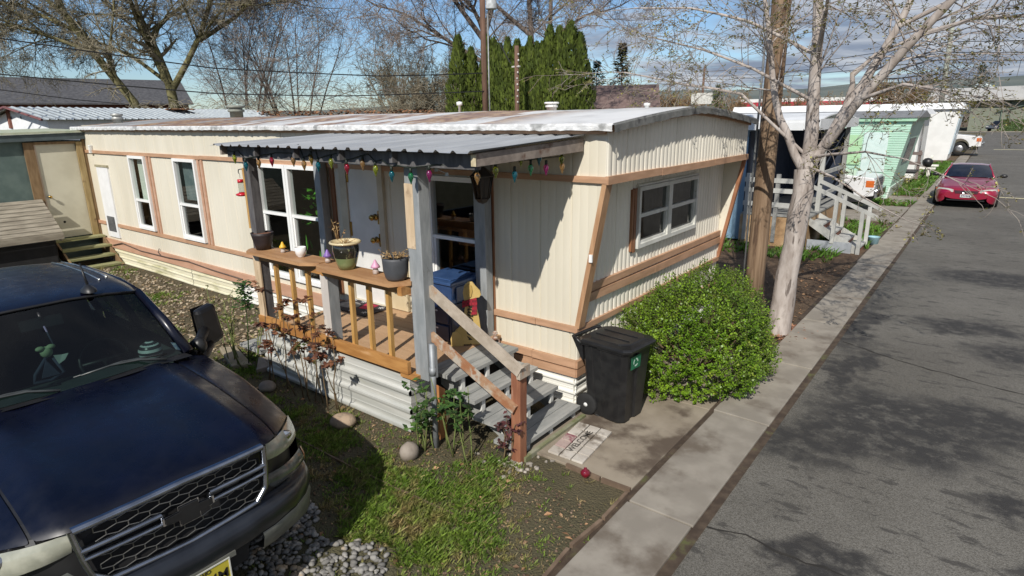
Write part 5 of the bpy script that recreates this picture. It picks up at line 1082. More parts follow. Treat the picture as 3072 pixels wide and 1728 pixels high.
# things hanging and lying inside the screen
t = thing('half_helmet', 'small white and dark striped helmet ornament on the truck dashboard', 'ornament', T(-1.80,.60,1.31))
g = G(); hc = V(T(-1.82,.60,1.305)); g.ell(hc+V((0,0,.06)), .085, .085, .085, 16, 10); hm_ = g.build('helmet_shell', M('helmet_dark', (.02,.03,.035), rough=.3), t)
g = G()
for za, zb2, w in ((.115,.145,1.0),(.07,.092,1.0),(.02,.05,1.0)):
    R = []
    for z in (za, zb2):
        rr_ = sqrt(max(0,.0875**2-(z-.06)**2)); R.append([hc+V((rr_*cos(a), rr_*sin(a), z)) for a in [radians(-110+180*k/12) for k in range(13)]])
    g.grid(R)
g.build('helmet_stripe', M('helmet_white', (.65,.70,.68), rough=.4), hm_)
t = thing('mirror_charm', 'pale green charm and dark cloth loop hanging from the truck rear view mirror', 'charm', T(-1.95,-.02,1.6))
g = G(); mc = V(T(-1.90,-.045,1.545)); g.ell(mc, .036, .04, .042, 12, 8); g.ell(mc+V((.01,-.035,.035)), .022, .03, .018, 8, 6); g.ell(mc+V((.01,.03,.035)), .022, .03, .018, 8, 6); g.build('charm_head', M('charm_green', (.42,.52,.30), rough=.7), t)
g = G(); g.tube([mc+V((0,.02,.19)), mc+V((0,.05,.05)), mc+V((0,.03,-.03))], .006, 5); g.tube([mc+V((0,.0,-.03)), mc+V((.03,-.10,-.14)), mc+V((.05,-.12,-.185)), mc+V((.05,-.02,-.20)), mc+V((.03,.07,-.17)), mc+V((.01,.03,-.05))], .013, 6)
g.prism([mc+V((.02,-.02,-.05)), mc+V((.04,-.07,-.17)), mc+V((.045,.04,-.17))], (.008,0,0)); g.build('charm_cloth', M('charm_blue_cloth', (.05,.06,.10), rough=.9), t)
g = G(); g.prism([mc+V((.02,.03,-.03)), mc+V((.03,.05,-.10)), mc+V((.03,.09,-.08)), mc+V((.025,.12,-.04)), mc+V((.02,.08,-.04))], (.006,0,0)); g.build('charm_tag', M('charm_white', (.5,.56,.5), rough=.8), t)
# ------------------------------------------------------------------ shed and slatted lid at the left end
shed = thing('garden_shed', 'grey green shed with cream door and bare wood posts at the left', 'shed', (-14.5, -1.5, 0))
teal = M('grey_green_board', (.085,.125,.115), (.12,.165,.15), rough=.8, scale=4); teald = M('dark_green_fascia', (.06,.08,.085), (.08,.105,.11), rough=.7)
oldtan = M('tan_shed_post', (.28,.20,.085), (.40,.30,.15), rough=.8, scale=5, stretch=(3,3,.5), col3=(.16,.10,.05), scale3=4, lohi3=(.58,.7)); oldbr = M('brown_shed_frame', (.17,.105,.05), (.25,.165,.085), rough=.85, scale=6, stretch=(3,3,.5))
XS = -13.62
g = G(); g.box(XS-2.4, XS, -5.2, -1.12, .0, 2.80); g.box(XS-2.4, XS-.03, -1.12, .02, .0, 2.76); g.build('wall', teal, shed)
g = G(); g.box(XS, XS+.045, -1.175, -.985, .0, 2.75); g.build('corner_board', oldbr, shed)
g = G(); g.box(XS, XS+.06, -.195, -.075, .55, 2.74); g.build('door_post', oldtan, shed)
g = G(); g.box(XS, XS+.05, -.07, .03, .0, 2.80); g.box(XS, XS+.05, -.985, -.195, 2.70, 2.755); g.build('door_head', oldbr, shed)
g = G(); g.box(XS-.02, XS+.012, -.955, -.20, .62, 2.70); dd = g.build('door', M('shed_door_cream', (.50,.47,.36), (.58,.55,.43), rough=.6, scale=2), shed)
g = G(); g.lathe((XS+.012,-.885,1.56), [(.001,0),(.012,0),(.012,.045),(.032,.05),(.036,.07),(.02,.085),(.001,.088)], 12, True, 'x'); g.build('door_knob', brass, dd)
g = G(); g.lathe((XS+.0125,-.70,.97), [(.001,.001),(.028,.001)], 12, False, 'x'); g.build('pet_hole', dark, dd)
g = G(); g.box(XS-.015, XS+.03, -1.0, -.955, .62, 2.70); g.build('door_jamb', M('shed_jamb', (.42,.33,.25), (.5,.4,.31), rough=.7), shed)
g = G(); g.hexa([(XS-.02,-5.4,2.70),(XS+.12,-5.4,2.70),(XS+.12,.05,2.80),(XS-.02,.05,2.80),(XS-.02,-5.4,2.84),(XS+.12,-5.4,2.84),(XS+.12,.05,2.94),(XS-.02,.05,2.94)]); g.build('fascia', teald, shed)
g = G(); g.hexa([(XS-2.6,-5.4,2.86),(XS+.15,-5.4,2.845),(XS+.15,.06,2.945),(XS-2.6,.06,2.96),(XS-2.6,-5.4,2.93),(XS+.15,-5.4,2.90),(XS+.15,.06,2.99),(XS-2.6,.06,3.03)]); g.build('roof', M('pale_green_roll_roof', (.36,.40,.28), (.48,.50,.37), rough=.6), shed)
ss = thing('shed_steps', 'open weathered green wooden steps climbing to the shed door', 'steps', (-13, -.55, 0))
stp = M('mossy_tread', (.20,.20,.085), (.29,.285,.15), rough=.85, scale=5, stretch=(2,.5,2))
for (x, z) in ((-13.30,.60),(-12.98,.42),(-12.75,.235),(-12.46,.06)):
    g = G(); g.box(x-.26, x, -1.03, -.04, z-.045, z); g.build('tread', stp, ss)
g = G()
for y in (-.10,-1.03): g.prism([(-13.6,y,.55),(-13.30,y,.55),(-12.42,y,.02),(-12.55,y,-.05),(-13.6,y,.35)], (0,.04,0))
g.box(-13.45,-13.35,-1.12,-1.03,0,.7); g.build('stringer', oldbr, ss)
lid_ = thing('slatted_lid_box', 'low lean-to box with sloping lid of weathered wooden slats', 'storage box', (-13.1, -2.2, 0))
lw_ = M('weathered_slat', (.20,.175,.135), (.32,.285,.225), rough=.85, scale=5, stretch=(3,.5,2), bump=.2, bscale=30)
for k in range(9):
    a, b2 = k/9, (k+.76)/9; xa, xb = lerp(XS+.06,-12.62,a), lerp(XS+.06,-12.62,b2); za, zb = lerp(1.53,.88,a), lerp(1.53,.88,b2)
    g = G(); g.hexa([(xa,-4.6,za-.03),(xb,-4.6,zb-.03),(xb,-1.05,zb-.03),(xa,-1.05,za-.03),(xa,-4.6,za),(xb,-4.6,zb),(xb,-1.05,zb),(xa,-1.05,za)]); g.build('slat', lw_, lid_)
g = G(); g.box(-12.64,-12.60,-4.6,-1.05,.745,.87); g.box(XS+.06,-12.66,-1.10,-1.07,.70,.86); g.build('lid_frame', lw_, lid_)
g = G(); g.box(XS+.03,-12.85,-4.6,-1.15,0,.74); g.box(-12.95,-12.75,-4.6,-1.2,.0,.70); g.build('box_body', dark, lid_)

# ------------------------------------------------------------------ neighbouring homes along the lane
def wallbox(t, name, x0, x1, y0, y1, z0, z1, mat): g = G(); g.box(x0,x1,y0,y1,z0,z1); return g.build(name, mat, t)
roofw = M('white_coated_roof', (.64,.65,.65), (.76,.77,.77), rough=.5, scale=1.2, col3=(.48,.49,.49), scale3=1.5)
# blue home with a dark porch
bh = thing('blue_home', 'blue mobile home with white roof and dark covered porch next door', 'mobile home', (-6, 12.5, 0))
bluew = M('sky_blue_siding', (.19,.31,.42), (.26,.39,.50), rough=.5, scale=1.3, col3=(.42,.53,.60), scale3=2.5, lohi3=(.55,.75)); shadew = M('shaded_porch_wall', (.014,.022,.042), (.022,.032,.055), rough=.7)  # second material: blue home's wall with porch shade put into the colour
g = G(); g.box(-14,-1.86,10.45,14.7,.05,2.78); corr(g, (-14,10.44,0), (1,0,0), (0,-1,0), 0, 12.14, .05, 2.78, (), .006, .13); g.build('wall', bluew, bh)
g = G(); g.box(-1.86,-1.82,10.44,14.7,.05,2.74); g.build('porch_wall', shadew, bh)
g = G(); g.box(-1.82,-.34,14.3,14.36,.75,2.74); g.build('porch_end_wall', shadew, bh)
g = G()
for i in range(24):
    a, b2 = i/24, (i+1)/24; ya, yb = lerp(10.2,14.95,a), lerp(10.2,14.95,b2); f_ = lambda u: 2.99 + .17*(1-(2*u-1)**2)
    g.hexa([(-14.3,ya,f_(a)-.03),(-.25,ya,f_(a)-.03),(-.25,yb,f_(b2)-.03),(-14.3,yb,f_(b2)-.03),(-14.3,ya,f_(a)),(-.25,ya,f_(a)),(-.25,yb,f_(b2)),(-14.3,yb,f_(b2))])
g.build('roof', roofw, bh)
g = G(); g.box(-14.3,-.24,10.17,10.21,2.80,3.0); g.box(-.26,-.22,10.17,14.98,2.78,3.02); r_ = random.Random(3)
for i in range(40): x = -14.2+.35*i; g.box(x, x+.33, 10.14+r_.uniform(0,.02), 10.18, 2.79+r_.uniform(-.02,.02), 2.95)
g.build('eave_flashing', roofw, bh)
g = G(); g.box(-2.4,-1.9,10.38,10.43,2.62,2.72); g.build('gutter_end', white, bh)
pd = thing('grey_deck', 'weathered grey porch deck with railings and stairs beside the silver tree', 'deck', (-1, 12, 0))
gwood = M('pale_grey_wood', (.36,.36,.335), (.47,.47,.44), rough=.8, scale=5, stretch=(1,1,.5), bump=.15, bscale=30); gwood2 = M('mid_grey_wood', (.22,.22,.21), (.31,.31,.29), rough=.8, scale=5)
g = G()
for i in range(12): g.box(-1.82,-.25,10.22+.34*i,10.55+.34*i,.74,.78)
g.build('deck_floor', gwood2, pd)
g = G(); g.box(-1.85,-.27,10.24,10.27,.0,.73); g.box(-.30,-.27,10.24,14.3,.0,.73); g.build('deck_skirt', M('stained_plywood', (.36,.22,.11), (.46,.33,.19), rough=.8, scale=2, col3=(.55,.50,.40), scale3=2), pd)
for (x, y, z1, mt, w) in ((-1.30,10.24,2.85,gwood2,.10),(-.36,10.24,1.80,gwood,.09),(-.33,11.45,2.85,gwood,.10),(-.33,14.2,2.85,gwood2,.1),(-1.72,10.25,1.75,gwood,.09),(-1.02,10.26,1.75,gwood2,.09)):
    g = G(); g.box(x-w/2,x+w/2,y-w/2,y+w/2,.0 if z1 > 2 else .1,z1); g.build('post', mt, pd)
for z in (1.60, 1.36, 1.02):
    g = G(); g.box(-1.8,-.32,10.20,10.235,z-.055,z+.055); g.build('rail', gwood, pd)
g = G(); g.box(-.35,-.31,11.5,14.2,1.65,1.75); g.box(-.35,-.31,11.5,14.2,1.1,1.2); g.build('rail', gwood, pd)
st_ = thing('deck_stairs', 'pale grey wooden stairs with sloping double handrails leading to the lane', 'stairs', (.3, 11, 0))
for i, (x, z) in enumerate(((-.02,.62),(.26,.46),(.54,.30),(.80,.15))):
    g = G(); g.box(x-.24,x+.06,10.42,11.40,z-.04,z); g.build('tread', gwood, st_)
    g = G(); g.box(x+.0,x+.03,10.42,11.40,max(0,z-.16),z-.04); g.build('riser', M('brick_red_riser', (.20,.075,.045), (.28,.12,.075), rough=.8), st_)
for y in (10.38, 11.40):
    g = G(); g.prism([(-.3,y,.60),(-.28,y,.75),(.0,y,.60),(.86,y,.12),(.86,y,.0),(.62,y,.0)], (0,.035,0)); g.build('stringer', gwood, st_)
    g = G(); g.beam(*(((-.34,y-.03,1.52),(1.14,y-.03,.87)) if y < 11 else ((-.30,y-.03,1.52),(1.11,y-.03,.92))),.045,.085); g.build('handrail', gwood, st_)
    for x, z in ((.28,1.22),(.84,.98)):
        g = G(); g.box(x-.04,x+.04,y-.08,y-.0,.0 if x > .5 else .2,z); g.build('baluster', gwood, st_)
g = G(); g.box(-.25,.70,10.32,10.365,.0,.24); g.build('base_board', M('blue_grey_board', (.27,.29,.31), (.34,.36,.38), rough=.8), st_)
g = G(); g.lathe((.95,11.75,0), [(.001,0),(.11,0),(.14,.2),(.15,.21),(.13,.20),(.001,.03)], 16); tag(g.build('flower_bucket', M('pale_blue_bucket', (.28,.46,.52), rough=.4)), 'small pale blue bucket standing beside the deck stairs', 'bucket')
# mint green home
mh = thing('mint_home', 'mint green mobile home with overhanging slanted end behind the white pickup', 'mobile home', (-6, 24.5, 0))
mint = M('mint_siding', (.40,.60,.48), (.50,.70,.57), rough=.5, scale=1, stretch=(1,1,.4)); mintd = M('mint_trim', (.30,.52,.35), (.36,.58,.41), rough=.5)
YM0, YM1 = 21.5, 25.8
g = G(); g.hexa([(-13,YM0,.0),(-.02,YM0,.0),(-.02,YM1,.0),(-13,YM1,.0),(-13,YM0,2.9),(.50,YM0,2.9),(.50,YM1,2.9),(-13,YM1,2.9)]); g.build('wall', mint, mh)
g = G()
for i in range(34): z = .1+.085*i; g.box(-13,-.01+.175*z,YM0-.012,YM0-.002,z,z+.008)
g.build('siding_lines', mintd, mh)
g = G(); g.hexa([(-13.2,YM0-.12,2.84),(.58,YM0-.12,2.84),(.58,YM1+.15,2.84),(-13.2,YM1+.15,2.84),(-13.2,YM0-.12,2.96),(.64,YM0-.12,2.96),(.64,YM1+.15,2.96),(-13.2,YM1+.15,2.96)]); g.build('fascia', mintd, mh)
g = G(); g.prism([(-13.2,YM0-.16,2.962),(-13.2,YM1+.2,2.962),(-13.2,(YM0+YM1)/2,3.22)], (13.88,0,0)); g.build('roof', M('grey_shingle', (.16,.165,.17), (.24,.245,.25), rough=.8, scale=6), mh)
g = G(); g.box(-1.55,-1.05,YM0-.04,YM0-.013,1.25,2.35); g.build('shutter', M('green_shutter', (.36,.58,.33), (.44,.66,.40), rough=.5, scale=30, stretch=(.1,.1,1)), mh)
g = G(); g.box(-1.0,-.2,YM0-.03,YM0-.013,1.0,2.45); g.build('window', M('pale_window_blind', (.55,.68,.64), (.62,.74,.70), rough=.3), mh)
g = G(); g.hexa([(.19,22.5,1.3),(.245,22.5,1.3),(.245,24.6,1.3),(.19,24.6,1.3),(.36,22.5,2.2),(.41,22.5,2.2),(.41,24.6,2.2),(.36,24.6,2.2)]); g.build('window', M('dark_end_window', (.03,.035,.04), (.08,.09,.10), rough=.1), mh)
g = G(); g.hexa([(-.04,21.46,.0),(.02,21.46,.0),(.02,25.8,.0),(-.04,25.8,.0),(.04,21.46,.45),(.10,21.46,.45),(.10,25.8,.45),(.04,25.8,.45)]); g.build('skirting', M('green_white_skirting', (.55,.66,.58), (.63,.72,.65), rough=.5), mh)
# small green ridge seen over the roof, and a white home further on
wh = thing('white_home', 'long white mobile home with dark vertical window beyond the mint home', 'mobile home', (-6, 34.5, 0))
wmat = M('white_siding', (.68,.68,.65), (.76,.76,.73), rough=.5, scale=1.5)
wallbox(wh, 'wall', -14,-.05,31.0,35.2,.0,3.05,wmat)
g = G(); g.hexa([(-14.2,30.8,3.06),(.2,30.8,3.06),(.2,35.4,3.06),(-14.2,35.4,3.06),(-14.2,31.2,3.34),(.0,31.2,3.34),(.0,35.0,3.34),(-14.2,35.0,3.34)]); g.build('roof', roofw, wh)
g = G(); g.box(-.06,-.03,31.8,32.5,1.0,2.6); g.box(-.45,-.15,30.97,31.01,1.2,2.75); g.build('window', M('grey_tall_window', (.10,.10,.11), (.16,.16,.17), rough=.2), wh)
g = G(); g.box(-3.5,-.1,30.9,30.98,2.75,2.9); g.build('awning_rail', M('awning_grey', (.35,.36,.37), rough=.4), wh)
w2h = thing('white_home', 'white mobile home with pale blue end panel at the far end of the row', 'mobile home', (-6, 55, 0))
g = G(); g.hexa([(-14,46,0),(.45,46,0),(.45,50.2,0),(-14,50.2,0),(-14,46,3.35),(.80,46,3.35),(.80,50.2,3.35),(-14,50.2,3.35)]); g.build('wall', wmat, w2h)
g = G(); g.hexa([(-14.2,45.8,3.35),(1.0,45.8,3.35),(1.0,50.4,3.35),(-14.2,50.4,3.35),(-14.2,46.1,3.75),(.8,46.1,3.75),(.8,50.1,3.75),(-14.2,50.1,3.75)]); g.build('roof', roofw, w2h)
g = G(); g.hexa([(.49,46.2,.4),(.53,46.2,.4),(.53,50.0,.4),(.49,50.0,.4),(.80,46.2,3.2),(.84,46.2,3.2),(.84,50.0,3.2),(.80,50.0,3.2)]); g.build('end_panel', M('pale_blue_panel', (.50,.60,.66), (.56,.66,.72), rough=.4), w2h)
# fence of brown rails and white bench near the mint home
f_ = thing('rail_fence', 'short brown two rail wooden fence at the lane past the mint home', 'fence', (0, 29, 0)); fbr = M('dark_rail_wood', (.13,.095,.085), (.19,.145,.13), rough=.8)
for x in (-2.2,.25): g = G(); g.box(x-.06,x+.06,29.0,29.12,0,1.45); g.build('fence_post', fbr, f_)
for z in (1.3,.85): g = G(); g.beam((-2.5,29.0,z+.12),(.35,28.98,z),.04,.14); g.build('fence_rail', fbr, f_)
t = thing('garden_bench', 'low white bench on the gravel verge beyond the rail fence', 'bench', (.2, 33, 0)); wb_ = M('bench_white', (.70,.69,.62), rough=.5)
g = G(); g.box(-.8,.75,32.2,32.7,.38,.46); g.build('seat', wb_, t); g = G(); g.box(.45,.55,32.62,32.72,.0,1.05); g.build('post', wb_, t); g = G(); g.box(-.7,-.55,32.25,32.65,0,.38); g.build('leg', wb_, t); g = G(); g.box(.4,.55,32.25,32.62,0,.38); g.build('leg', wb_, t); g = G(); g.box(.3,.85,32.3,32.6,.52,.60); g.build('armrest', wb_, t)
t = thing('barbecue', 'black covered kettle barbecue standing by the brown rail fence', 'barbecue', (.45, 31.2, 0))
g = G(); g.lathe((.45,31.2,.75), [(.001,-.22),(.15,-.18),(.23,0),(.22,.12),(.13,.22),(.001,.25)], 14); g.build('kettle', black, t)
for k in range(3): g = G(); a = k*2.1; g.tube([(.45+.1*cos(a),31.2+.1*sin(a),.5),(.45+.25*cos(a),31.2+.25*sin(a),0)], .02, 5); g.build('leg', black, t)
t = thing('utility_trailer', 'small black flat trailer frame parked against the mint home', 'trailer', (-.1, 27.5, 0))
g = G(); g.box(-1.8,.35,26.9,28.4,.55,.63); g.build('trailer_bed', black, t)
for y in (26.9,28.4): g = G(); g.lathe((-.6,y,.28), [(.001,-.08),(.28,-.08),(.28,.08),(.001,.08)], 14, True, 'y'); g.build('wheel', rubber, t)
rosebush('verge_shrub', 'small bare twiggy shrub on the verge beside the mint home', .25, 24.0, 12, .7, .8, gst, yl, 3, .05, zlo=.1, seed=33)

# ------------------------------------------------------------------ vehicles along the lane
def paintm(name, c): return M(name, c, tuple(min(1, x*1.12) for x in c), rough=.28, coat=.8, scale=3)
def truckish(name, label, cat, paint, loc, yawz, prof, half, cabin, wheels, wr, lamps=True, grp=None):
    """side profile with wheel arches extruded across, plus a tapered cabin; local +x is forward"""
    t = thing(name, label, cat, (0,0,0), grp); g = G()
    P = []
    for q in prof:
        if len(q) == 3:  # wheel arch: (x centre, radius, z)
            P += [(q[0]+q[1]*cos(a), q[2]+q[1]*sin(a)) for a in [pi*k/10 for k in range(11)]]
        else: P.append(q)
    g.prism([(x, -half, z) for x, z in P], (0, 2*half, 0)); g.build('body', paint, t, bevel=.05)
    c0, c1, c2, c3, zb, zt = cabin; hb, ht = half-.06, half-.22
    A = [(c0,-hb,zb),(c3,-hb,zb),(c3,hb,zb),(c0,hb,zb),(c1,-ht,zt),(c2,-ht,zt),(c2,ht,zt),(c1,ht,zt)]
    g = G(); g.hexa([A[1],A[0],A[3],A[2],A[5],A[4],A[7],A[6]][0:8] if False else [A[0],A[3],A[2],A[1],A[4],A[7],A[6],A[5]][::1]); g.build('cab', paint, t, bevel=.05)
    gw_ = M('vehicle_glass', (.012,.015,.018), rough=.06, coat=.5) if 'vehicle_glass' not in MATS else MATS['vehicle_glass']
    def facequad(i, s0, s1, u0, u1, name):
        a, b2, c_, d = (V(A[k]) for k in i); n = (b2-a).cross(d-a).normalized(); f = lambda s_, u: (a.lerp(b2, s_)).lerp(d.lerp(c_, s_), u)
        cen = f(.5,.5); o = n*.012 if n.dot(cen - V(((c0+c3)/2,0,(zb+zt)/2))) > 0 else n*-.012
        g = G(); g.quad(f(s0,u0)+o, f(s1,u0)+o, f(s1,u1)+o, f(s0,u1)+o); g.build(name, gw_, t)
    facequad((0,3,7,4), .08,.92,.08,.92, 'windscreen'); facequad((0,1,5,4), .08,.48,.12,.9, 'side_window'); facequad((0,1,5,4), .53,.93,.12,.9, 'side_window'); facequad((3,2,6,7), .08,.48,.12,.9, 'side_window'); facequad((3,2,6,7), .53,.93,.12,.9, 'side_window')
    for wx in wheels:
        for sgn in (1,-1):
            g = G(); g.lathe((wx, sgn*(half-.13), wr), [(.001,-.11),(wr*.6,-.12),(wr*.95,-.12),(wr,-.08),(wr,.08),(wr*.95,.12),(wr*.6,.12),(.001,.11)], 24, True, 'y'); w = g.build('wheel', rubber, t)
            g = G(); g.lathe((wx, sgn*(half-.13), wr), [(.001,sgn*.125),(wr*.2,sgn*.13),(wr*.55,sgn*.122),(wr*.58,sgn*.10)], 16, True, 'y'); g.build('rim', steel, w)
    return t
amber = M('amber_lamp', (.60,.14,.03), rough=.3, coat=.6); clearl = M('clear_lamp', (.55,.55,.52), rough=.15, coat=1)
PK = [(0,.95),(-.05,1.12),(-1.45,1.26),(-3.9,1.28),(-5.75,1.28),(-5.8,.55),(-5.1,.5),(-4.63,.47,.5),(-4.1,.5),(-1.55,.5),(-1.05,.48,.5),(-.55,.5),(-.15,.55),(0,.62)]
PK = [(0,.95),(-.05,1.12),(-1.45,1.26),(-3.9,1.28),(-5.75,1.28),(-5.8,.5),(-5.13,.5),]
def arch_(xc, r, z): return [(xc - r*cos(pi*k/10), z + r*sin(pi*k/10)) for k in range(11)]
PK += arch_(-4.63,.47,.5)+arch_(-1.05,.48,.5)+[(-.3,.5),(0,.55)]
wpaint = paintm('white_truck_paint', (.66,.66,.66))
tk = truckish('pickup_truck', 'white pickup truck nosing out beside the mint home', 'pickup truck', wpaint, None, 0, PK, .99, (-1.35,-2.05,-3.5,-3.95,1.25,1.88), (-1.05,-4.63), .39, grp='pickup trucks along the lane')
g = G(); g.prism([(.005,-.985,.48),(.10,-.95,.50),(.14,-.6,.5),(.15,0,.5),(.14,.6,.5),(.10,.95,.5),(.005,.985,.48)], (0,0,.26)); g.build('bumper', chrome, tk, bevel=.02)
g = G(); g.box(-.02,.03,-.52,.52,.80,1.08); gq = g.build('grille', M('grille_dark_grey', (.06,.065,.08), rough=.4), tk)
g = G()
for z in (.85,.93,1.01): g.box(.03,.045,-.5,.5,z-.015,z+.015)
g.build('grille_bar', steel, gq)
for sgn in (1,-1):
    g = G(); g.box(-.12,.02,sgn*.78-.20,sgn*.78+.20,.83,1.06); g.build('headlight', clearl, tk, bevel=.03)
    g = G(); g.box(-.26,-.02,sgn*.965-.03,sgn*.965+.03,.82,1.04); g.build('amber_lamp', amber, tk, bevel=.01)
    g = G(); g.box(-1.52,-1.38,sgn*1.10-.11,sgn*1.10+.11,1.30,1.52); g.build('mirror', black, tk, bevel=.03)
g = G(); g.hexa([(-5.7,-.9,.32),(-.15,-.9,.32),(-.15,.9,.32),(-5.7,.9,.32),(-5.7,-.9,.52),(-.15,-.9,.52),(-.15,.9,.52),(-5.7,.9,.52)]); g.build('underbody', dark, tk)
tk.location = (.10, 18.35, 0)
t2 = copy_tree(tk); t2.scale = (1.22,1.22,1.22); t2.location = (2.1, 52.6, .05); t2['label'] = 'lifted white truck with dark front wheel at the far white homes'
# red coupe
rc = thing('red_coupe', 'dark red two door coupe parked on the lane facing the camera', 'car', (0,0,0))
rp_, nt, b = nodes('metallic_red'); b.inputs['Base Color'].default_value = (.30,.006,.035,1); b.inputs['Roughness'].default_value = .3; b.inputs['Metallic'].default_value = .25; b.inputs['Coat Weight'].default_value = 1; b.inputs['Coat Roughness'].default_value = .05
def loft(g, secs, flip=False):
    rows = []
    for f, pr_ in secs: rows.append([(f, l, z) for l, z in pr_] + [(f, -l, z) for l, z in pr_[::-1][0 if pr_[-1][0] > .001 else 1:]][0:] if False else [(f, l, z) for l, z in pr_[::-1]] + [(f, -l, z) for l, z in pr_[1:]])
    g.grid(rows); g.add(rows[0], [list(range(len(rows[0])))]); g.add(rows[-1], [list(range(len(rows[-1])))[::-1]])
S = lambda f, h, zc_, zs_, zm, zl: (f, [(0,zc_),(h*.45,zc_-.004),(h*.80,zs_),(h*.95,(zs_+zm)/2),(h,zm),(h*.985,zl+.12),(h*.93,zl)])
g = G(); loft(g, [S(.0,.60,.56,.555,.46,.30), S(-.02,.68,.62,.61,.47,.22), S(-.12,.80,.68,.66,.49,.17), S(-.32,.87,.735,.70,.52,.17), S(-.8,.905,.82,.79,.56,.17), S(-1.35,.915,.90,.87,.60,.17), S(-1.6,.915,.925,.895,.62,.17), S(-2.6,.905,.93,.90,.62,.17), S(-3.7,.915,.955,.92,.64,.19), S(-4.3,.88,.975,.93,.65,.26), S(-4.55,.80,.95,.90,.62,.32)])
g.build('body', rp_, rc, sub=1)
g = G(); g.quad((-.3,-.8,.17),(-4.5,-.8,.2),(-4.5,.8,.2),(-.3,.8,.17)); g.build('underbody', dark, rc)
cg = M('coupe_glass', (.010,.013,.022), rough=.05, coat=.6)
wb = [(-1.62,.0,.925),(-1.64,.35,.925),(-1.72,.70,.915)]; wt = [(-2.32,.0,1.315),(-2.34,.30,1.31),(-2.40,.545,1.285)]
def mir3(L): return [(f, -l, z) for f, l, z in L[::-1]] + L[1:]
g = G(); g.grid([mir3(wb), [tuple(V(a).lerp(V(b2), .5)+V((.03,0,.025))) for a, b2 in zip(mir3(wb), mir3(wt))], mir3(wt)]); g.build('windscreen', cg, rc)
rb = [(-3.05,.0,1.32),(-3.05,.30,1.315),(-3.0,.55,1.285)]; re = [(-3.9,.0,.97),(-3.9,.35,.97),(-3.8,.66,.955)]
g = G(); g.grid([mir3(wt), mir3([(-2.7,0,1.345),(-2.7,.32,1.34),(-2.7,.56,1.305)]), mir3(rb)]); g.build('roof', rp_, rc)
g = G(); g.grid([mir3(rb), mir3(re)]); g.build('rear_window', cg, rc)
for sgn in (1,-1):
    g = G(); g.grid([[(-2.40,sgn*.547,1.283),(-2.7,sgn*.562,1.303),(-3.0,sgn*.552,1.283)],[(-1.74,sgn*.715,.915),(-2.6,sgn*.76,.92),(-3.4,sgn*.76,.93)]]); g.build('side_window', cg, rc)
    g = G(); g.tube([(-1.70,sgn*.715,.92),(-2.40,sgn*.55,1.293),(-2.7,sgn*.57,1.312),(-3.0,sgn*.56,1.29),(-3.85,sgn*.68,.955)], .028, 6); g.build('pillar', rp_, rc)
    g = G(); g.ell((-1.85,sgn*.98,.97), .07, .11, .065, 12, 8); g.tube([(-1.86,sgn*.80,.92),(-1.85,sgn*.95,.95)], .025, 6); g.build('mirror', black, rc)
    g = G(); R = [[(-.055,sgn*.36,.625),(-.10,sgn*.52,.655),(-.20,sgn*.68,.66),(-.40,sgn*.80,.655)],[(-.035,sgn*.36,.54),(-.07,sgn*.52,.545),(-.15,sgn*.69,.555),(-.36,sgn*.83,.58)]]; R = [[(f+.05, l, z) for f, l, z in r_] for r_ in R]; g.grid(R if sgn < 0 else [r_[::-1] for r_ in R]); g.build('headlight', M('coupe_lens', (.42,.42,.38), rough=.12, coat=1), rc)
    g = G(); R = [[(-.345,sgn*.80,.655),(-.45,sgn*.845,.65)],[(-.305,sgn*.83,.58),(-.43,sgn*.87,.60)]]; R = [[(f+.012, l+sgn*.012, z) for f, l, z in r_] for r_ in R]; g.grid(R if sgn < 0 else [r_[::-1] for r_ in R]); g.build('amber_lamp', amber, rc)
    for wx in (-.95,-3.55):
        g = G(); g.lathe((wx, sgn*.80, .315), [(.001,-.10),(.2,-.115),(.30,-.11),(.318,-.07),(.318,.07),(.30,.11),(.2,.115),(.001,.10)], 22, True, 'y'); w = g.build('wheel', rubber, rc)
        g = G(); g.lathe((wx, sgn*.80, .315), [(.001,sgn*.118),(.19,sgn*.12),(.2,sgn*.10)], 14, True, 'y'); g.build('rim', steel, w)
g = G(); g.prism([(.004,-.30,.50),(.004,-.34,.60),(.004,.34,.60),(.004,.30,.50)], (.012,0,0)); gq = g.build('grille', M('coupe_grille', (.05,.012,.02), rough=.5), rc)
g = G(); g.lathe((.018,0,.552), [(.001,0),(.125,0),(.135,.006),(.115,.014)], 20, True, 'x', .001/.001, .36); eb = g.build('badge', chrome, gq)
g = G(); g.ell((.03,0,.55), .008, .085, .028, 12, 6); g.build('badge_mark', black, eb)
g = G(); g.box(.006,.03,-.155,.155,.375,.475); lp = g.build('licence_plate', M('coupe_plate', (.6,.6,.58), rough=.4), rc)
g = G()
for k in range(6): g.box(.0305,.032,-.12+.042*k,-.092+.042*k,.40,.452)
g.build('plate_number', M('plate_ink', (.05,.06,.12)), lp)
g = G(); g.box(-.10,.002,-.52,.52,.262,.292); g.build('lower_intake', dark, rc)
rc.rotation_euler = (0, 0, -pi/2 + .03); rc.location = (2.44, 20.1, 0)
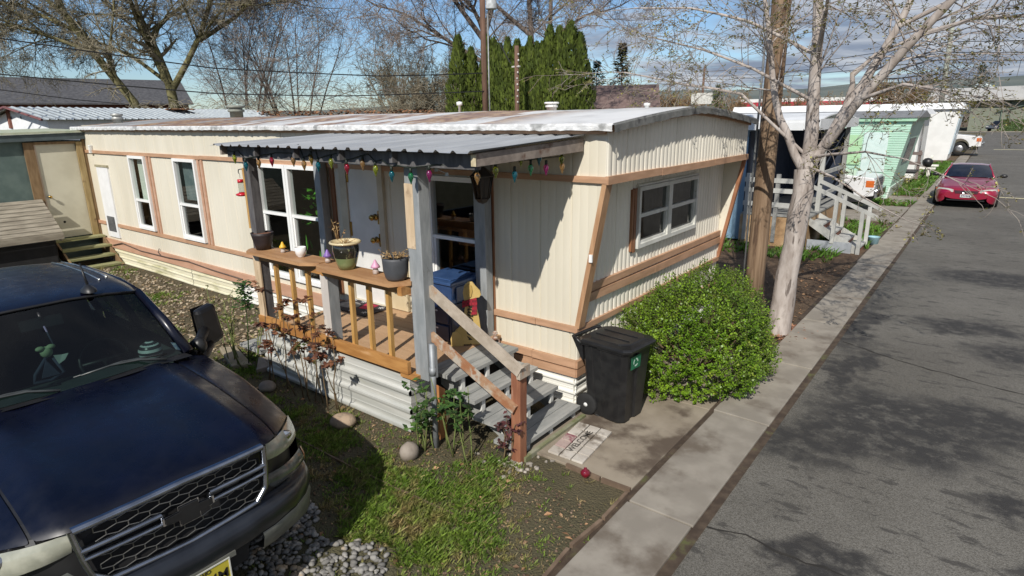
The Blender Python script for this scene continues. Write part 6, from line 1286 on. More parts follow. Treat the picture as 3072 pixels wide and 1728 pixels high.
# far dark suv
SV = [(0,.7),(-.1,.98),(-1.2,1.08),(-4.6,1.08),(-4.65,.5),(-4.2,.45)]+arch_(-3.7,.42,.45)+arch_(-.95,.42,.45)+[(-.3,.45),(0,.5)]
sv = truckish('suv', 'dark blue suv parked across the street near the clipped hedge', 'suv', paintm('dark_blue_paint', (.018,.026,.06)), None, 0, SV, .93, (-1.1,-1.75,-4.3,-4.6,1.07,1.72), (-.95,-3.7), .36)
for sgn in (1,-1): g = G(); g.box(-.08,.02,sgn*.68-.18,sgn*.68+.18,.72,.90); g.build('headlight', clearl, sv, bevel=.02)
g = G(); g.box(-.02,.04,-.45,.45,.62,.88); g.build('grille', steel, sv)
sv.rotation_euler = (0,0,-pi/2-.5); sv.location = (1.9, 123.2, 0)

# ------------------------------------------------------------------ far buildings
def gable(name, label, cat, c, ang, w, d, ze, zr, wall, roof, over=.4):
    t = thing(name, label, cat, (c[0], c[1], 0)); g = G(); g.box(-d/2,d/2,-w/2,w/2,0,ze); g.prism([(-d/2,-w/2,ze),(-d/2,w/2,ze),(-d/2,0,zr-.1)], (d,0,0)); a = g.build('wall', wall)
    g = G()
    for sgn in (1,-1):
        e = over*(zr-ze)/(w/2); g.hexa([(-d/2-over,sgn*(w/2+over),ze-e-.06),(d/2+over,sgn*(w/2+over),ze-e-.06),(d/2+over,0,zr-.06),(-d/2-over,0,zr-.06),(-d/2-over,sgn*(w/2+over),ze-e+.06),(d/2+over,sgn*(w/2+over),ze-e+.06),(d/2+over,0,zr+.06),(-d/2-over,0,zr+.06)])
    b2 = g.build('roof', roof)
    for o in (a, b2): o.parent = t
    t.rotation_euler = (0,0,ang); return t
shing = M('dark_shingle', (.055,.055,.06), (.095,.095,.10), rough=.85, scale=4); brsh = M('brown_shingle', (.14,.095,.085), (.19,.135,.12), rough=.85, scale=3, bump=.2, bscale=12); grey = M('blue_grey_siding', (.19,.215,.26), (.24,.265,.31), rough=.7)
brick = M('red_brick', (.19,.075,.055), (.26,.11,.08), rough=.9, scale=8)
gable('brown_roof_house', 'small blue grey house with brown shingle roof behind the hedge', 'house', (-24.4, 44.6), atan2(2.0,3.8), 7.2, 7.0, 4.0, 5.75, grey, brsh)
t = gable('dark_roof_house', 'long low house with dark shingle roof behind the big bare trees', 'house', (-68, 18.0), atan2(8.5,2.6), 12, 17, 5.0, 7.3, brick, shing)
t = gable('red_shed', 'old brick red outbuilding at the far left edge', 'outbuilding', (-70, 7.5), atan2(8.5,2.6)-.1, 9, 5, 4.9, 7.4, brick, shing)
# white gabled home with ribbed metal roof
ap, rd_ = V((-28.0, 2.49, 0)), V((-.334, .93, 0)).normalized()
mt_ = thing('metal_roof_home', 'white gabled home with ribbed pale metal roof behind the mobile home', 'mobile home', (-29.5, 8.0, 0))
nrm = V((rd_.y, -rd_.x, 0)); Lr = 13.0; hw = 1.65
Q = lambda a, o, z: ap + rd_*a + nrm*o + V((0,0,z))
g = G(); g.prism([Q(0,-hw,0),Q(0,hw,0),Q(0,hw,3.30),Q(0,0,3.72),Q(0,-hw,3.30)], rd_*Lr); g.build('wall', M('bright_white_gable', (.70,.72,.74), (.78,.80,.82), rough=.5), mt_)
prib = M('ribbed_pale_roof', (.40,.44,.46), (.50,.54,.55), rough=.4, metal=.3)
for sgn in (1,-1):
    g = G(); ts_ = []; a = -.35
    while a < Lr+.3: ts_ += [(a,0),(a+.24,0),(a+.255,.04),(a+.295,.04),(a+.31,0)]; a += .33
    g.grid([[Q(t_, 0, 3.80+h) for t_, h in ts_],[Q(t_, sgn*(hw+.25), 3.30+h) for t_, h in ts_]], False); g.build('roof', prib, mt_)
g = G(); g.tube([Q(-.38,hw+.25,3.30),Q(-.38,0,3.79),Q(-.38,-hw-.25,3.30)], .06, 4, True, False); g.build('roof_trim', M('maroon_trim', (.13,.045,.045), rough=.6), mt_)
g = G(); g.box(-.08,.08,-.10,.10,0,0) if False else None
for o in (-.28,.25): g.prism([Q(-.01,o-.02,3.35),Q(-.01,o+.02,3.35),Q(-.01,o+.02,3.45),Q(-.01,o-.02,3.45)], rd_*-.01)
g.build('gable_vent', shing, mt_)
g = G(); g.box(-28.6,-28.3,2.3,2.6,3.0,3.85); tag(g.build('brick_chimney', brick), 'short brick chimney stack rising left of the metal roof', 'chimney')
leaves('roof_leaves', 500, lambda: tuple(Q(rg.uniform(7.0,8.2), rg.uniform(.2,.9), 0)[:2]) + (3.74,), M('roof_leaf', (.26,.12,.06), (.34,.2,.11), rough=.9, island=.4), .10)
# store with red stripe, green hall, water tower
sb = thing('store_building', 'distant white flat store with a red sign band', 'store', (-31, 152, 0))
g = G(); o = V((-47.3,146.5,0)); d_ = V((31.7,7.1,0)); n_ = V((-7.1,31.7,0)).normalized()*18
g.prism([o, o+d_, o+d_+n_, o+n_], (0,0,6.7)); g.build('wall', M('store_white', (.62,.62,.60), (.7,.7,.68), rough=.6), sb)
un = n_.normalized()*-.1
g = G(); g.prism([o+un+V((0,0,5.0)), o+d_*.70+un+V((0,0,5.0)), o+d_*.70+un+V((0,0,5.95)), o+un+V((0,0,5.95))], un*.5); g.build('sign_band', M('store_red', (.40,.015,.035), rough=.5), sb)
g = G(); g.prism([o+d_*.76+un+V((0,0,4.9)), o+d_*.965+un+V((0,0,4.9)), o+d_*.965+un+V((0,0,5.5)), o+d_*.90+un+V((0,0,5.6)), o+d_*.88+un+V((0,0,5.95)), o+d_*.85+un+V((0,0,5.65)), o+d_*.80+un+V((0,0,5.6)), o+d_*.775+un+V((0,0,5.85))], un*.5); g.build('script_sign', M('store_red2', (.45,.01,.04), rough=.5), sb)
gh = thing('green_hall', 'long low grey green building across the street', 'hall', (12, 134, 0))
g = G(); g.box(-1.5,40,130,150,0,5.0); g.build('wall', M('hall_green', (.17,.185,.14), (.21,.225,.17), rough=.8), gh)
g = G(); g.hexa([(-8,128.6,5.0),(42,128.6,5.0),(42,151,5.0),(-8,151,5.0),(-8,128.6,5.35),(42,128.6,5.35),(42,140,8.0),(-8,140,7.4)]); g.build('roof', M('hall_roof', (.42,.41,.38), (.50,.49,.46), rough=.7), gh)
g = G()
for x in (2.8,3.8,6.5,9,12): g.tube([(x,129.8,0),(x,129.8,4.9)], .08, 5)
g.tube([(2.0,129.7,3.0),(5.5,129.7,4.1),(9,129.7,3.0)], .1, 4); g.build('pipe', M('hall_pipe', (.11,.15,.12), rough=.6), gh)
hd = thing('clipped_hedge', 'low dark clipped hedge across the street beside the suv', 'hedge', (7.5, 124, 0)); g = G(); rh = random.Random(6)
g.box(3.1,11.9,123.0,124.9,0,1.6)
for _ in range(2500):
    p = V((rh.uniform(3.0,12), rh.choice([122.95, rh.uniform(123,125)]), 0)); p.z = rh.uniform(.1,1.75) if p.y < 123 else 1.7+rh.uniform(-.1,.1); a = rh.uniform(0,6.3); d = V((cos(a), rh.uniform(-.6,0), sin(a)))*.16; e = V((-sin(a),-.3,cos(a)))*.10; g.quad(p-d-e, p+d-e, p+d+e, p-d+e)
g.build('foliage', M('hedge_leaf', (.035,.065,.012), (.06,.10,.02), rough=.7, island=.4), hd)
wt_ = thing('water_tower', 'tiny pale water tower far away in front of the hills', 'water tower', (-12.7, 594, 0)); g = G(); g.lathe((-12.7,594.4,0), [(1.6,0),(1.0,3),(1.0,15),(3.5,17.5),(6.4,19.5),(6.6,21.5),(4.5,24),(1.5,25.2),(.01,25.4)], 20); g.build('tank', M('tower_pale', (.5,.58,.58), rough=.6), wt_)
bb = thing('billboard', 'small blank board on posts among the far brown bushes', 'billboard', (-30, 75, 0)); g = G(); c_ = V((-28.5,76,0)); g.prism([c_+V((-1.2,-.6,4.6)), c_+V((1.2,.6,4.6)), c_+V((1.2,.6,6.0)), c_+V((-1.2,-.6,6.0))], (.1,-.2,0)); g.build('board', M('board_pale', (.5,.5,.46), rough=.7), bb); g = G(); g.tube([c_+V((-1,-.5,0)), c_+V((-1,-.5,4.6))], .12, 5); g.tube([c_+V((1,.5,0)), c_+V((1,.5,4.6))], .12, 5); g.build('board_post', shing, bb)

# ------------------------------------------------------------------ poles and wires
polew = M('utility_pole_wood', (.11,.06,.038), (.165,.095,.065), rough=.85, scale=4, stretch=(3,3,.3)); barkp = M('near_pole_wood', (.165,.105,.062), (.28,.195,.125), rough=.85, scale=5, stretch=(5,5,.22), col3=(.085,.05,.03), scale3=5, lohi3=(.53,.66), stretch3=(3,3,.25), bump=.4, bscale=14)
np_ = thing('utility_pole', 'thick brown utility pole with deep cracks beside the silver tree', 'utility pole', (.167, 4.80, 0))
g = G(); g.tube([(.167+.0*z,4.80,z) for z in (-.2,1,2,3,4,6,9)], [.155,.15,.146,.142,.138,.132,.12], 18); g.build('pole', barkp, np_)
g = G(); g.tube([(.167-.158,4.70,0),(.167-.15,4.69,5),(.167-.14,4.69,9)], .018, 6); g.build('ground_wire', galvp, np_)
up_ = thing('utility_pole', 'tall dark utility pole with grey transformer can before the hedge', 'utility pole', (-17.65, 19.05, 0))
g = G(); g.tube([(-17.6,19.1,0),(-17.65,19.05,12)], [.16,.13], 10); g.build('pole', polew, up_)
g = G(); g.lathe((-17.28,19.3,8.2), [(.001,0),(.26,0),(.27,.05),(.27,.95),(.2,1.05),(.001,1.08)], 14); g.build('transformer', M('transformer_grey', (.50,.52,.53), rough=.4), up_)
g = G(); g.tube([(-17.40,19.22,0),(-17.44,19.20,4.5),(-17.43,19.2,8.0)], .035, 6); g.build('riser_pipe', galvp, up_)
sp = thing('service_pole', 'short brown service pole with bundled wires before the hedge', 'pole', (-16.38, 20.08, 0))
g = G(); g.tube([(-16.38,20.08,0),(-16.37,20.09,6.55)], [.13,.11], 10); g.build('pole', polew, sp)
g = G(); r_ = random.Random(4)
for k in range(9): g.ell((-16.25+r_.uniform(-.06,.06),20.02,3.9+.28*k), .05,.05,.06, 6, 4)
g.box(-16.62,-16.16,20.0,20.1,5.55,5.62); g.build('insulator', M('insulator_pale', (.5,.48,.45), rough=.4), sp)
lp_ = thing('utility_pole', 'tall weathered pole with pale sunlit edge rising beyond the white homes', 'utility pole', (-1.5, 66, 0))
g = G(); g.tube([(-1.5,64.5,0),(-1.75,64.5,11.3)], [.24,.19], 8); g.build('pole', M('grey_pole_wood', (.13,.12,.105), (.33,.36,.30), rough=.9, scale=2), lp_)
dp = thing('utility_pole', 'far dark pole rising from the brown bushes', 'utility pole', (-33,88,0)); g = G(); g.tube([(-33.2,88,0),(-33,88,10.2)], [.22,.18], 6); g.build('pole', polew, dp)
wirem = M('wire_black', (.012,.012,.012), rough=.6)
def wire(label, pts, r, sag=.3):
    P = []
    for a, b2 in zip(pts[:-1], pts[1:]):
        a = V(a); b2 = V(b2)
        for i in range(12): t = i/12; P.append(a.lerp(b2, t) - V((0,0,sag*4*t*(1-t))))
    P.append(V(pts[-1])); g = G(); g.tube(P, r, 4, False, False); o = g.build('overhead_wire', wirem); tag(o, label, 'overhead wire', 'overhead wires')
wire('upper thick black wire sloping across the big bare trees', [(-31,-11,8.2),(-26.1,2.0,6.15),(-23.6,8.49,5.32),(-19.73,14.2,5.06),(-17.6,19.0,5.3)], .030, .02)
wire('middle black wire crossing in front of the dark roofed house', [(-31,-11,6.0),(-26.1,1.8,4.91),(-23.67,8.37,4.31),(-20.7,13.0,4.20),(-17.5,19.1,4.45)], .030, .02)
wire('lowest thin wire at the left edge over the metal roof', [(-27.0,-.5,4.75),(-26.15,1.7,4.37),(-25.5,3.9,4.03),(-25.2,5.2,3.9)], .018, .0)
wire('pale guy cable running from the transformer down to the service pole', [(-17.35,19.25,7.55),(-16.6,19.95,5.7)], .035, .05)
wire('faint thin wire high across the blue sky', [(-60,20,16.5),(-17.6,19.1,9.2)], .02, .6)
for i, z in enumerate((9.2, 8.3, 7.7)): wire(('top','middle','bottom')[i] + ' thin wire of three crossing the grey clouds at right', [(-70,150,z+5.5),(-1.7,64.5,z),(40,40,z-.5)], .03, 1.2)
# ------------------------------------------------------------------ trees
def grow(gt, gc, p, d, L_, r, lvl, R, cf, tips=None):
    """one limb with its children; limbs of level <= cf['split'] go to the trunk mesh, thinner ones to the crown mesh"""
    n = max(3, min(9, int(L_/cf['seg'][min(lvl, len(cf['seg'])-1)])))
    pts = [V(p)]; d = V(d).normalized(); wob = cf['wob'][min(lvl, len(cf['wob'])-1)]; upv = cf['up'][min(lvl, len(cf['up'])-1)]; dirs = [d.copy()]
    for i in range(n):
        d = (d + V((R.gauss(0,wob), R.gauss(0,wob), R.gauss(0,wob)+upv))).normalized(); pts.append(pts[-1] + d*(L_/n)); dirs.append(d.copy())
    rt_ = max(cf['rmin'], r*cf['taper']); rad = [r + (rt_-r)*i/n for i in range(n+1)]
    g = gt if lvl <= cf['split'] else gc
    g.tube(pts, rad, 9 if r > .1 else 6 if r > .04 else 4 if r > .018 else 3, False)
    if lvl >= cf['max']:
        if tips is not None: tips.extend(pts[1:])
        return
    k = cf['kids'][lvl]; k = k if isinstance(k, int) else R.randint(*k)
    for i in range(k):
        t = cf['t0'][lvl] + (1-cf['t0'][lvl])*(i+R.random())/k; j = min(n-1, int(t*n)); q = pts[j].lerp(pts[j+1], t*n-j); dd = dirs[j]
        a = V((R.gauss(0,1), R.gauss(0,1), R.gauss(0,.7))); a = (a - dd*a.dot(dd)).normalized(); an = radians(R.uniform(*cf['ang'][lvl]))
        grow(gt, gc, q, dd*cos(an)+a*sin(an), L_*R.uniform(*cf['len'][lvl])*(1-.35*t), max(cf['rmin'], (rad[j])*R.uniform(.45,.68)), lvl+1, R, cf, tips)
    if lvl < 2:   # the leader goes on
        grow(gt, gc, pts[-1], dirs[-1], L_*.6, rt_, lvl+1, R, cf, tips)
barkg = M('mossy_bark', (.105,.095,.045), (.20,.185,.085), rough=.95, scale=2.2, bump=.3, bscale=10); barkb = M('brown_grey_bark', (.115,.09,.075), (.185,.15,.125), rough=.95, scale=2); twigg = M('olive_twig', (.22,.195,.135), (.33,.295,.215), rough=.95, scale=.8); twigb = M('mauve_brown_twig', (.23,.19,.165), (.33,.28,.245), rough=.95, scale=.8); twigp = M('pale_straw_twig', (.235,.20,.135), (.33,.285,.205), rough=.95, scale=.8)
def bare(name, label, loc, limbs, cf, seed, bark, twig, cat='tree', group='bare trees behind the homes'):
    R = random.Random(seed); t = thing(name, label, cat, loc, group); gt, gc = G(), G()
    for (pts, r0_, r1_, kids) in limbs:   # hand placed limbs, then generated growth from them
        P = [V(loc)+V(p) for p in pts]; n = len(P); rad = [r0_+(r1_-r0_)*i/(n-1) for i in range(n)]; gt.tube(P, rad, 10, False)
        for i in range(kids):
            u = R.uniform(.30, 1)*(n-1); j = min(n-2, int(u)); q = P[j].lerp(P[j+1], u-j); dd = (P[j+1]-P[j]).normalized(); a = V((R.gauss(0,1), R.gauss(0,1), R.gauss(0,.6))); a = (a-dd*a.dot(dd)).normalized(); an = radians(R.uniform(28,72))
            grow(gt, gc, q, dd*cos(an)+a*sin(an), R.uniform(*cf['L']), rad[j]*R.uniform(.3,.5), 1, R, cf)
        grow(gt, gc, P[-1], P[-1]-P[-2], R.uniform(*cf['L'])*1.1, r1_, 1, R, cf)
    gt.build('trunk', bark, t); gc.build('crown', twig, t); return t
bigc = dict(L=(3.6,6.2), seg=[.9,.9,.6,.40], wob=[.10,.16,.22,.30], up=[.05,.04,-.02,-.07], rmin=.009, taper=.40, split=1, max=4, kids=[3,8,8,6], t0=[.3,.2,.15,.1], ang=[(30,60),(30,65),(30,75),(35,80)], len=[(.5,.8),(.42,.68),(.40,.66),(.4,.7)])
# image-right at these trees is roughly (.72,.69), so limbs spread along that
ex = V((.61,.79,0)).normalized()
E_ = lambda a, z, dpt=0: (ex.x*a - ex.y*dpt, ex.y*a + ex.x*dpt, z)
bare('bare_tree', 'huge spreading bare tree with mossy trunk forking low behind the metal roof', (-40.7, 14.5, 0), [([E_(0,0),E_(-.1,4.2),E_(-.2,5.6)],.33,.28,0),
    ([E_(-.2,5.4),E_(-1.0,7.6,.3),E_(-1.5,9.6,.3),E_(-2.2,12.2,0)],.22,.12,11), ([E_(-.1,5.2),E_(1.2,7.0,-.4),E_(2.2,8.6,-.6),E_(3.4,11.2,-.8)],.22,.12,11), ([E_(-1.2,8.2),E_(.3,9.9,.6),E_(1.6,10.8,.9),E_(3.0,12.6,1.1)],.14,.08,8), ([E_(2.0,8.3),E_(4.4,9.8),E_(6.4,11.6)],.15,.08,9), ([E_(-.2,5.6),E_(-2.4,7.4,1),E_(-5.2,8.6,1.2),E_(-7.0,10.0,1)],.14,.07,9)], bigc, 3, barkg, twigg)
bare('bare_tree', 'leaning bare tree with drooping twigs at the far left', (-41.3, 12.3, 0), [([E_(.6,0),E_(-.1,4.4),E_(-1.9,7.4),E_(-3.1,9.6)],.29,.19,4), ([E_(-3.1,9.6),E_(-3.5,12.0),E_(-3.0,14.0)],.17,.1,9), ([E_(-3.0,9.4),E_(-5.0,11.5,.5),E_(-6.5,13.5,.8)],.14,.08,10), ([E_(-1.9,7.4),E_(-4.8,8.6,-.5),E_(-8.0,9.2,-.8)],.12,.06,11), ([E_(-2.6,8.6),E_(-5.8,10.2,.9),E_(-9.0,10.6,1.2)],.12,.06,11)], dict(bigc, up=[.05,.03,-.05,-.10]), 9, barkg, twigg)
midc = dict(L=(3.0,4.8), seg=[.9,.8,.6,.45], wob=[.08,.13,.18,.24], up=[.06,.10,.06,.04], rmin=.008, taper=.4, split=1, max=4, kids=[3,5,4,4], t0=[.3,.2,.15,.1], ang=[(25,50),(25,50),(25,60),(30,65)], len=[(.5,.8),(.45,.7),(.42,.66),(.4,.7)])
def clump(label, loc, n, h, spread, seed, bark, twig, cf=midc, r=.085):
    R = random.Random(seed); limbs = []
    for i in range(n):
        a = R.uniform(-1,1)*spread; limbs.append(([E_(a*.25,0,R.uniform(-.6,.6)), E_(a*.5,h*.3,R.uniform(-.8,.8)), E_(a*.8,h*.55,R.uniform(-1,1)), E_(a*1.15,h*.78,R.uniform(-1.2,1.2))], r*R.uniform(.7,1.1), r*.4, 7))
    return bare('bare_tree', label, loc, limbs, cf, seed, bark, twig)
clump('tall slender bare trees with many upright stems left of the blue sky gap', (-36.9, 20.9, 0), 7, 9.6, 2.9, 21, barkb, twigb)
clump('dense upright bare stems between the mossy tree and the slender ones', (-39.0, 18.0, 0), 6, 10.5, 2.8, 22, barkb, twigb)
clump('pale straw coloured bushy bare tree right of the blue sky gap', (-31.5, 27.6, 0), 9, 6.0, 2.4, 23, twigp, twigp, dict(midc, rmin=.009, L=(2.0,3.2), kids=[3,6,6,5]), .12)
clump('pale bare thicket tree against the left end of the green hedge', (-29.5, 31.0, 0), 8, 5.4, 2.2, 24, twigp, twigp, dict(midc, rmin=.009, L=(2.0,3.0), kids=[3,6,5,4]), .12)
oakc = dict(bigc, wob=[.12,.20,.26,.32], up=[.05,.05,.03,.02], L=(3.6,5.6))
bare('bare_tree', 'gnarled bare tree standing behind the dark utility pole', (-27.8, 31.4, 0), [([E_(0,0),E_(.1,6.5),E_(-.1,9.0)],.22,.17,4), ([E_(-.1,8.6),E_(-2.0,11.0),E_(-3.6,13.0)],.2,.1,7), ([E_(-.1,9.0),E_(.9,12.2),E_(1.2,14.5)],.24,.13,7), ([E_(0,7.0),E_(-2.8,8.6),E_(-5.6,10.2)],.17,.08,7)], oakc, 31, barkb, twigb)
bare('bare_tree', 'gnarled twin trunk bare tree rising over the middle of the green hedge', (-24.9, 33.9, 0), [([E_(-.6,0),E_(-.4,7.5),E_(-.7,12.0),E_(-1.2,15)],.22,.13,9), ([E_(.7,0),E_(.9,7.5),E_(1.0,11.5),E_(1.6,15)],.2,.11,9), ([E_(1.4,9),E_(3.6,10.4),E_(5.4,10.8)],.12,.05,7), ([E_(-.6,9.0),E_(-3.0,10.8),E_(-4.4,13)],.17,.08,7)], oakc, 33, barkb, twigb)
for i, (x, y, h, lab) in enumerate(((-37.5,76,4.6,'distant brown bare tree behind the brown roofed house'), (-31,82,4.4,'distant reddish bare tree behind the billboard'), (-24,92,3.6,'distant brown thicket before the red sign store'), (-8.5,96,5.2,'distant brown tree left of the weathered pole'), (-22,132,4.6,'far olive bare tree beyond the white roofs'))):
    clump(lab, (x, y, 0), 9, h, 5.0, 50+i, M('rusty_twig', (.17,.105,.055), (.26,.17,.09), rough=.95) if i < 4 else twigg, M('rusty_twig2', (.19,.12,.06), (.28,.19,.10), rough=.95) if i < 4 else twigg, dict(midc, rmin=.022, L=(1.6,2.8), kids=[2,5,5,3]), .1)
# low brush behind the home
t = thing('brush_pile', 'low tangled brown brush and vines behind the mobile home roof', 'brush', (-33, 16, 0)); R = random.Random(8); g = G()
for i in range(1300):
    u = R.random(); c_ = V((lerp(-37,-26,u), lerp(10.5,25,u), 0)) + V((R.gauss(0,.8), R.gauss(0,.8), R.uniform(2.2, 4.5-.6*abs(u-.4)))); a = R.uniform(0,6.3); d = V((cos(a), sin(a), R.uniform(-.5,.8)))*R.uniform(.4,1.1); g.tube([c_-d*.5, c_+V((R.gauss(0,.12),R.gauss(0,.12),.1)), c_+d*.5], .011, 3, False)
g.build('stems', twigg, t); g = G()
for i in range(5000):
    u = R.random(); c_ = V((lerp(-35,-25,u), lerp(11.5,23,u), 0)) + V((R.gauss(0,.6), R.gauss(0,.6), R.uniform(2.4, 3.72))); a = R.uniform(0,6.3); d = V((cos(a), sin(a), R.uniform(-.5,.5)))*.09; e = d.cross(V((.2,.1,1)))*.6; g.quad(c_-d-e, c_+d-e, c_+d+e, c_-d+e)
g.build('dead_leaves', M('brush_leaf', (.15,.065,.03), (.25,.125,.06), rough=.9, island=.5, scale=1), t)

# clipped row of tall narrow evergreens: each one a tree
arbm = M('arborvitae_spray', (.055,.082,.009), (.105,.14,.018), rough=.7, scale=.9, island=.42, col3=(.17,.11,.03), scale3=.7, lohi3=(.64,.76)); arbt = M('arborvitae_stem', (.09,.06,.04), rough=.9)
protos = {}
def arbor(k):
    R = random.Random(400+k); g = G(); H = 7.2; W_ = 1.0
    for i in range(3300):
        u = R.random()**.85; z = .25 + u*(H-.25); w = W_*min(1, (1-u)*2.5+.03)**.8*(1+.12*sin(z*3+k)*sin(2*z)) ; a = R.uniform(0, 6.2832); w *= 1+.12*sin(3*a+k+z); q = w*(1-abs(R.gauss(0,.13)))
        p = V((cos(a)*q, sin(a)*q, z)); d = V((cos(a)*.5, sin(a)*.5, .9+R.gauss(0,.25))).normalized(); n = V((-sin(a)+R.gauss(0,.4), cos(a)+R.gauss(0,.4), R.gauss(0,.3))).normalized(); s = R.uniform(.10,.22)
        g.add([p-n*s*.35, p+n*s*.35, p+n*s*.30+d*s, p+d*s*1.5, p-n*s*.30+d*s], [[0,1,2,3,4]])
    return g
arb_defs = [(785,128,1.0),(935,158,.9),(1120,125,.85),(1190,135,.8),(1265,150,.85),(1355,135,.85),(1465,140,.9),(1540,158,.8),(1610,133,.8),(1690,148,.8),(1760,145,.9),(1840,104,1.05),(1950,108,1.0),(2070,92,1.15),(2185,125,1.05)]
prot = []
for k in range(3):
    t = thing('arborvitae', '', 'evergreen tree', (0,0,0), 'row of arborvitae evergreens behind the mobile home'); a = arbor(k).build('crown', arbm); a.parent = t
    g = G(); g.tube([(0,0,0),(0,0,4.5)], [.09,.03], 6); b2 = g.build('trunk', arbt); b2.parent = t; prot.append(t)
A0, A1 = V((-24.0, 24.2, 0)), V((-18.0, 28.65, 0))
names_ = ['leftmost wide pointed arborvitae of the evergreen row','shorter arborvitae just left of the dark utility pole','pointed arborvitae just right of the grey transformer pole','slim arborvitae right of the transformer pole pair','low round topped arborvitae under the guy cable','arborvitae directly left of the short service pole','blunt arborvitae directly right of the short service pole','low gap filling arborvitae in the middle of the row','slim pointed arborvitae left of the tall right group','slim lower arborvitae beside the tall right group','broad arborvitae behind the white roof vent','tall pointed arborvitae with brown base, first of the right group','tall arborvitae with twin tip in the right group','tallest arborvitae of the evergreen row','rightmost sunlit arborvitae of the evergreen row beside the dark conifer']
for i, (px, py, w) in enumerate(arb_defs):
    t = prot[i] if i < 3 else copy_tree(prot[i % 3])
    u = (px-785)/(2185-785); loc = A0.lerp(A1, u); dist = (loc - V((CAMP.x, CAMP.y, 0))).length; F = py
    ztop = 3.12 + (356-(1200+px/4.025-1536)*.0133*0 - F)/1830*dist*.985
    t.location = loc; t.scale = (w*.82, w*.82, ztop/7.35); t.rotation_euler = (0,0,i*1.3); t['label'] = names_[i]
# conifers
def conifer(label, loc, H, W_, seed, mat, n=2600, grp='conifers'):
    R = random.Random(seed); t = thing('conifer', label, 'conifer', loc, grp); g = G(); l = V(loc)
    for i in range(n):
        u = R.random(); z = .12*H + u*.88*H; lay = .75+.25*sin(z*4.2+seed); w = W_*((1-u)**.75+.04)*lay; a = R.uniform(0,6.28); q = w*sqrt(R.random()); p = l + V((cos(a)*q, sin(a)*q, z-.25*q)); s = R.uniform(.18,.42)*(H/9); d = V((cos(a), sin(a), R.gauss(-.15,.35))).normalized(); n_ = d.cross(V((R.gauss(0,.3),R.gauss(0,.3),1))).normalized()
        g.add([p, p+d*s*.5+n_*s*.25, p+d*s, p+d*s*.5-n_*s*.25], [[0,1,2,3]])
    g.build('crown', mat, t); g = G(); g.tube([l, l+V((0,0,H*.9))], [.2,.04], 6)
    for k in range(14): a = k*2.4; z = H*(.2+.05*k); g.tube([l+V((0,0,z)), l+V((cos(a)*W_*.6, sin(a)*W_*.6, z+.1))], [.05,.015], 4)
    g.build('trunk', barkb, t); return t
conm = M('dark_conifer', (.022,.042,.016), (.05,.075,.025), rough=.7, island=.5, scale=.5); pinm = M('browned_pine', (.05,.065,.02), (.14,.10,.03), rough=.8, island=.5, scale=.6)
conifer('bushy dark pine beside the right end of the evergreen row', (-26.6,45.5,0), 8.0, 2.4, 5, conm)
conifer('upright pine with brown needles above the brown roofed house', (-25.2,47.6,0), 9.6, 1.8, 6, pinm)
conifer('tall dark conifer at the right edge beyond the green hall', (9.8,139,0), 18.5, 7.5, 7, conm, 4200)
conifer('smaller dark conifer left of the tall one at right', (-1.5,150,0), 12, 5, 8, conm)
conifer('yellow green conifer seen between the pole and the silver tree', (-23.5,68,0), 6.6, 2.2, 9, M('yellow_green_conifer', (.085,.12,.015), (.14,.17,.03), rough=.7, island=.4))
conifer('small dark evergreen behind the left end of the billboard', (-33.5,66,0), 5.2, 3.0, 10, pinm)

# the silver tree by the lane: limbs placed by hand, fine branches grown from them, buds on the tips
silver = M('silver_bark', (.30,.255,.225), (.47,.42,.385), rough=.85, scale=3.5, stretch=(3,3,1), col3=(.13,.105,.09), scale3=4.5, lohi3=(.58,.67), stretch3=(2.5,2.5,.45), bump=.35, bscale=14); silvb = M('silver_branch', (.21,.175,.15), (.33,.29,.255), rough=.85, scale=4)
t = thing('silver_tree', 'pale silver barked tree with budding branches beside the lane', 'tree', (.845, 3.80, 0)); R = random.Random(12); gt, gc, gb = G(), G(), G(); tips = []
fine = dict(seg=[.5,.35,.22,.16], wob=[.10,.12,.16,.2], up=[.05,.0,-.035,-.05], rmin=.0030, taper=.3, split=1, max=3, kids=[3,4,4,3], t0=[.2,.2,.15,.1], ang=[(25,55),(25,60),(30,65),(35,70)], len=[(.5,.8),(.5,.8),(.45,.75),(.4,.7)])
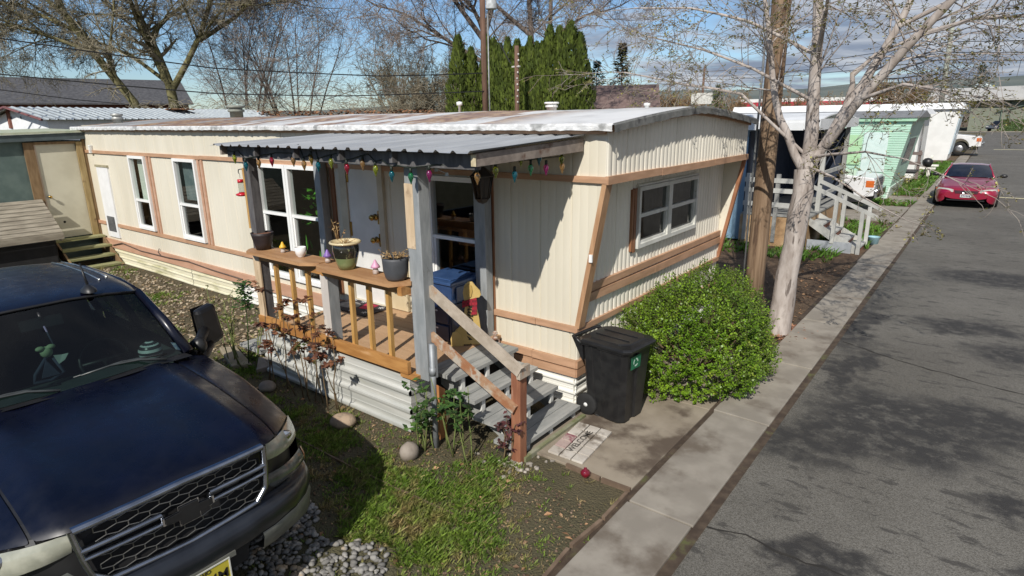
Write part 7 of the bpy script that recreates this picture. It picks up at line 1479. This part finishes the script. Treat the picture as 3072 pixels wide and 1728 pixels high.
LIMBS = [([(.845,3.80,-.1),(.86,3.79,.15),(.90,3.79,.9),(.945,3.79,1.75),(.975,3.80,2.4)],[.20,.165,.145,.138,.135],0,1.),
 ([(.965,3.80,2.3),(.97,3.78,2.9),(.975,3.76,3.5),(.95,3.74,4.1),(.90,3.72,4.9),(.88,3.7,5.6)],[.092,.085,.078,.068,.055,.04],8,1.4),
 ([(.965,3.80,2.35),(.72,3.68,2.85),(.55,3.62,3.3),(.42,3.6,3.9),(.30,3.55,4.6)],[.062,.052,.044,.036,.026],8,1.4),
 ([(.975,3.80,2.35),(1.22,3.86,2.85),(1.42,3.92,3.3),(1.62,3.96,3.75),(1.83,3.98,4.2),(2.0,4.0,4.7)],[.075,.066,.060,.052,.044,.032],8,1.4),
 ([(1.18,3.83,2.72),(1.48,3.70,3.2),(1.80,3.62,3.62),(2.12,3.55,4.05),(2.42,3.5,4.45),(2.75,3.45,4.9)],[.066,.060,.055,.050,.044,.032],8,1.4),
 ([(1.34,3.89,3.10),(1.38,3.9,3.38),(1.40,3.92,3.62),(1.62,4.0,3.85),(1.9,4.1,4.0)],[.036,.034,.030,.022,.014],4,.9),
 ([(1.0,3.78,2.55),(1.3,3.5,2.62),(1.75,3.2,2.68),(2.2,2.95,2.62)],[.024,.019,.013,.007],5,.8),
 ([(1.02,3.76,2.45),(1.4,3.35,2.35),(1.85,3.0,2.15),(2.25,2.7,2.0)],[.020,.015,.010,.006],2,.4),
 ([(.95,3.78,2.6),(.2,3.3,3.4),(-.55,3.0,3.55),(-1.25,2.7,3.72)],[.024,.019,.014,.008],8,.9),
 ([(.97,3.75,3.3),(.35,3.2,3.7),(-.2,2.9,3.95),(-.9,2.6,4.15)],[.024,.018,.013,.008],8,.95),
 ([(.90,3.7,3.9),(.2,3.3,4.3),(-.5,3.0,4.5),(-1.2,2.8,4.55)],[.024,.018,.013,.008],8,1.0),
 ([(.97,3.74,3.8),(1.1,3.3,4.3),(1.2,2.9,4.6)],[.035,.025,.015],7,1.1),
 ([(2.1,3.55,4.0),(2.6,3.3,4.1),(3.1,3.1,4.05)],[.03,.02,.012],8,1.0),
 ([(1.8,3.98,4.15),(2.5,4.0,4.5),(3.2,4.0,4.6)],[.03,.022,.012],8,1.1),
 ([(1.55,3.67,3.3),(2.0,3.4,3.45),(2.5,3.2,3.35)],[.026,.02,.010],7,.9)]
for pts, rad, kids, LL in LIMBS:
    P = [V(p) for p in pts]
    Pd = [P[0]]; Rd = [rad[0]]
    for i in range(len(P)-1):
        for u in (.5, 1.): Pd.append(P[i].lerp(P[i+1], u) + V((R.gauss(0,.012), R.gauss(0,.012), 0))); Rd.append((rad[i]+(rad[i+1]-rad[i])*u)*R.uniform(.95,1.05))
    gt.tube(Pd, Rd, 14, False)
    for i in range(kids):
        u = R.uniform(.35,1)*(len(P)-1); j = min(len(P)-2, int(u)); q = P[j].lerp(P[j+1], u-j); dd = (P[j+1]-P[j]).normalized(); a = V((R.gauss(0,1),R.gauss(0,1),R.gauss(0,.7))); a = (a-dd*a.dot(dd)).normalized(); an = radians(R.uniform(30,75))
        grow(gt, gc, q, dd*cos(an)+a*sin(an), LL*R.uniform(.6,1.1), min(.014, rad[j]*.35), 1, R, fine, tips)
    if len(pts) > 3 and kids: grow(gt, gc, P[-1], P[-1]-P[-2], LL, rad[-1], 1, R, fine, tips)
for q in tips:
    if R.random() < .60:
        for _ in range(R.randint(2,5)):
            a = R.uniform(0,6.3); d = V((cos(a), sin(a), R.uniform(-.7,.9))).normalized()*R.uniform(.022,.042); n_ = d.cross(V((.2,.4,1))).normalized()*d.length*.32; p = q + V((R.gauss(0,.01),R.gauss(0,.01),R.gauss(0,.01))); gb.add([p, p+d*.5+n_, p+d*1.1, p+d*.5-n_], [[0,1,2,3]])
gt.build('trunk', silver, t); gc.build('crown', silvb, t); gb.build('buds', M('bud_leaf', (.27,.22,.07), (.36,.36,.12), rough=.6, island=.45, scale=6, trans=.3), t)
print('twig tips', len(tips))
